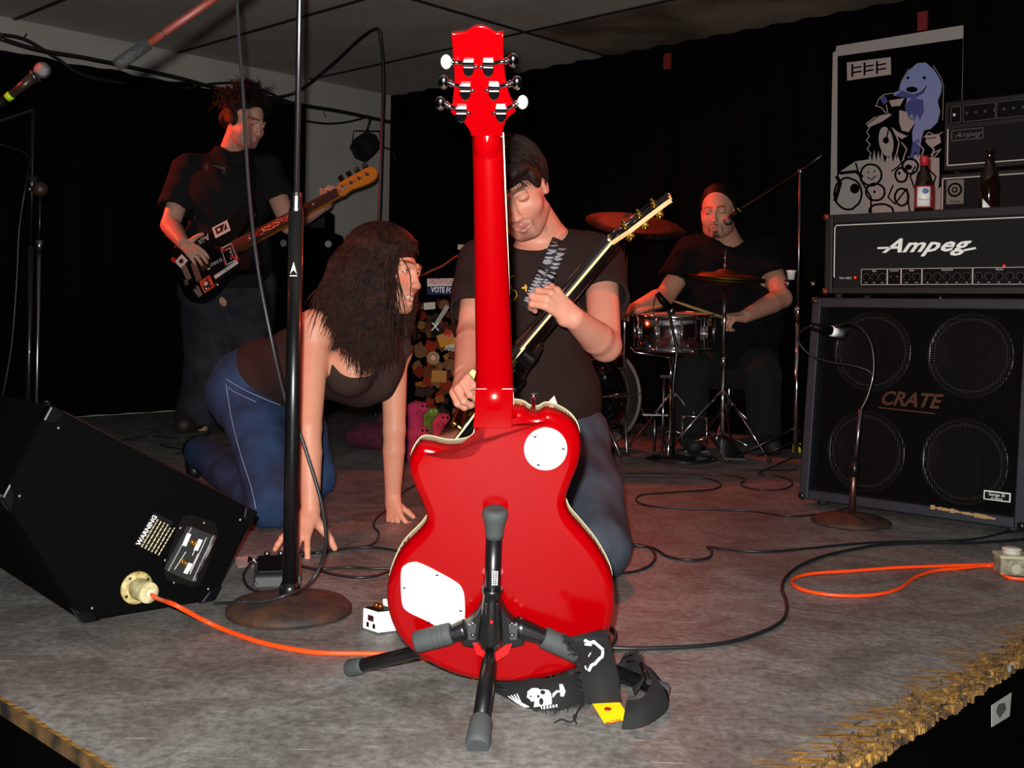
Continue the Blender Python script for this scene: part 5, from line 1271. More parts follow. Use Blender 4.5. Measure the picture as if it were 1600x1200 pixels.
def sticker(x, y, w_, h_, rot, mm, txt=None, tm=None, ts=.02, name='sticker', border=None):
    Ms = MBm @ Matrix.Translation((x, y, .0042)) @ Matrix.Rotation(rot, 4, 'Z')
    o = MB(Ms).box((0, 0, 0), (w_, h_, .0012)).build(name, mm, bass)
    ux = (Ms.to_3x3() @ V((1, 0, 0))); uy = (Ms.to_3x3() @ V((0, 1, 0))); un = ux.cross(uy)
    if border:
        bb = MB(Ms)
        for sx in (-1, 1): bb.box((sx*w_*.44, 0, .0009), (w_*.05, h_*.93, .0006)); bb.box((0, sx*h_*.44, .0009), (w_*.93, h_*.05, .0006))
        bb.build('sticker_border', border, o)
    if txt: text_obj('sticker_print', txt, ts, Ms @ V((0, 0, .0012)), ux, uy, tm, o)
    return o, Ms
M_sw = mat('sticker_white', 'cfcdc8', .5); M_sb = mat('sticker_black', '0a0a0a', .5); M_so = mat('sticker_orange', 'e0491c', .5); M_sr = mat('sticker_red', 'b8201a', .5)
# cassette sticker, crossed-out letters, banner, devil face, words
o, Ms = sticker(-.115, .13, .085, .058, 1.57, M_sw)
MB(Ms).box((0, .003, .001), (.060, .034, .0008)).build('sticker_print', M_sb, o); MB(Ms).lathe([(.008, 0), (.008, .001)], (-.012, .003, .001), (0, 0, 1), 12).build('sticker_print', M_sw, o); MB(Ms).box((.018, .003, .0018), (.004, .04, .0006), Matrix.Rotation(-.5, 3, 'Z')).build('sticker_print', M_sw, o)
o, Ms = sticker(.02, .125, .10, .066, .0, M_sb, 'FFF', M_sw, .045, border=M_sw)
MB(Ms).box((0, 0, .003), (.12, .007, .0008), Matrix.Rotation(.55, 3, 'Z')).build('red_stroke', M_sr, o); MB(Ms).box((0, .036, .001), (.10, .004, .0008)).build('red_stroke', M_sr, o); MB(Ms).box((0.03, -.036, .001), (.04, .005, .0008)).build('red_stroke', M_sr, o)
sticker(.085, .085, .018, .135, .12, M_sw)
o, Ms = sticker(.085, .085, .001, .001, .12, M_sb, 'OVERHATEGOD', M_sb, .013)
sticker(.025, .035, .003, .003, 1.57, M_sb, 'Cateco', M_sw, .034)
sticker(.0, .005, .085, .016, 0, M_sw); sticker(-.03, .0, .05, .02, .2, mat('sticker_brown', '6e5648', .5))
o, Ms = sticker(.105, -.03, .066, .060, .1, M_so)
MB(Ms).ball((0, -.002, .001), (.022, .020, .002), 14).prism([(-.024, .0, .001), (-.016, .014, .001), (-.026, .026, .001)], (0, 0, 1), .001).prism([(.024, .0, .001), (.026, .026, .001), (.016, .014, .001)], (0, 0, 1), .001).build('sticker_print', M_sb, o)
MB(Ms).ball((-.004, -.003, .003), (.010, .012, .001), 12).build('sticker_print', M_sw, o)
sticker(.12, -.085, .05, .025, .3, mat('sticker_tan', '7c6a5e', .5))
o, Ms = sticker(-.065, -.115, .05, .05, .4, M_sw); MB(Ms).lathe([(.012, 0), (.012, .001)], (0, 0, .001), (0, 0, 1), 12).build('sticker_print', M_sb, o)
sticker(-.09, -.15, .03, .02, .6, M_sr); sticker(-.11, .03, .002, .002, -1.4, M_sb, 'Aüt', M_sw, .042)
sticker(.02, -.06, .10, .03, .0, mat('sticker_worn', '5a5048', .5)); sticker(.0, -.11, .08, .028, .1, mat('sticker_faded', '6c6258', .5)); sticker(.045, -.125, .03, .02, -.2, mat('sticker_grey', '4a463f', .5))
# ================================================================ drummer, seated at the back right
def drummer():
    root = thing('person', 'drummer in a black t-shirt seated behind the kit, singing into a microphone', 'person', F(1140, 705))
    hc = W(1122, 332, 5.22); R = frame((-.34, -.90, -.12), (-.05, 0, 1))
    nb_ = W(1140, 385, 5.32); chest = W(1140, 430, 5.32); belly = W(1145, 500, 5.26)
    sR, sL = W(1082, 398, 5.32), W(1196, 398, 5.34)
    eR, wR = W(1040, 462, 5.22), W(990, 484, 5.02); eL, wL = W(1222, 466, 5.12), W(1165, 494, 4.93)
    B = Field(); B.cap(hc+R @ V((0, -.03, -.06)), nb_, .058, .068, .02)
    for s_, e_, w_ in ((sR, eR, wR), (sL, eL, wL)): B.cap(s_, e_, .058, .048, .02); B.cap(e_, e_.lerp(w_, .3), .046, .048, .012); B.cap(e_.lerp(w_, .3), w_, .048, .031, .004)
    B.cap(sL, sR, .06, .06, .03); B.chain([chest, belly], [.15, .17], .03)
    pel = W(1140, 560, 5.32); kR, kL = W(1080, 580, 4.98), W(1190, 585, 5.0); aR, aL = V((kR.x, kR.y+.05, .09)), V((kL.x+.03, kL.y+.05, .09))
    for k_, a_, q in ((kR, aR, -.1), (kL, aL, .1)): B.cap(pel+V((q, 0, 0)), k_, .09, .06, .03); B.cap(k_, a_, .055, .04, .02)
    Hf = Field(); T = head_field(Hf, hc, R, heavy=1.2, open_mouth=.006, s=1.03); Hf.cap(hc+R @ V((0, -.03, -.05)), nb_, .058, .066, .02)
    Hh = Field(); Hh.cap(eR.lerp(wR, .75), wR, .0352, .031, .004); hand(Hh, wR, V((-.5, -.8, .1)), V((.1, -.2, .9)), V((.8, -.6, .2)), [(.9, 1.1, .7)]*4, side=-1, s=1.05)
    Hh.cap(eL.lerp(wL, .75), wL, .0352, .031, .004); hand(Hh, wL, W(1130, 498, 4.88)-wL, V((.0, -.35, .9)), V((-.8, -.5, .1)), [(.9, 1.2, .8)]*4, side=-1, s=1.05)
    sdf_obj('body', [B.mesh(.009), Hf.mesh(.004), Hh.mesh(.004)], skin_mat('skin_warm'), root, head_colors(hc, R, 'c08c74', stubble=.3, goatee=.8, s=1.03, brow='140d0a'))
    Sh = Field(); Sh.wr = .006
    Sh.cap(sR, sL, .085, .085, .05); Sh.cap(chest+V((-.09, 0, 0)), chest+V((.09, 0, 0)), .165, .165, .08); Sh.cap(belly+V((-.08, 0, 0)), belly+V((.08, 0, 0)), .19, .19, .08); Sh.cap(belly, W(1140, 560, 5.3), .21, .20, .05)
    for s_, e_ in ((sR, eR), (sL, eL)):
        d = (e_-s_).normalized(); Sh.cap(s_, s_+d*.23, .082, .088, .04); Sh.cut(s_+d*.19, d, .002, .12); Sh.cap(s_+d*.12, s_+d*.26, .062, .078, .004, None, 's')
    Sh.cap(nb_+V((0, 0, -.02)), chest, .10, .15, .05); Sh.cap(nb_+V((-.01, -.03, .0)), nb_+V((-.02, -.09, .14)), .070, .10, .008, None, 's'); Sh.cut(W(1140, 575, 5.3), (0, 0, -1), .004)
    sdf_obj('t_shirt', [Sh.mesh(.009)], mat('black_cotton', '0e0e10', .95, spec=.15), root)
    J = Field(); J.wr = .005
    for k_, a_, q in ((kR, aR, -.1), (kL, aL, .1)): J.cap(pel+V((q, 0, 0)), k_, .12, .09, .04); J.cap(k_, a_, .088, .075, .01)
    J.cap(pel+V((-.1, 0, 0)), pel+V((.1, 0, 0)), .15, .15, .04); J.cut(V((0, 0, .07)), (0, 0, -1), .004)
    sdf_obj('shorts', [J.mesh(.010)], mat('black_trousers', '0c0c0e', .95), root)
    for a_ in (aR, aL):
        s_ = Field(); s_.cap(V((a_.x, a_.y, .045)), V((a_.x, a_.y-.17, .038)), .045, .04, .02); s_.cut((0, 0, .001), (0, 0, -1), .002); sdf_obj('shoe', [s_.mesh(.007)], M_rubber, root)
    Hr = Field(); E = lambda x, y, z, r: Hr.ell(T(x, y, z), r, R, .012)
    E(0, -.040, .053, (.087, .103, .087)); E(.076, -.035, .02, (.014, .045, .05)); E(-.076, -.035, .02, (.014, .045, .05)); E(0, -.09, -.01, (.07, .035, .06))
    sdf_obj('hair', [Hr.mesh(.005)], hair_mat('short_black_hair', '120d0b', '070505'), root)
    return root
drummer()
stool = thing('drum_stool', 'round black drum stool under the drummer', 'stool', V((W(1140, 560, 5.36).x, 5.36, 0)))
sc = V((W(1140, 560, 5.36).x, 5.36, 0)); MB().lathe([(.17, .38), (.18, .39), (.18, .44), (.16, .455)], sc, zz, 24).build('seat', M_rubber, stool); MB().tube([sc+zz*.1, sc+zz*.38], .014, 10).build('post', M_dchrome, stool)
for k in range(3): MB().tube([sc+zz*.2, sc+V((.2*math.cos(2.1*k), .2*math.sin(2.1*k), .012))], .009, 8).build('leg', M_dchrome, stool)
# ================================================================ amplifiers on the right
cu = V((.737, -.676, 0)).normalized(); cv = V((.676, .737, 0)).normalized()      # along the front / away from us
def rig(o):
    o = V(o); return lambda a, d, z: o+cu*a+cv*d+zz*z
CB = F(1247, 788); CB = V((CB.x, CB.y, 0)); K = rig(CB)
Wd, Hc, Dp = 0.715, 0.69, 0.36
def zat(px, py, pt):      # height that appears at row py when standing at pt
    return H-((py-CY)*CT-(px-CX)*ST)/FPX*pt.y
M_navy = mat('blue_black_tolex', '1d212b', 0.6, var=(30, .3), bump=(400, .6, .0008))
cab = thing('speaker_cabinet', 'large blue-black speaker cabinet with four round speakers behind its grille', 'speaker', K(Wd/2, Dp/2, 0))
slant = .075
def KF(a, z, d=0.0): return K(a, d+slant*z/Hc, z)
z0 = .02
bt = .032
def slab(a0, a1, z0_, z1_, d0, d1, name, m_, par, bev=.004):
    return MB().hexa([KF(a0, z0_, d0), KF(a1, z0_, d0), K(a1, d1, z0_), K(a0, d1, z0_)], [KF(a0, z1_, d0), KF(a1, z1_, d0), K(a1, d1, z1_), K(a0, d1, z1_)]).build(name, m_, par, bevel=bev)
slab(0, bt, z0, Hc, 0, Dp, 'side_panel', M_navy, cab); slab(Wd-bt, Wd, z0, Hc, 0, Dp, 'side_panel', M_navy, cab)
slab(bt, Wd-bt, z0, z0+bt, 0, Dp, 'bottom_panel', M_navy, cab); slab(bt, Wd-bt, Hc-bt, Hc, 0, Dp, 'top_panel', M_navy, cab)
M_baf = mat('black_baffle', '060505', .9, spec=.05); MB().hexa([KF(bt, z0+bt, .055), KF(Wd-bt, z0+bt, .055), KF(Wd-bt, z0+bt, .07), KF(bt, z0+bt, .07)], [KF(bt, Hc-bt, .055), KF(Wd-bt, Hc-bt, .055), KF(Wd-bt, Hc-bt, .07), KF(bt, Hc-bt, .07)]).build('baffle', M_baf, cab)
M_cone = mat('speaker_cone_paper', '2b2523', .85); M_ring = mat('speaker_rim', '161414', .35)
fn = (K(0, -1, 0)-K(0, 0, 0)); sl = V((0, 0, 1))*Hc+cv*slant; fnn = sl.cross(cu).normalized(); fnn = fnn if fnn.dot(fn) > 0 else -fnn
for a_, z_ in ((.20, .515), (.515, .515), (.20, .19), (.515, .19)):
    c = KF(a_, z_, .052); sp = MB().lathe([(.135, 0), (.135, .008), (.128, .012), (.122, .006)], c, fnn, 36).build('speaker', M_ring, cab)
    MB().lathe([(.121, .006), (.112, .010), (.106, .004), (.045, -.028), (.042, -.022), (.025, -.014), (0.0, -.012)], c, fnn, 36).build('cone', M_cone, sp)
# see-through grille cloth: a fine real mesh of threads would be too dense, so a thin frame carries crossing wires
M_grl = mat('dark_grille_cloth', '0a0909', .9, spec=.1)
gm = MB(); nth = 84
for k in range(nth+1):
    a_ = bt+(Wd-2*bt)*k/nth; gm.hexa([KF(a_-.0012, z0+bt, .022), KF(a_+.0012, z0+bt, .022), KF(a_+.0012, z0+bt, .024), KF(a_-.0012, z0+bt, .024)], [KF(a_-.0012, Hc-bt, .022), KF(a_+.0012, Hc-bt, .022), KF(a_+.0012, Hc-bt, .024), KF(a_-.0012, Hc-bt, .024)])
    z_ = z0+bt+(Hc-2*bt-z0)*k/nth; gm.hexa([KF(bt, z_-.0012, .020), KF(Wd-bt, z_-.0012, .020), KF(Wd-bt, z_-.0012, .022), KF(bt, z_-.0012, .022)], [KF(bt, z_+.0012, .020), KF(Wd-bt, z_+.0012, .020), KF(Wd-bt, z_+.0012, .022), KF(bt, z_+.0012, .022)])
tag(gm.build('grille_cloth', M_grl, cab), kind='stuff')
M_badge = mat('dull_orange_badge', '3e1e08', .5)
def face_text(s, a_, z_, size, m_, par, d=0.012, ws=1.0, shear=0.0, bold=.0008, name='badge'):
    return text_obj(name, s, size, KF(a_, z_, d), cu, sl, m_, par, .002, shear=shear, wscale=ws, bold=bold)
bg = face_text('CRATE', .345, .368, .062, M_badge, cab, .016, 1.0, .35, .0016)
strokes(q := MB(), [(-.095, -.030, .085, -.036)], KF(.345, .368, .016), cu, sl, .004, .002); q.build('badge_line', M_badge, bg)
lbp = KF(.630, .105, .012); pl = MB(); flat_poly(pl, [(-.038, -.0135), (.038, -.0135), (.038, .0135), (-.038, .0135)], lbp, cu, sl, .003); lab = pl.build('name_plate', M_white, cab)
pl = MB(); flat_poly(pl, [(-.035, -.0105), (.035, -.0105), (.035, .0105), (-.035, .0105)], lbp-cv*.0034, cu, sl, .001); pl.build('plate_field', M_black, lab)
text_obj('plate_print', 'Garage 30', .0125, lbp-cv*.005+zz*.004, cu, sl, M_white, lab, wscale=.9); text_obj('plate_print', 'of Altona', .009, lbp-cv*.005-zz*.006, cu, sl, M_white, lab)
ms_ = MB(); rnd = random.Random(2)
for k in range(16):
    a_ = .44+.012*k; zc = z0+.030-.0006*k; w2 = rnd.uniform(.002, .0065)
    ms_.hexa([KF(a_, zc-w2, -.0012), KF(a_+.013, zc-w2*rnd.uniform(.4, 1), -.0012), KF(a_+.013, zc-w2, .001), KF(a_, zc-w2, .001)], [KF(a_, zc+w2, -.0012), KF(a_+.013, zc+w2*rnd.uniform(.3, 1), -.0012), KF(a_+.013, zc+w2, .001), KF(a_, zc+w2, .001)])
tag(ms_.build('torn_wood', mat('torn_wood', 'a9865a', .8), cab), kind='stuff')
for a_ in (.01, Wd-.01):
    for z_ in (z0+.01, Hc-.01): MB().ball(KF(a_, z_, .008), (.016, .016, .014), 12).build('corner', mat('worn_corner', '3a2a20', .4, .4) if z_ > .3 else M_blackm, cab)
for a_, d_ in ((.06, .06), (Wd-.05, .06), (.06, .32), (Wd-.05, .32)): MB().lathe([(.018, 0), (.020, z0)], K(a_, d_, 0), zz, 12).build('foot', M_rubber, cab)
# ---- the amplifier head on top
A0 = K(.022, .115, Hc+.001); hw, hh, hdp = .70, .280, .28
def AH(a, z, d=0.0): return A0+cu*a+cv*d+zz*z
head = thing('amplifier_head', 'wide black amplifier head with white script logo standing on the large cabinet', 'amplifier', AH(hw/2, 0, hdp/2))
M_btol = mat('black_tolex_grain', '0e0c0c', .6, bump=(450, .6, .0008))
def hbox(a0, a1, z0_, z1_, d0, d1, name, m_, par, bev=.0, f=AH):
    return MB().hexa([f(a0, z0_, d0), f(a1, z0_, d0), f(a1, z0_, d1), f(a0, z0_, d1)], [f(a0, z1_, d0), f(a1, z1_, d0), f(a1, z1_, d1), f(a0, z1_, d1)]).build(name, m_, par, bevel=bev)
fz0 = .014
hbox(0, .028, fz0, hh, 0, hdp, 'side_panel', M_btol, head, .004); hbox(hw-.028, hw, fz0, hh, 0, hdp, 'side_panel', M_btol, head, .004)
hbox(.028, hw-.028, fz0, fz0+.022, 0, hdp, 'bottom_panel', M_btol, head, .003); hbox(.028, hw-.028, hh-.028, hh, 0, hdp, 'top_panel', M_btol, head, .003)
hbox(.028, hw-.028, fz0+.022, hh-.028, .012, .03, 'grille_board', mat('black_grille_cloth', '0a0908', .95, bump=(600, .8, .001)), head)
pan = hbox(.13, hw-.03, fz0+.028, fz0+.082, .004, .014, 'control_panel', M_black, head, .001)
M_pipe = mat('white_piping', 'cfcac2', .5)
pp = MB().tube([AH(.034, .068, .009), AH(.032, .074, .008), AH(.032, hh-.042, .008), AH(.038, hh-.035, .008), AH(hw-.036, hh-.035, .008), AH(hw-.031, hh-.041, .008), AH(hw-.031, .074, .008)], .0022, 8).build('piping', M_pipe, head)
logo = text_obj('logo', 'Ampeg', .062, AH(.335, .168, .005), cu, zz, M_white, head, .004, shear=.5, wscale=1.42, bold=.0014, spacing=1.06)
q = MB(); strokes(q, [(-.150, .004, -.105, .004), (.130, -.010, .165, -.004)], AH(.335, .160, .006), cu, zz, .006, .003); q.build('logo_tail', M_white, logo)
text_obj('model_print', 'VH-140C', .0115, AH(.075, .066, .004), cu, zz, M_pipe, head, .0006)
M_led = mat('red_pilot_lamp', 'ff2010', .4, emit=('ff1408', 6)); MB().ball(AH(.110, .068, .002), .0035, 10).build('pilot_lamp', M_led, head)
MB().ball(AH(.585, .100, .002), .0030, 10).build('pilot_lamp', M_led, head)
secs = [(.130, .220), (.220, .266), (.266, .334), (.334, .492), (.492, .652), (.652, .672)]
q = MB()
for a0, a1 in secs:
    a0 += .001; a1 -= .001; w2 = .0014; zl, zh = fz0+.030, fz0+.081
    strokes(q, [(a0, zl, a1, zl), (a1, zl, a1, zh), (a1, zh, a0, zh), (a0, zh, a0, zl)], AH(0, 0, .0032), cu, zz, w2, .0006)
q.build('panel_lines', M_pipe, pan)
for s_, a_ in (('Gain', .175), ('Channel', .243), ('Gain', .30), ('Channel B', .413), ('Master', .572)):
    text_obj('panel_print', s_, .0085, AH(a_, fz0+.0755, .003), cu, zz, M_pipe, pan, .0004)
kn_ = [.148, .176, .204, .284, .316]+[.352+.0305*k for k in range(5)]+[.510+.0305*k for k in range(5)]
tick = MB()
for a_ in kn_:
    c = AH(a_, fz0+.055, .003); MB().lathe([(.0078, 0), (.0075, .009), (.0055, .011)], c, -cv, 14).box(c-cv*.0112+zz*.003, (.001, .001, .006)).build('knob', M_black, pan)
    for k in range(11):
        g_ = math.radians(-140+28*k); p_ = c+cu*(math.sin(g_)*.0115)+zz*(math.cos(g_)*.0115); tick.box(p_, (.0014, .0014, .0014))
    text_obj('panel_print', 'VOL' if a_ < .33 else 'EQ', .005, c-zz*.019, cu, zz, M_pipe, pan, .0004)
tick.build('knob_ticks', mat('dim_print', '9a8f80', .5), pan)
for a_ in (.232, .254, .66, .668): MB().ball(AH(a_, fz0+.055, .0), .0035, 10).build('toggle_switch', M_chrome, pan)
for a_, d_ in ((.04, .03), (hw-.04, .03), (.04, .25), (hw-.04, .25)): MB().lathe([(.012, 0), (.014, fz0)], AH(a_, 0, d_), zz, 12).build('foot', M_rubber, head)
for z_ in (fz0+.008, hh-.006): MB().ball(AH(.004, z_, .004), (.012, .012, .012), 10).build('corner', mat('copper_worn_corner', '7a3c1c', .4, .5), head)
# ---- rear stack: bass cabinet with a head on top, seen over the first one
rb = W(1467, 335, 4.35); RB = V((rb.x, rb.y, 0)); 
def RS(a, z, d=0.0): return RB+cu*a+cv*d+zz*z
zt_ = zat(1469, 272, RB)
bc_ = thing('bass_cabinet', 'tall black bass cabinet behind the amplifier head, round emblem on its grille', 'speaker', RS(.33, 0, .2))
hbox(0, .66, .03, zt_, .012, .42, 'cabinet', M_btol, bc_, .005, RS)
hbox(.012, .648, .05, zt_-.02, .004, .012, 'grille', mat('black_grille_cloth', '0a0908', .95), bc_, 0, RS)
q = MB(); w2 = .004; strokes(q, [(.012, .05, .012, zt_-.02), (.012, zt_-.02, .648, zt_-.02), (.648, zt_-.02, .648, .05), (.648, .05, .012, .05)], RS(0, 0, .004), cu, zz, w2, .003); q.build('piping', M_pipe, bc_)
em = RS(.062, zt_-.075, .002); q = MB(); flat_poly(q, [(-.034, -.048), (.034, -.048), (.034, .048), (-.034, .048)], em, cu, zz, .002); ep_ = q.build('emblem_plate', mat('grey_emblem', '77726c', .5), bc_)
q = MB(); q.lathe([(.029, 0), (.029, .001)], em-cv*.0025+zz*.008, -cv, 24); q.build('emblem_ring', M_black, ep_)
MB().lathe([(.020, 0), (.020, .001)], em-cv*.0036+zz*.008, -cv, 24).build('emblem_ring', mat('grey_emblem', '77726c', .5), ep_); MB().lathe([(.012, 0), (.012, .001)], em-cv*.0047+zz*.008, -cv, 20).build('emblem_ring', M_black, ep_)
MB().lathe([(.006, 0), (.006, .001)], em-cv*.0058+zz*.008, -cv, 16).build('emblem_ring', mat('grey_emblem', '77726c', .5), ep_)
text_obj('emblem_print', 'Ampeg', .014, em-cv*.003-zz*.037, cu, zz, M_black, ep_, .0005, shear=.4)
for a_, d_ in ((.05, .05), (.6, .05), (.05, .35), (.6, .35)): MB().lathe([(.02, 0), (.02, .03)], RS(a_, 0, d_), zz, 10).build('foot', M_rubber, bc_)
zt2 = zat(1485, 160, RB)
hz_ = zt_+.012; hd2 = thing('bass_amplifier', 'black bass amplifier head with small script plate on top of the tall bass cabinet', 'amplifier', RS(.33, hz_, .2))
hbox(.012, .62, hz_, zt2, .01, .34, 'cabinet', M_btol, hd2, .005, RS)
for a_, d_ in ((.05, .05), (.58, .05), (.05, .3), (.58, .3)): MB().lathe([(.012, 0), (.012, .0125)], RS(a_, zt_-.0005, d_), zz, 10).build('foot', M_rubber, hd2)
gz0, gz1 = hz_+.02, hz_+(zt2-hz_)*.60
hbox(.03, .60, gz0, gz1, .004, .01, 'grille', mat('black_grille_cloth', '0a0908', .95), hd2, 0, RS)
q = MB(); strokes(q, [(.03, gz1, .03, gz0), (.03, gz0, .60, gz0)], RS(0, 0, .003), cu, zz, .0042, .003); q.build('piping', M_pipe, hd2)
pz = gz1-.028; q = MB(); strokes(q, [(.045, pz-.02, .165, pz-.02), (.165, pz-.02, .165, pz+.02), (.165, pz+.02, .045, pz+.02), (.045, pz+.02, .045, pz-.02)], RS(0, 0, .003), cu, zz, .0025, .002); pb_ = q.build('script_plate', mat('dim_plate', '6a6460', .5), hd2)
text_obj('plate_print', 'Ampeg', .030, RS(.105, pz, .002), cu, zz, mat('dim_plate', '6a6460', .5), pb_, .001, shear=.5, wscale=1.15)
hbox(.03, .60, gz1+.018, zt2-.02, .004, .01, 'control_panel', M_black, hd2, 0, RS)
q = MB(); cz0, cz1 = gz1+.022, zt2-.024
for a0, a1 in ((.04, .078), (.088, .21), (.216, .59)): strokes(q, [(a0, cz0, a1, cz0), (a1, cz0, a1, cz1), (a1, cz1, a0, cz1), (a0, cz1, a0, cz0)], RS(0, 0, .0035), cu, zz, .0018, .001)
q.build('panel_lines', mat('dim_plate', '6a6460', .5), hd2)
for k in range(12): MB().lathe([(.007, 0), (.006, .008)], RS(.105+.035*k, (cz0+cz1)/2, .003), -cv, 10).build('knob', M_dchrome, hd2)
MB().box(RS(.053, (cz0+cz1)/2, .002), (.008, .004, .010)).build('power_switch', M_white, hd2)
# ---- bottles on the amplifier head
M_bg = mat('brown_bottle_glass', '1c0d06', .08, coat=.6)
def bottle(p, label, hgt=.230, r=.031):
    o = thing('beer_bottle', label, 'bottle', p)
    pr_ = [(r*.9, 0), (r, .004), (r, hgt*.55), (r*.9, hgt*.63), (r*.5, hgt*.75), (.0135, hgt*.84), (.0128, hgt*.95), (.0145, hgt*.96), (.0145, hgt*.985), (.012, hgt)]
    MB().lathe(pr_, p, zz, 24).build('glass', M_bg, o); return o
htop = hh
p1 = W(1443, 330, 3.86); ta = (p1-A0).dot(cu); td_ = max(.05, (p1-A0).dot(cv)); bp1 = AH(ta, hh, td_)
b1_ = bottle(bp1, 'brown beer bottle with a red and white label on the amplifier head')
MB().lathe([(.0316, .045), (.0316, .125)], bp1, zz, 28).build('label', mat('label_red', 'b8202a', .5), b1_)
q = MB(); 
def wrap(b, p, r, z0_, z1_, g0, g1, m_, name, par):
    vs = []; n = 8
    for i in range(n+1):
        g_ = g0+(g1-g0)*i/n; x, y = r*math.cos(g_), r*math.sin(g_); vs += [p+V((x, y, z0_)), p+V((x, y, z1_))]
    o = MB().add(vs, [(2*i, 2*i+2, 2*i+3, 2*i+1) for i in range(n)], True).build(name, m_, par); md = o.modifiers.new('s', 'SOLIDIFY'); md.thickness = .0004; return o
lw = wrap(None, bp1, .0321, .050, .119, -2.75, -1.15, M_white, 'label_panel', b1_)
text_obj('label_print', 'Budweiser', .0115, bp1+V((-.004, -.0327, .075)), (1, -.1, 0), zz, mat('label_red', 'b8202a', .5), b1_, .0003)
MB().ball(bp1+V((-.006, -.0315, .104)), (.012, .002, .010), 12).build('label_emblem', mat('label_blue', '6a7aa8', .5), b1_)
MB().lathe([(.0150, .196), (.0152, .226), (.014, .231)], bp1, zz, 16).build('neck_foil', mat('label_red', 'b8202a', .5), b1_)
p2 = W(1545, 326, 3.72); ta = (p2-A0).dot(cu); td_ = max(.04, (p2-A0).dot(cv)); bp2 = AH(ta, hh, td_)
b2_ = bottle(bp2, 'dark brown beer bottle with torn white label, right of the red-labelled one', .24, .031)
fl_ = MB(); vs = []; n = 8
for i in range(n+1):
    g_ = -2.7+1.5*i/n; x, y = .0318*math.cos(g_), .0318*math.sin(g_); vs += [bp2+V((x, y, .012)), bp2+V((x, y, .012+.055*(1-i/n)+.002))]
o = fl_.add(vs, [(2*i, 2*i+2, 2*i+3, 2*i+1) for i in range(n)], True).build('torn_label', M_white, b2_); md = o.modifiers.new('s', 'SOLIDIFY'); md.thickness = .0004
# ---- poster taped on the drape of the right wall
Rw = SP(LR-.10, 0); wn_ = -dR; ux_ = -dL
po0 = on_plane(1297, 336, Rw, dR); po_tl = on_plane(1307, 72, Rw, dR); po_tr = on_plane(1512, 41, Rw, dR)
pw = (po_tr-po_tl).dot(ux_); ph = po_tl.z-po0.z
post = thing('poster', 'framed-looking band poster of a shaggy blue creature on a motorbike, taped to black curtain', 'poster', po0)
def PO(x, y, h=0.0): return po0+ux_*(x*pw)+zz*(y*ph)-dR*h     # 0..1 across, 0..1 up
def ppoly(pts, m_, h, name='printed_shape', par=None):
    q = MB(); k = [PO(x, y, h) for x, y in pts]; n_ = V((0, 0, 0))
    for i in range(1, len(k)-1): n_ += (k[i]-k[0]).cross(k[i+1]-k[0])
    if n_.dot(-dR) < 0: k.reverse()
    return q.prism(k, -dR, .0006)
def pput(polys, m_, h, name):
    q = MB()
    for p_ in polys: t_ = ppoly(p_, m_, h); q.add(t_.v, t_.f)
    return q.build(name, m_, post)
def im(px, py):            # photograph position to poster coordinates
    p_ = on_plane(px, py, Rw, dR)-po0; return (p_.dot(ux_)/pw, p_.z/ph)
M_pw = mat('poster_white', 'a8a29e', .6); M_pk = mat('poster_black', '040404', .9, spec=.05); M_pb = mat('poster_blue', '7f92c4', .6); M_pd = mat('poster_deep_blue', '3c4c8e', .6)
pput([[(0, 0), (1, 0), (1, 1), (.03, 1), (.022, .97), (0, .965)]], M_pw, .0, 'sheet')
pput([[im(*p) for p in ((1308, 274), (1309, 88), (1505, 60), (1503, 152), (1506, 262), (1465, 296), (1440, 300), (1330, 290))]], M_pk, .0008, 'black_field')
def C6(pts): return [im(1260+x/3.75, 20+y/3.75) for x, y in pts]
pput([C6([(238, 292), (495, 260), (497, 362), (240, 398)])], M_pw, .0016, 'name_box')
L6 = lambda pts, w: [[im(1260+x/3.75, 20+y/3.75) for x, y in q_] for q_ in line(pts, w)]
pk = []
for x0 in (270, 342, 415):
    y_ = -(x0-270)*.12; pk += L6([(x0, 302+y_), (x0, 374+y_)], 11)+L6([(x0, 325+y_), (x0+52, 316+y_)], 9)+L6([(x0, 352+y_), (x0+52, 343+y_)], 9)
pput(pk, M_pk, .0024, 'name_letters')
head_ = C6([(552, 430), (562, 400), (600, 340), (650, 295), (700, 292), (745, 330), (775, 375), (795, 420), (790, 470), (770, 520), (785, 580), (770, 640), (730, 680), (690, 690), (675, 740), (665, 800), (640, 815), (625, 770), (620, 700), (640, 640), (600, 620), (580, 560), (590, 500), (560, 490), (510, 485), (520, 465), (550, 455)])
pput([head_], M_pb, .0016, 'creature')
pput([C6([(560, 455), (600, 470), (640, 480), (690, 455), (705, 430), (690, 470), (640, 500), (585, 500), (520, 488)]), C6([(575, 545), (620, 500), (685, 510), (690, 580), (665, 630), (650, 590), (635, 635), (622, 590), (600, 610)]), C6([(625, 760), (660, 740), (670, 800), (655, 850), (640, 810), (625, 870), (605, 860)]), C6([(430, 500), (460, 485), (480, 520), (455, 540)])], M_pd, .0024, 'creature_shade'); tag(bpy.data.objects['creature_shade'], kind='stuff')
pput([C6(blob(620, 450, 34, 17, 14))]+[C6(blob(596, 382, 9, 9, 10)), C6(blob(692, 382, 10, 9, 10))]+[[im(1260+x/3.75, 20+y/3.75) for x, y in q_] for q_ in line([(640, 480), (680, 462), (706, 430)], 5)], M_pk, .0032, 'creature_face')
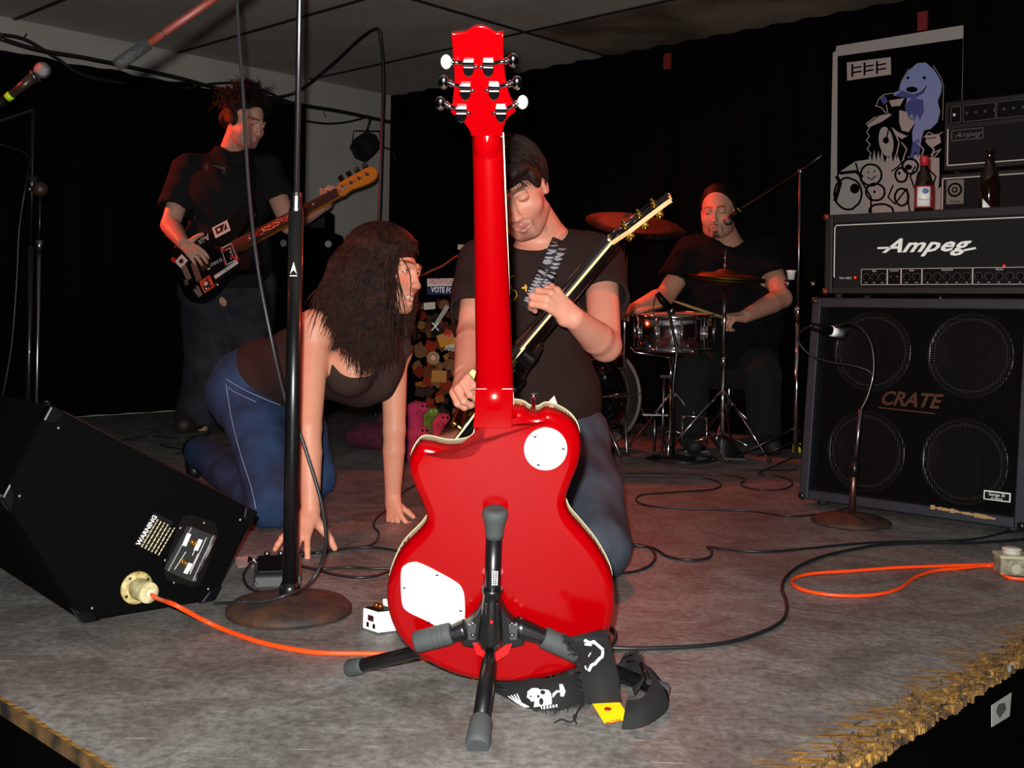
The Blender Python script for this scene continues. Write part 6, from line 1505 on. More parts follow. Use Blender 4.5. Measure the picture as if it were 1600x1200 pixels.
pput([C6([(485, 515), (575, 500), (550, 545), (500, 550)]), C6([(348, 650), (400, 610), (480, 592), (500, 600), (440, 640), (365, 672)]), C6([(545, 570), (585, 580), (640, 640), (600, 700), (560, 690), (545, 640)]), C6([(500, 670), (540, 700), (600, 720), (560, 740), (520, 715)]), C6([(700, 720), (780, 710), (790, 760), (740, 790), (700, 760)])]+[C6(blob(468, 755, 42, 88, 18, rot=-.15))], M_pw, .0016, 'motorbike')
pput([C6(blob(468, 748, 18, 20, 12)), C6([(520, 590), (545, 575), (540, 650), (505, 650)])]+L6([(500, 600), (470, 745)], 8)+L6([(350, 660), (430, 600), (500, 585)], 5)+L6([(530, 690), (600, 725)], 5)+L6([(700, 740), (760, 730)], 5), M_pk, .0032, 'motorbike_lines')
fig = [C6([(150, 1180), (165, 1010), (200, 930), (290, 870), (360, 860), (430, 880), (560, 880), (640, 830), (700, 850), (780, 850), (780, 960), (760, 1180)])]
pput(fig, M_pw, .0014, 'crowd')
jag = []
for k in range(13):
    x0 = 375+k*24; jag.append(C6([(x0-16, 890), (x0+14, 890), (x0+rnd.uniform(-14, 14), 820-rnd.uniform(-30, 20))]))
pput(jag, M_pw, .0018, 'crowd_edge')
ln_ = []
for c in ((380, 950, 62, 62), (245, 1060, 80, 92), (558, 950, 36, 42), (405, 1050, 55, 50), (610, 900, 46, 44), (440, 1160, 70, 40), (690, 980, 40, 60), (560, 1080, 40, 50)):
    b_ = blob(*c, 20, .03); b_.append(b_[0]); ln_ += L6(b_, 12)
ln_ += L6([(290, 880), (320, 980), (380, 1080), (380, 1180)], 10)+L6([(500, 930), (540, 900), (580, 860)], 8)+L6([(510, 1010), (480, 1080), (520, 1120), (590, 1030), (600, 1120), (610, 1180)], 9)+L6([(640, 900), (610, 960), (640, 1040), (700, 1060)], 9)+L6([(700, 900), (760, 960), (740, 1020)], 9)+L6([(180, 960), (200, 1000), (170, 1100)], 22)+L6([(200, 940), (290, 930), (330, 960)], 18)
ln_ += [C6(blob(365, 935, 5, 6, 8)), C6(blob(400, 930, 5, 6, 8)), C6(blob(400, 1050, 8, 9, 8)), C6(blob(545, 940, 9, 10, 8)), C6(blob(285, 1030, 28, 30, 12)), C6(blob(600, 905, 22, 16, 10))]+L6([(360, 965), (385, 978), (408, 955)], 6)
pput(ln_, M_pk, .0026, 'crowd_lines')
wl_ = L6([(372, 672), (355, 700), (372, 722), (352, 748), (375, 770), (358, 800), (382, 826)], 5)+L6([(410, 548), (425, 505), (455, 480), (520, 470)], 4)+L6([(405, 545), (440, 555), (470, 590)], 5)+L6([(470, 540), (478, 585), (500, 600)], 5)
wl_ += L6([(600, 330), (560, 400), (545, 450)], 3)+L6([(745, 310), (790, 380), (805, 430), (800, 630)], 3)+L6([(690, 730), (720, 700), (760, 720), (800, 700)], 5)+L6([(730, 830), (790, 800), (740, 860)], 6)+L6([(520, 700), (545, 760), (530, 830)], 7)+L6([(560, 760), (590, 800), (570, 850)], 7)+L6([(650, 760), (690, 800), (670, 860)], 7)+L6([(715, 770), (750, 800), (730, 870)], 9)
tag(pput(wl_, M_pw, .0030, 'white_lines'), kind='stuff')
for (x, y) in ((1043, 96), (1442, 33)):
    p_ = on_plane(x, y, Rw, dR); o = MB().box(p_, (.045, .012, .085), Matrix.Rotation(math.atan2(dL.y, dL.x), 3, 'Z')).build('red_tape', mat('red_cloth_tape', '7a1a14', .7))
    tag(o, 'strip of red tape hanging from the ceiling edge '+('above the poster' if x > 1400 else 'above the drummer, left of the poster'), 'tape')
# ================================================================ drum kit
def hoopdrum(name_shell, c, ax, r, depth, m_shell, par, lugs=8, seg=40, m_hoop=None, m_head=None):
    ax = V(ax).normalized(); a = ax.orthogonal().normalized(); b = ax.cross(a); c = V(c); m_hoop = m_hoop or M_chrome
    MB().lathe([(r*.97, 0), (r, .004), (r, depth-.004), (r*.97, depth)], c, ax, seg).build(name_shell, m_shell, par)
    for h_ in (-.006, depth-.012):
        hp3 = MB(); pr3_ = [(r*1.0, 0), (r*1.055, .002), (r*1.055, .016), (r*1.0, .018), (r*.99, .009)]; vs = []
        for k in range(seg):
            g_ = 2*math.pi*k/seg; d = a*math.cos(g_)+b*math.sin(g_); vs += [c+ax*(h_+z_)+d*q_ for q_, z_ in pr3_]
        hp3.add(vs, [(k*5+j, ((k+1) % seg)*5+j, ((k+1) % seg)*5+(j+1) % 5, k*5+(j+1) % 5) for k in range(seg) for j in range(5)], True).build('hoop', m_hoop, par)
    MB().lathe([(r*.985, 0), (r*.985, .003)], c+ax*(depth-.002), ax, seg).build('drum_head', m_head or mat('drum_head_white', 'c8c4bc', .5), par)
    for k in range(lugs):
        g_ = 2*math.pi*k/lugs+.2; d = a*math.cos(g_)+b*math.sin(g_)
        lg_ = MB().tube([c+d*r*1.05+ax*.004, c+d*r*1.05+ax*(depth-.004)], .0032, 8).build('tension_rod', M_chrome, par)
        MB().tube([c+d*(r*1.035)+ax*depth*.3, c+d*(r*1.035)+ax*depth*.7], .009, 10).build('lug', M_chrome, lg_)
def stand_base(c, par, r=.22, h=.30, m_=None, legs=3, rot=0.3):
    m_ = m_ or M_dchrome
    for k in range(legs):
        g_ = rot+2*math.pi*k/legs; e = c+V((r*math.cos(g_), r*math.sin(g_), .010)); lg = MB().tube([c+zz*h, e], .006, 8).build('leg', m_, par)
        MB().tube([c+zz*.10, c.lerp(e, .55)+zz*(h*.40*.9)*.5], .004, 6).build('brace', m_, lg); MB().ball(e, (.012, .012, .010), 10).build('rubber_foot', M_rubber, lg)
# snare
sc_ = W(1053, 545, 4.92); sn = thing('snare_drum', 'chrome snare drum in front of the drummer with a microphone over its rim', 'drum', sc_)
hoopdrum('shell', sc_, (-.02, -.05, 1), .172, .155, M_chrome, sn, 10)
MB().box(sc_+V((.13, -.135, .08)), (.03, .02, .06), Matrix.Rotation(.75, 3, 'Z')).build('strainer', M_white if False else M_chrome, sn, bevel=.004)
sst = thing('snare_stand', 'chrome snare stand under the snare drum', 'stand', V((sc_.x, sc_.y, 0))); q0 = V((sc_.x, sc_.y, 0))
MB().tube([q0+zz*.12, V((sc_.x, sc_.y, sc_.z-.035))], .010, 12).build('tube', M_chrome, sst); stand_base(q0, sst, .24, .28, M_chrome)
for k in range(3):
    g_ = .8+2.1*k; MB().tube([V((sc_.x, sc_.y, sc_.z-.04)), sc_+V((.178*math.cos(g_), .178*math.sin(g_), -.020)), sc_+V((.196*math.cos(g_), .196*math.sin(g_), .002))], .005, 8).build('basket_arm', M_chrome, sst)
MB().lathe([(.016, 0), (.016, .03)], q0+zz*.30, zz, 12).build('clamp', M_chrome, sst)
# bass drum with pale hoop, its front towards the left
bdc = W(906, 614, 5.02); bax = V((-.62, -.78, 0)).normalized(); bdr = .235; bd0 = V((bdc.x, bdc.y, bdr+.005))-bax*.16
bdm = thing('bass_drum', 'black bass drum with pale hoops half hidden behind the kneeling guitarist', 'drum', V((bd0.x, bd0.y, 0)))
M_hoopw = mat('pale_wood_hoop', '6e6660', .45); M_bsh = mat('black_drum_wrap', '0a0a0b', .15, coat=.6)
hoopdrum('shell', bd0, bax, bdr/1.06, .33, M_bsh, bdm, 8, 48, M_hoopw, mat('black_drum_head', '090909', .3))
for s_ in (-1, 1): MB().tube([bd0+bax*.28+V((.2*s_*.78, -.2*s_*.62, -.05)), V((bd0.x, bd0.y, .008))+bax*.33+V((.34*s_*.78, -.34*s_*.62, 0))], .008, 8).build('spur', M_dchrome, bdm)
# toms on the bass drum (dark, mostly hidden) and floor pedals
# hi-hat
hb = F(1128, 712); hb = V((hb.x, hb.y, 0)); hz1 = zat(1131, 432, hb); hz2 = zat(1134, 390, hb)
hh_ = thing('hi_hat', 'hi-hat cymbals on a chrome stand in front of the drummer', 'cymbal', hb)
MB().tube([hb+zz*.06, hb+zz*.42], .0115, 12).build('lower_tube', M_chrome, hh_); MB().tube([hb+zz*.42, hb+zz*(hz1-.02)], .0085, 12).build('upper_tube', M_chrome, hh_); MB().tube([hb+zz*(hz1-.02), hb+zz*hz2], .0032, 8).build('pull_rod', M_chrome, hh_)
MB().lathe([(.018, 0), (.018, .035), (.013, .04)], hb+zz*.40, zz, 12).build('clamp', M_chrome, hh_); stand_base(hb, hh_, .26, .30, M_chrome, 3, 1.2)
M_cym = mat('dull_bronze', '5a4418', .55, 1.0, var=(14, .4))
cp_ = [(.178, 0), (.12, .010), (.05, .016), (.028, .030), (.008, .034), (.008, .032), (.028, .027), (.05, .013), (.12, .007), (.178, -.0015)]
MB().lathe(cp_, hb+zz*hz1, (.05, -.10, 1), 40).build('top_cymbal', M_cym, hh_); MB().lathe([(r_, -h_-.006) for r_, h_ in cp_], hb+zz*(hz1-.004), (.05, -.10, 1), 40).build('bottom_cymbal', M_cym, hh_)
MB().prism([hb+V((-.045, -.28, .02)), hb+V((.045, -.28, .02)), hb+V((.04, -.02, .07)), hb+V((-.04, -.02, .07))], (0, 0, 1), .006).build('footboard', M_dchrome, hh_)
MB().lathe([(.008, 0), (.010, .012), (.006, .02)], hb+zz*(hz1+.036), zz, 10).build('wing_clutch', M_chrome, hh_)
# crash cymbal left, partly behind the guitar neck
cb_ = W(990, 372, 5.0); cs = V((W(976, 500, 5.0).x, 5.0, 0)); cz = zat(978, 352, cs)
cr_ = thing('crash_cymbal', 'dark crash cymbal on a stand behind the held guitar headstock', 'cymbal', cs)
MB().tube([cs+zz*.05, cs+zz*(cz+.05)], .0085, 10).build('tube', M_chrome, cr_); MB().lathe([(r_*1.3, h_) for r_, h_ in cp_], cs+V((.04, -.02, cz)), (.10, -.34, 1), 40).build('cymbal', mat('dark_bronze', '100b07', .7, .0, spec=.2), cr_)
MB().lathe([(.012, 0), (.012, .03)], cs+zz*(cz-.06), zz, 10).build('clamp', M_chrome, cr_); stand_base(cs, cr_, .25, .30, M_dchrome, 3, .5)
# tall dark-brass stand tube between snare stand and pedals
ts = F(1046, 702); ts = V((ts.x, ts.y, 0)); tst = thing('cymbal_stand', 'thin copper-toned stand tube right of the bass drum', 'stand', ts)
MB().tube([ts, ts+zz*zat(1050, 545, ts)], .0065, 10).build('tube', mat('copper_tube', '8a5a40', .35, 1.0), tst); MB().tube([ts+zz*.28, ts+zz*.42], .0105, 10).build('clutch', M_chrome, tst); MB().lathe([(.02, 0), (.012, .015)], ts, zz, 12).build('foot', M_rubber, tst)
# pedal frame
pf = F(1085, 708); pf = V((pf.x, pf.y, 0)); ped = thing('drum_pedal', 'chrome double-post drum pedal frame on the floor left of the hi-hat', 'pedal', pf)
for dx in (-.055, .055): MB().tube([pf+V((dx, 0, .004)), pf+V((dx, .01, .165))], .006, 10).build('post', M_chrome, ped)
MB().tube([pf+V((-.075, .01, .165)), pf+V((.10, .01, .160))], .006, 10).build('axle', M_chrome, ped); MB().prism([pf+V((-.05, -.03, .008)), pf+V((.06, -.03, .008)), pf+V((.055, .2, .03)), pf+V((-.04, .2, .03))], (0, 0, 1), .006).build('footboard', M_dchrome, ped)
MB().box(pf+V((0, 0, .006)), (.14, .03, .008)).build('base_plate', M_chrome, ped); MB().tube([pf+V((0, .01, .165)), pf+V((-.02, .06, .25))], .004, 8).ball(pf+V((-.02, .06, .26)), .02, 12).build('beater', M_dchrome, ped)
pf2 = W(1030, 648, 4.95); pb2 = thing('drum_pedal', 'flat bright pedal plate beside the bass drum hoop', 'pedal', V((pf2.x, pf2.y, 0)))
MB().box(V((pf2.x-.02, pf2.y, pf2.z)), (.12, .05, .012)).build('plate', M_dchrome, pb2, bevel=.003); MB().tube([V((pf2.x-.02, pf2.y, 0)), V((pf2.x-.02, pf2.y, pf2.z))], .007, 8).build('post', M_dchrome, pb2); MB().tube([V((W(1034, 700, 4.9).x, 4.9, 0.0)), W(1038, 590, 4.9)], .0065, 10).build('post', M_chrome, pb2); MB().box(W(1039, 588, 4.9), (.045, .015, .012)).build('handle', M_chrome, pb2)
# sticks
sk_ = thing('drum_stick', 'pale wooden drum stick in the drummer\'s near hand over the snare', 'drum stick', W(1135, 499, 4.90))
MB().tube([W(1142, 500, 4.90), W(1075, 478, 4.86), W(1055, 471, 4.85), W(1052, 470, 4.85)], [.008, .0068, .004, .002], 8).build('stick', mat('hickory', 'a8905a', .5), sk_)
tag(MB().tube([W(985, 490, 5.0), W(1030, 478, 4.94), W(1038, 476, 4.93)], [.007, .006, .003], 8).build('drum_stick', mat('hickory', 'a8905a', .5)), 'second drum stick over the left rim of the snare drum', 'drum stick')
# snare microphone on a short black boom
smc = thing('snare_microphone', 'small black microphone on a boom pointing at the snare drum', 'microphone', W(1046, 545, 4.74))
MB().tube([W(1027, 458, 4.72), W(1034, 468, 4.72), W(1046, 482, 4.73)], [.012, .016, .017], 12).build('body', M_black, smc); MB().lathe([(.015, 0), (.019, .01), (.018, .025), (.01, .032)], W(1046, 482, 4.73), W(1056, 494, 4.74)-W(1046, 482, 4.73), 14).build('grille', M_dchrome, smc)
MB().tube([W(1043, 478, 4.75), W(1050, 510, 4.72), W(1058, 545, 4.70), W(1052, 600, 4.70), V((W(1052, 706, 4.7).x, 4.7, .01))], .0075, 10).build('boom', M_blackm, smc)
MB().lathe([(.10, 0), (.10, .008), (.03, .02)], V((W(1052, 706, 4.7).x, 4.7, 0)), zz, 24).build('base', M_blackm, smc)
MB().tube(cat([W(1027, 458, 4.72), W(1021, 475, 4.72), W(1022, 510, 4.72), W(1025, 560, 4.75)], 6), .0025, 6).build('cable', M_cable, smc)
# drummer's microphone on tall boom stand
tb = V((W(1243, 706, 4.55).x, 4.55, 0)); tz = zat(1250, 268, tb); tl = thing('microphone_stand', 'tall thin boom stand right of the drummer carrying his vocal microphone', 'microphone stand', tb)
MB().tube([tb+zz*.03, tb+zz*zat(1246, 505, tb)], .0095, 12).build('lower_tube', M_chrome, tl); MB().tube([tb+zz*zat(1246, 505, tb), tb+zz*tz], .0055, 10).build('upper_rod', M_dchrome, tl)
MB().lathe([(.013, 0), (.014, .05), (.010, .055)], tb+zz*zat(1246, 500, tb), zz, 12).build('clutch', M_chrome, tl); MB().ball(tb+zz*tz, .014, 12).build('boom_joint', M_dchrome, tl); stand_base(tb, tl, .28, .16, M_blackm, 3, .9)
mp = W(1157, 327, 5.02); MB().tube([mp, tb+zz*tz, W(1285, 242, 4.45)], .0055, 10).build('boom', M_blackm, tl)
vm = thing('microphone', 'black vocal microphone at the drummer\'s mouth', 'microphone', mp); mt = W(1133, 349, 5.03)
MB().tube([mp, mp.lerp(mt, .6)], [.012, .017], 14).build('body', M_black, vm); MB().ball(mp.lerp(mt, .82), (.022, .022, .022), 16).build('grille', mat('steel_mesh', '6e6e72', .35, .9, bump=(600, 1, .002)), vm)
MB().lathe([(.0145, 0), (.0145, .006)], mp+(mt-mp)*.05, mt-mp, 12).build('coloured_ring', mat('green_ring', '5a7a20', .5), vm)
# cup and can
cpb = W(1236, 434, 5.17); cu_ = thing('plastic_cup', 'small white plastic cup on a dark case behind the drummer', 'cup', cpb)
MB().lathe([(.016, 0), (.020, .035), (.026, .045)], cpb-zz*.01, zz, 16).build('cup', M_white, cu_)
cs_ = thing('equipment_case', 'tall black equipment case behind the drummer at the right, carrying a white cup', 'case', V((cpb.x+.03, 5.17, 0))); MB().box(V((cpb.x+.03, 5.17, (cpb.z-.01)/2)), (.14, .14, cpb.z-.012)).build('body', M_flat, cs_, bevel=.01)
for dx in (-.06, .06):
    for dy in (-.06, .06): MB().ball(V((cpb.x+.03+dx, 5.17+dy, cpb.z-.03)), .018, 10).build('corner', M_dchrome, cs_)
cn_ = F(1192, 704); cn_ = V((cn_.x, cn_.y, 0)); can = thing('drink_can', 'blue aluminium drink can with red and white marks on the floor by the drums', 'can', cn_)
MB().lathe([(.024, 0), (.033, .008), (.033, .108), (.027, .120), (.026, .122), (.024, .118)], cn_, zz, 24).build('can', mat('blue_can', '1c4a8a', .25, .6), can)
wrap(None, cn_, .0334, .03, .095, -1.6, -.6, mat('can_white', 'c8ccd4', .4), 'white_mark', can); wrap(None, cn_, .0337, .035, .055, -1.5, -.9, mat('can_red', 'a82028', .4), 'red_mark', can); wrap(None, cn_, .0337, .07, .085, -1.3, -.7, mat('can_red', 'a82028', .4), 'red_mark', can)
MB().lathe([(.023, 0), (.023, .001)], cn_+zz*.118, zz, 20).build('lid', M_dchrome, can)
yt = F(1243, 706); 
for k, dx in enumerate((-.012, .010)): MB().box(V((yt.x+dx, yt.y-.02, .022)), (.014, .010, .042)).build('yellow_tape', mat('fluorescent_yellow_tape', 'b8c018', .5), tl)
# ================================================================ microphone stand in front of the large cabinet
gb = P(1330, 818, 0); gs = thing('microphone_stand', 'short rusty stand with round base and gooseneck in front of the large cabinet', 'microphone stand', gb)
MB().lathe([(.108, 0), (.118, .004), (.118, .010), (.10, .020), (.03, .028), (0, .03)], gb, zz, 36).build('base', M_cast, gs)
zg = zat(1350, 640, gb); MB().tube([gb+zz*.025, V((gb.x+.008, gb.y, zat(1341, 720, gb)))], .0095, 12).build('lower_tube', mat('rusty_chrome', '7a5a50', .35, .9), gs)
MB().tube([V((gb.x+.008, gb.y, zat(1341, 725, gb))), V((gb.x+.024, gb.y, zg))], .007, 12).build('upper_tube', M_dchrome, gs); MB().tube([V((gb.x+.006, gb.y, zat(1341, 745, gb))), V((gb.x+.009, gb.y, zat(1341, 720, gb)))], .0125, 12).build('clutch', M_blackm, gs)
gk = cat([V((gb.x+.024, gb.y, zg)), W(1356, 618, gb.y), W(1365, 580, gb.y), W(1362, 540, gb.y), W(1348, 515, gb.y), W(1330, 506, gb.y), W(1312, 508, gb.y-.01), W(1300, 516, gb.y-.01)], 8); MB().tube(gk, .0055, 10).build('gooseneck', M_blackm, gs)
im_ = thing('microphone', 'black instrument microphone with a white band pointing at the large cabinet', 'microphone', W(1290, 516, gb.y-.02))
ma, mb_ = W(1268, 509, gb.y-.03), W(1322, 523, gb.y+.01); dm = (mb_-ma)
MB().tube([ma, ma+dm*.55], [.010, .015], 14).build('body', M_black, im_); MB().tube([ma+dm*.55, ma+dm*.72], .0158, 14).build('white_band', M_white, im_); MB().lathe([(.016, 0), (.017, .012), (.015, .026), (.008, .030)], ma+dm*.72, dm, 14).build('grille', mat('steel_mesh', '6e6e72', .35, .9), im_)
tag(MB().tube(cat([ma, W(1250, 520, 3.5), W(1249, 536, 3.5), W(1268, 556, 3.48), W(1300, 566, 3.44), W(1335, 572, 3.40), W(1358, 580, 3.38), W(1362, 590, 3.38)], 8), .0032, 8).build('microphone_cable', M_cable), 'black cable looping from the white-banded microphone across the large cabinet', 'cable')
# ================================================================ left background stands
lb1 = V((W(57, 640, 3.6).x, 3.6, 0)); l1 = thing('microphone_stand', 'thin chrome microphone stand behind the wedge monitor at the far left', 'microphone stand', lb1)
MB().tube([lb1+zz*.03, lb1+zz*zat(60, 385, lb1)], .0065, 12).build('lower_tube', M_dchrome, l1); MB().tube([lb1+zz*zat(60, 385, lb1), lb1+zz*zat(62, 305, lb1)], .004, 10).build('upper_rod', M_blackm, l1); MB().lathe([(.011, 0), (.013, .035)], lb1+zz*zat(60, 392, lb1), zz, 12).build('clutch', M_dchrome, l1); MB().lathe([(.12, 0), (.12, .01), (.03, .03)], lb1, zz, 32).build('base', M_cast, l1)
mm_ = thing('microphone', 'dark round-headed vocal microphone on the thin chrome stand at far left', 'microphone', lb1+zz*zat(62, 305, lb1)); MB().lathe([(.008, 0), (.014, .012), (.018, .03)], lb1+zz*zat(62, 308, lb1), zz, 14).build('body', M_black, mm_); MB().ball(lb1+zz*zat(62, 296, lb1), .026, 16).build('grille', mat('rust_mesh', '3a2a22', .5, .6), mm_)
lb2 = V((W(44, 640, 3.9).x, 3.9, 0)); l2 = thing('boom_stand', 'black boom stand behind the thin chrome one at the far left', 'microphone stand', lb2)
MB().tube([lb2+zz*.03, lb2+zz*zat(44, 385, lb2)], .010, 10).build('lower_tube', M_blackm, l2); MB().tube([lb2+zz*zat(44, 385, lb2), lb2+zz*zat(42, 170, lb2)], .0055, 10).build('upper_rod', M_blackm, l2); MB().lathe([(.016, 0), (.018, .06)], lb2+zz*zat(42, 300, lb2), zz, 12).build('clutch', M_blackm, l2); MB().ball(lb2+V((0, -.018, zat(42, 297, lb2))), .007, 10).build('bolt', M_chrome, l2); MB().lathe([(.12, 0), (.12, .01), (.03, .03)], lb2, zz, 32).build('base', M_blackm, l2)
m0, m1 = W(-10, 170, 3.0), W(66, 110, 3.0); dm = (m1-m0); vm2 = thing('microphone', 'silver-headed vocal microphone with a yellow-green ring poking in at upper left', 'microphone', m0)
MB().tube([m0+dm*.35, m0+dm*.86], [.010, .016], 14).build('body', mat('orange_lit_body', '3a2c26', .35, .5), vm2); MB().ball(m1, .023, 16).build('grille', mat('steel_mesh2', '8e8e90', .3, .9, bump=(700, 1, .002)), vm2); MB().lathe([(.0115, 0), (.013, .016)], m0+dm*.27, dm, 14).build('coloured_ring', mat('yellow_green_ring', '9ac018', .4), vm2); MB().lathe([(.0195, 0), (.0195, .004)], m0+dm*.84, dm, 16).build('collar', M_dchrome, vm2)
MB().tube([m0-dm*.3, m0+dm*.27], .012, 12).build('clip', M_black, vm2)
MB().tube([m0+dm*.2, W(-60, 210, 3.2), lb2+zz*zat(42, 172, lb2)], .005, 8).build('boom', M_blackm, l2)
tag(MB().tube(cat([W(0, 226, 3.5), W(30, 235, 3.6), W(46, 250, 3.7), W(40, 290, 3.8), W(30, 360, 3.8), W(26, 440, 3.8), W(18, 540, 3.8), W(4, 620, 3.8)], 6), .003, 6).build('microphone_cable', M_cable), 'thin black cable hanging beside the boom stand at the far left', 'cable')
# ================================================================ back-left amplifiers
for nm, lb_, x0, x1, yt_, d_, dp in (('speaker_cabinet', 'dark speaker cabinet behind the bassist, lower of two at back left', 428, 520, 362, 6.35, .3), ('amplifier_head', 'small dark amplifier on the cabinet behind the bassist', 432, 508, 328, 6.4, .24)):
    a, b = W(x0, 640, d_), W(x1, 640, d_); ztop = zat((x0+x1)/2, yt_, V((0, d_, 0))); zb = 0.0 if nm == 'speaker_cabinet' else zat(470, 362, V((0, 6.35, 0)))+.002
    o = thing(nm, lb_, 'amplifier' if zb else 'speaker', V(((a.x+b.x)/2, d_+.1, zb))); cx_ = (a.x+b.x)/2; wd = b.x-a.x
    MB().box(V((cx_, d_+dp/2, (zb+ztop)/2)), (wd, dp, ztop-zb-.003)).build('cabinet', M_flat, o, bevel=.012)
    if zb: MB().box(V((cx_, d_-.003, (zb+ztop)/2)), (wd*.86, .006, (ztop-zb)*.6)).build('control_panel', M_black, o)
    else:
        MB().box(V((cx_, d_-.003, ztop*.5)), (wd*.88, .006, ztop*.9)).build('grille', M_flat, o)
        for zq in (.25, .6, .9):
            if zq < ztop-.1: MB().lathe([(.13, 0), (.13, .004), (.115, .006), (.03, .001)], V((cx_, d_-.006, zq)), (0, -1, 0), 28).build('speaker_ring', M_flat, o)
        for sx in (-1, 1): MB().lathe([(.02, 0), (.02, .006)], V((cx_+sx*wd*.38, d_-.006, ztop-.07)), (0, -1, 0), 14).build('corner_bolt', M_dchrome, o)
# ================================================================ stickered case behind the guitarist
scx0, scx1, scd = W(650, 600, 4.75), W(772, 600, 4.75), 4.75; sz = zat(700, 426, V((0, scd, 0)))
case = thing('stickered_case', 'tall case covered in old colourful stickers behind the kneeling guitarist', 'case', V(((scx0.x+scx1.x)/2, scd+.15, 0)))
cxm, cwd = (scx0.x+scx1.x)/2, scx1.x-scx0.x
MB().box(V((cxm, scd+.18, sz/2)), (cwd, .34, sz-.004)).build('body', M_flat, case, bevel=.008)
rnd = random.Random(21); pal = ['6e4a2c', '8a5a30', '7a2418', '4a2a20', 'a87838', '5a5048', '8c7a60', '3a3430', '9a3a1c', '6a5a3a', '2c3430', '7c6a58', 'b08848', '54302a', '403838', '887050']
def stk(px, py, w_, h_, rot, col, z=.0, nm='sticker', shape='r'):
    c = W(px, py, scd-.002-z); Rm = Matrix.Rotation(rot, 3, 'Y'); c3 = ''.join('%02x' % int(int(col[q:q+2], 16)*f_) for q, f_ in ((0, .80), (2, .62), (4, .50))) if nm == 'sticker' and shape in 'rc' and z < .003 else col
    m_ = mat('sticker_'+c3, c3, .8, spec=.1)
    if shape == 'r': return MB().box(c, (w_, .0012, h_), Rm).build(nm, m_, case)
    return MB().lathe([(w_/2, 0), (w_/2, .0012)], c, (0, -1, 0), 20).build(nm, m_, case)
i = 0
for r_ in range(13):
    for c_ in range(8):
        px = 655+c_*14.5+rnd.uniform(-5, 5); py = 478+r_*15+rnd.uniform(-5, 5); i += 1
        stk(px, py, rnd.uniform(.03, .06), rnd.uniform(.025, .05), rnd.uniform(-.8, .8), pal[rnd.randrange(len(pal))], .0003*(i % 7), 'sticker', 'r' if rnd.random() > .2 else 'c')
M_tr, M_tb = mat('sticker_text_red', 'a8282c', .5), mat('sticker_text_white', 'd4ccd0', .5)
s1 = stk(706, 441, .215, .034, -.03, 'c4b4b4', .003); text_obj('sticker_print', 'TRUTH FOR A CHANGE', .0325, W(707, 441, scd-.0065), (1, 0, -.02), zz, M_tr, s1, wscale=.60, bold=.0008)
s2 = stk(706, 454, .215, .034, -.03, '2a2a52', .003); text_obj('sticker_print', 'VOTE FOR KERRY', .0325, W(707, 454, scd-.0065), (1, 0, -.02), zz, M_tb, s2, wscale=.72, bold=.0008)
s3 = stk(671, 478, .05, .03, -.1, 'b8ac9c', .004); s4 = stk(690, 493, .018, .10, .55, '9c9488', .005); s5 = stk(680, 512, .034, .075, .05, '101010', .004); text_obj('sticker_print', 'X', .05, W(680, 511, scd-.0075), (1, 0, 0), zz, M_tb, s5)
s6 = stk(697, 530, .07, .055, -.35, 'b87a20', .005); text_obj('sticker_print', 'PLEGE', .024, W(697, 527, scd-.0085), (1, 0, .3), (-.3, 0, 1), M_tr, s6, bold=.0006)
s7 = stk(709, 538, .075, .06, .12, 'b8b0a0', .004); text_obj('sticker_print', 'IS', .028, W(712, 528, scd-.0072), (1, 0, 0), zz, M_pk, s7); text_obj('sticker_print', 'Vinnie', .030, W(708, 545, scd-.0072), (1, 0, .1), zz, M_pk, s7)
s8 = stk(677, 559, .055, .05, 0, '9a7a50', .005, 'sticker', 'c'); MB().lathe([(.020, 0), (.020, .001)], W(677, 559, scd-.009), (0, -1, 0), 18).build('sticker_print', mat('sticker_6e2a18', '6e2a18', .5), s8); MB().lathe([(.011, 0), (.011, .001)], W(677, 559, scd-.010), (0, -1, 0), 14).build('sticker_print', mat('sticker_c08a40', 'c08a40', .5), s8)
stk(686, 588, .065, .05, .05, 'a8703c', .005); stk(700, 520, .03, .03, .4, 'a02c1c', .006)
# small things on the case top, orange cord, little label
sk = W(722, 386, 5.15); tgc = thing('equipment_rack', 'dark rack behind the stickered case with a small pale label', 'rack', V((sk.x-.05, 5.30, 0))); MB().box(V((sk.x-.05, 5.31, (sk.z+.06)/2)), (.40, .3, sk.z+.05)).build('body', M_flat, tgc, bevel=.01); MB().box(V((sk.x, 5.155, sk.z)), (.042, .003, .024)).build('label', mat('pale_label', 'a89c88', .6), tgc)
tag(MB().tube(cat([W(658, 432, 4.7), W(672, 424, 4.68), W(690, 416, 4.68), (W(706, 405, 4.7)), W(714, 400, 4.75)], 6), .0045, 8).build('orange_cable', mat('dull_orange', '8a3014', .6)), 'short length of orange cord above the stickered case', 'cord')
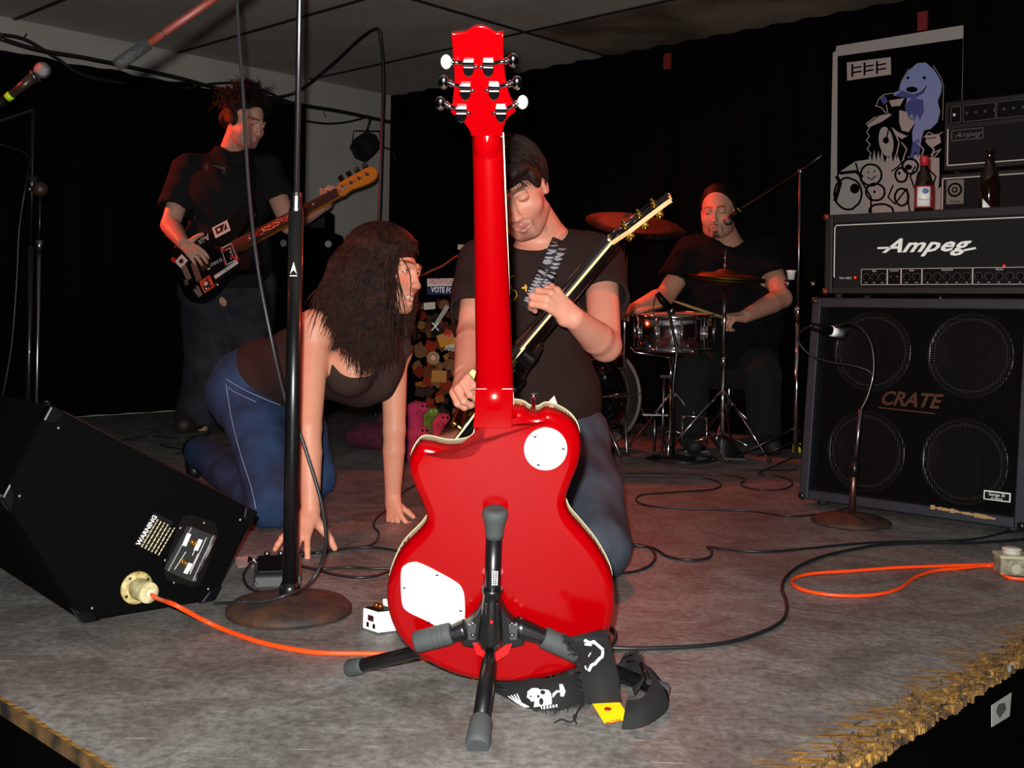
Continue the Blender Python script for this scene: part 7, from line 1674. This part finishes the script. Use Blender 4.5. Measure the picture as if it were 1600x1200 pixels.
# heap of bright stuffed toys on the floor at its foot
toys = [('stuffed_toy', 'pink and black stuffed toy lying left in the heap by the case', 650, 640, 'c02858'), ('stuffed_toy', 'lime-green eyed stuffed toy in the middle of the heap by the case', 664, 648, '6a7a28'), ('stuffed_toy', 'bright pink stuffed toy at the right of the heap by the case', 682, 658, 'd8304c'), ('stuffed_toy', 'flat pink-red stuffed toy lowest in the heap on the floor', 650, 678, 'd03050'), ('stuffed_toy', 'dark purple stuffed toy behind the pink ones', 640, 655, '3a1c40')]
for k, (nm, lb_, x, y, c_) in enumerate(toys):
    d_ = 4.45+.04*(k % 3); c = W(x, y, d_); c.z = max(c.z, .025); t_ = thing(nm, lb_, 'toy', V((c.x, c.y, max(0, c.z-.03))))
    f_ = Field(); f_.wr = .003; f_.ell(c, (.042, .035, .028), None, .02); f_.ell(c+V((.035, -.01, .012)), (.024, .022, .022), None, .015); f_.cap(c+V((-.03, 0, 0)), c+V((-.055, -.02, -.012)), .012, .009, .01); f_.cap(c+V((.01, -.02, 0)), c+V((.02, -.05, -.012)), .012, .009, .01); f_.cap(c, V((c.x, c.y+.02, .02)), .03, .035, .02); f_.cut((0, 0, .001), (0, 0, -1), .002)
    sdf_obj('body', [f_.mesh(.005)], mat('plush_'+c_, c_, .95, bump=(300, 1, .003)), t_)
    for s_ in (-1, 1): MB().ball(c+V((.038+.009*s_, -.031, .018)), .0055, 10).build('eye', M_black if k != 1 else mat('lime_eye', 'a8c838', .4), t_)
bg_ = thing('cloth_bundle', 'dark magenta cloth bundle on the floor behind the woman\'s arms', 'cloth', F(590, 672)); f_ = Field(); f_.wr = .008; c = W(592, 655, 4.9)
f_.ell(V((c.x, c.y, .06)), (.12, .10, .07), None, .03); f_.ell(V((c.x-.07, c.y, .05)), (.09, .08, .05), None, .03); f_.ell(V((c.x+.06, c.y, .11)), (.06, .06, .06), None, .03); f_.cut((0, 0, .002), (0, 0, -1), .002); sdf_obj('cloth', [f_.mesh(.007)], mat('magenta_cloth', '5a1830', .95, var=(30, .6)), bg_)
# ================================================================ pedals on the floor
wp = thing('white_effect_pedal', 'white effect pedal with small dark display left of the red guitar', 'effect pedal', F(600, 992))
e0_, e1_, e2_ = P(566, 984, 0), P(590, 992, 0), P(650, 985, 0); e3_ = e0_+(e2_-e1_)
hp_ = .040
MB().prism([e0_+zz*.003, e1_+zz*.003, e2_+zz*.003, e3_+zz*.003], zz, hp_).build('housing', M_white, wp, bevel=.0025)
ex = (e1_-e0_).normalized(); ey = (e2_-e1_).normalized(); L0 = (e1_-e0_).length; L1 = (e2_-e1_).length; fnl = -ey; 
def WPp(a, b, z): return e0_+ex*a*L0+ey*b*L1+zz*z
top_ = MB().prism([WPp(.08, .04, hp_+.003), WPp(.92, .04, hp_+.003), WPp(.92, .96, hp_+.003), WPp(.08, .96, hp_+.003)], zz, .002).build('top_plate', M_black, wp)
rt_ = [WPp(.15, .45, hp_+.005), WPp(.85, .45, hp_+.005), WPp(.85, .95, hp_+.005), WPp(.15, .95, hp_+.005)]; MB().prism(rt_, zz, .014).build('treadle', M_white, wp, bevel=.002)
for a in (.35, .6): MB().lathe([(.0065, 0), (.0065, .006), (.005, .010)], WPp(a, .22, hp_+.005), zz, 12).build('knob', mat('copper_knob', '8a4a1c', .35, .8), wp)
for a, b, w2, h2, m_ in ((.55, .028, .016, .011, mat('dark_red_display', '3a1014', .3)), (.36, .014, .0065, .009, M_black), (.76, .014, .0065, .009, M_black)):
    c = WPp(a, 0, b if b > .02 else .014); MB().hexa([c-ex*w2/2-zz*h2/2-ey*.0008, c+ex*w2/2-zz*h2/2-ey*.0008, c+ex*w2/2-zz*h2/2, c-ex*w2/2-zz*h2/2], [c-ex*w2/2+zz*h2/2-ey*.0008, c+ex*w2/2+zz*h2/2-ey*.0008, c+ex*w2/2+zz*h2/2, c-ex*w2/2+zz*h2/2]).build('display' if b > .02 else 'print_block', m_, wp)
bp_ = thing('black_effect_pedal', 'dark grey effect pedal behind the foreground microphone stand, under the woman\'s hand', 'effect pedal', F(430, 922))
g0, g1, g2_ = P(396, 922, 0), P(452, 920, 0), P(486, 905, 0)
gx = (g1-g0); gy = V((-gx.y, gx.x, 0)).normalized()*.11
M_pg = mat('grey_pedal_paint', '25282a', .45, coat=.2)
b4 = [g0, g0+gx*1.35, g0+gx*1.35+gy, g0+gy]; MB().hexa([p+zz*.004 for p in b4], [b4[0]+zz*.028+gy*.10, b4[1]+zz*.028+gy*.10, b4[2]+zz*.052, b4[3]+zz*.052]).build('housing', M_pg, bp_, bevel=.004)
MB().hexa([b4[0]+zz*.030+gy*.2+gx*.1, b4[1]+zz*.030+gy*.2-gx*.1, b4[2]+zz*.052-gy*.3-gx*.1, b4[3]+zz*.052-gy*.3+gx*.1], [b4[0]+zz*.036+gy*.2+gx*.1, b4[1]+zz*.036+gy*.2-gx*.1, b4[2]+zz*.060-gy*.3-gx*.1, b4[3]+zz*.060-gy*.3+gx*.1]).build('treadle', M_black, bp_, bevel=.002)
for t_ in (.35, .75, 1.0): MB().lathe([(.007, 0), (.007, .012), (.005, .013)], b4[3]-gy*.15+gx*t_+zz*.052, zz, 12).build('knob', M_dchrome, bp_)
for p_ in (b4[0]+gx*.05, b4[0]+gx*1.28): MB().lathe([(.004, 0), (.003, .0015)], p_+zz*.014-gy*.002, -gy, 10).build('screw', M_dchrome, bp_)
pj = b4[3]+gx*.15-gy*.2+zz*.045; MB().tube([pj, pj-gx*.35+zz*.004], .0075, 12).build('jack_plug', M_chrome, bp_)
pp_ = [fz(366, 872, .002), fz(372, 888, .002), fz(392, 884, .002), fz(402, 887, .002), fz(413, 880, .002), fz(410, 869, .002), fz(390, 868, .002)]
n_ = MB().prism(list(pp_), zz, .0008); tag(n_.build('paper_scrap', mat('crumpled_paper', 'b89a94', .8, bump=(60, 1, .004))), 'torn pale paper scrap on the floor between wedge and grey pedal', 'paper')
# ================================================================ cables on the floor
def floor_cable(name, label, pts, r=.0036, m_=None, z=.0, n=7, cat_='cable'):
    p3 = [P(x, y, r+.0006+z) for x, y in pts]
    return tag(MB().tube(cat(p3, n), r, 7).build(name, m_ or M_cable), label, cat_)
floor_cable('guitar_cable', 'thick black cable curving from the red guitar over the right floor towards the amplifiers', [(948, 1012), (1000, 1013), (1080, 1010), (1140, 1003), (1190, 988), (1220, 972), (1229, 955), (1228, 938), (1222, 920), (1228, 902), (1250, 884), (1290, 868), (1340, 857), (1380, 851), (1450, 848), (1520, 848), (1600, 843)], .0042)
floor_cable('guitar_cable', 'black cable with a loop and a kink running across the middle floor to the right', [(960, 896), (990, 893), (1013, 885), (1024, 872), (1018, 858), (1000, 851), (975, 853), (950, 868), (962, 858), (990, 853), (1020, 856), (1045, 870), (1080, 875), (1108, 871), (1112, 860), (1106, 854), (1130, 857), (1190, 862), (1260, 857), (1330, 850), (1400, 846), (1470, 846), (1530, 841), (1570, 832), (1600, 828)], .0036)
floor_cable('thin_cable', 'thin black cable with wide bends on the floor left of the gooseneck stand', [(965, 745), (1040, 746), (1105, 748), (1126, 757), (1110, 765), (1040, 770), (1000, 774), (996, 784), (1020, 791), (1090, 795), (1170, 798), (1230, 806), (1275, 804), (1310, 798), (1328, 793)], .003)
floor_cable('thin_cable', 'thin black cable bending back on itself on the floor below the hi-hat', [(970, 740), (1060, 740), (1130, 742), (1162, 748), (1158, 758), (1180, 764), (1215, 765), (1235, 760), (1236, 752), (1215, 744), (1185, 740), (1215, 726), (1245, 712)], .003)
floor_cable('thin_cable', 'thin straight cable on the floor under the drum kit', [(965, 726), (1040, 728), (1120, 733), (1190, 735), (1246, 734)], .0028)
floor_cable('coiled_cable', 'small coil of black cable on the floor under the snare stand', [(1060, 716), (1100, 712), (1120, 718), (1090, 724), (1040, 722), (1010, 716), (1040, 711), (1080, 711), (1112, 716), (1080, 722), (1030, 719)], .004)
floor_cable('patch_cable', 'black cable from the woman\'s far hand down to the floor cables by the red guitar', [(665, 750), (632, 768), (612, 790), (590, 808), (584, 822), (592, 832), (590, 842), (578, 852), (550, 856), (500, 862), (470, 870), (440, 880)], .0032)
floor_cable('patch_cable', 'upper of the black cables running from pedal to the red guitar', [(466, 862), (500, 863), (540, 857), (580, 855), (618, 860), (650, 868)], .0034)
floor_cable('patch_cable', 'middle of the black cables running from pedal to the red guitar', [(462, 884), (500, 889), (545, 886), (580, 888), (625, 888), (660, 890)], .0034, z=.001)
floor_cable('patch_cable', 'lowest sagging black cable running from pedal to the red guitar', [(462, 882), (490, 889), (520, 897), (555, 902), (585, 900), (612, 891), (640, 884)], .0034, z=.005)
floor_cable('patch_cable', 'black cable looped on the floor round the grey pedal', [(416, 874), (394, 880), (381, 898), (386, 915), (402, 924), (430, 926), (452, 922), (470, 905)], .0034, z=.004)
floor_cable('cable_bend', 'short black cable loop behind the right edge of the red guitar', [(950, 1012), (958, 1005), (962, 992), (955, 981), (945, 978), (940, 985), (950, 998), (948, 1010)], .0042)
floor_cable('thin_cable', 'tangle of thin cable on the floor between the bassist and the wedge', [(180, 690), (230, 682), (290, 684), (330, 676), (300, 690), (250, 694), (290, 702), (340, 700), (270, 710)], .003)
# orange cord loop and outlet box at the right
oc = floor_cable('orange_extension_cord', 'orange extension cord looped on the floor at right, leading to the outlet box', [(1572, 881), (1545, 882), (1480, 884), (1400, 887), (1330, 892), (1270, 896), (1243, 903), (1238, 911), (1250, 920), (1285, 928), (1330, 931), (1375, 928), (1408, 918), (1430, 902), (1460, 892), (1500, 888), (1545, 884), (1558, 892), (1575, 902), (1600, 905)], .0042, M_orange, .0, 8, 'cord')
ob = P(1586, 903, 0); obx = thing('outlet_box', 'pale metal outlet box with a plug on top at the right floor edge', 'outlet box', ob)
MB().box(ob+V((.012, .03, .024)), (.082, .06, .040), Matrix.Rotation(-.12, 3, 'Z')).build('box', mat('dirty_beige_metal', '9a957e', .6, var=(60, .5), col2='6a6248'), obx, bevel=.004)
MB().box(ob+V((.012, .03, .0485)), (.086, .064, .009), Matrix.Rotation(-.12, 3, 'Z')).build('cover', mat('dirty_beige_cover', 'aaa68c', .6), obx, bevel=.002)
MB().lathe([(.022, 0), (.022, .006), (.017, .007), (.023, .009), (.023, .014), (.012, .016)], ob+V((.005, .03, .053)), zz, 22).build('plug', mat('dirty_plug', 'b8b0a4', .5), obx)
for dx in (-.01, .03): MB().lathe([(.012, 0), (.012, .002)], ob+V((.012+dx, -.001, .022)), (0, -1, 0), 16).build('knockout', mat('dirty_beige_cover', 'aaa68c', .6), obx)
# paper sticker on the stage front at bottom right
sk = on_plane(1563, 1108, C0-dL*.006, dL); pl = MB(); pts = [on_plane(x, y, C0-dL*.007, dL) for x, y in ((1549, 1102), (1549, 1136), (1577, 1119), (1580, 1082))]
nrm = -dL; 
if (pts[1]-pts[0]).cross(pts[2]-pts[1]).dot(nrm) < 0: pts.reverse()
sf = tag(pl.prism(pts, nrm, .0008).build('paper_sticker', mat('grey_white_paper', 'a8a8a4', .7)), 'white paper sticker with a dark smudge on the black stage front', 'sticker')
q = MB(); pts = [on_plane(x, y, C0-dL*.0082, dL) for x, y in ((1556, 1112), (1562, 1122), (1572, 1108), (1570, 1098), (1560, 1100))]
if (pts[1]-pts[0]).cross(pts[2]-pts[1]).dot(nrm) < 0: pts.reverse()
q.prism(pts, nrm, .0004).build('smudge', mat('smudge_grey', '4a4a48', .8), sf)
# ================================================================ overhead: lamp, pipe and cables
yl = LL-.12; 
def OV(px, py, off=.10): return on_plane(px, py, SP(0, LL-off), dL)
pc_ = OV(572, 228, .35); par = thing('stage_lamp', 'small black hexagonal stage lamp hanging from the wire at the back corner', 'stage lamp', pc_)
pd = V((-.5, -.6, -.55)).normalized(); MB().lathe([(.055, -.075), (.078, -.06), (.085, .05), (.078, .075), (.07, .072), (.066, .05)], pc_, pd, 6, False).build('housing', M_rubber, par); MB().lathe([(.064, 0), (.064, .003)], pc_+pd*.045, pd, 24).build('lens', mat('dark_lens', '120a0a', .1), par)
yk = OV(579, 186, .35); MB().tube([pc_+V((-.09, 0, .0)), pc_+V((-.085, .02, .10)), pc_+V((.085, .02, .10)), pc_+V((.09, 0, 0))], .005, 8).build('yoke', M_blackm, par); MB().tube([pc_+V((0, .02, .10)), yk], .008, 8).build('hanger', M_blackm, par)
wire = [(0, 60), (60, 78), (130, 90), (200, 104), (280, 122), (340, 138), (400, 150), (460, 163), (520, 172), (580, 184), (615, 192)]
tag(MB().tube(cat([OV(x, y, .35) for x, y in wire], 6), .011, 8).build('overhead_cable', M_cable), 'thick black cable bundle strung along the top of the left wall', 'cable')
tag(MB().tube(cat([OV(x, y, .30) for x, y in ((0, 54), (40, 62), (90, 92), (130, 118), (200, 132))], 6), .009, 8).build('overhead_cable', M_cable), 'black cable sagging from the bundle at upper left', 'cable')
tag(MB().tube(cat([OV(x, y, .30) for x, y in ((290, 138), (330, 131), (370, 130), (410, 140), (450, 158), (500, 168))], 6), .007, 8).build('overhead_cable', M_cable), 'black cable arching over the bundle above the bassist', 'cable')
QT = P(588, 44, ZC-.016); c0_ = OV(385, 150, .28); lst = [c0_, OV(432, 152, .28), OV(470, 140, .34)]
w0, w1 = OV(470, 140, .34), QT
for x, y, t in ((520, 100, .42), (560, 63, .8)): lst.append(W(x, y, w0.y+(w1.y-w0.y)*t))
lst += [QT+V((0, 0, -.004)), QT+V((.025, 0, -.06)), W(599, 120, QT.y), W(597, 200, QT.y), W(594, 300, QT.y), W(591, 380, QT.y), W(590, 470, QT.y), V((W(590, 470, QT.y).x, QT.y, .01))]
tag(MB().tube(cat(lst, 8), .0095, 10).build('overhead_cable', M_cable), 'heavy black cable climbing to the ceiling and dropping down by the corner', 'cable')
tag(MB().tube(cat([OV(x, y, .30) for x, y in ((472, 188), (510, 193), (545, 190), (575, 182))], 6), .006, 8).build('overhead_cable', M_cable), 'thin black cable swagging to the hanging stage lamp', 'cable')
tag(MB().tube(cat([OV(x, y, .30) for x, y in ((600, 230), (612, 236), (618, 250))], 6), .005, 8).build('overhead_cable', M_cable), 'short black cable tail beside the hanging stage lamp', 'cable')
tag(MB().tube(cat([OV(x, y, .30) for x, y in ((500, 165), (505, 172), (509, 184))], 4), .003, 6).tube(cat([OV(x, y, .3) for x, y in ((35, 62), (42, 52))], 3), .003, 6).build('wire_ends', M_cable), 'frayed wire ends sticking out of the overhead bundle', 'wire', kind='stuff')
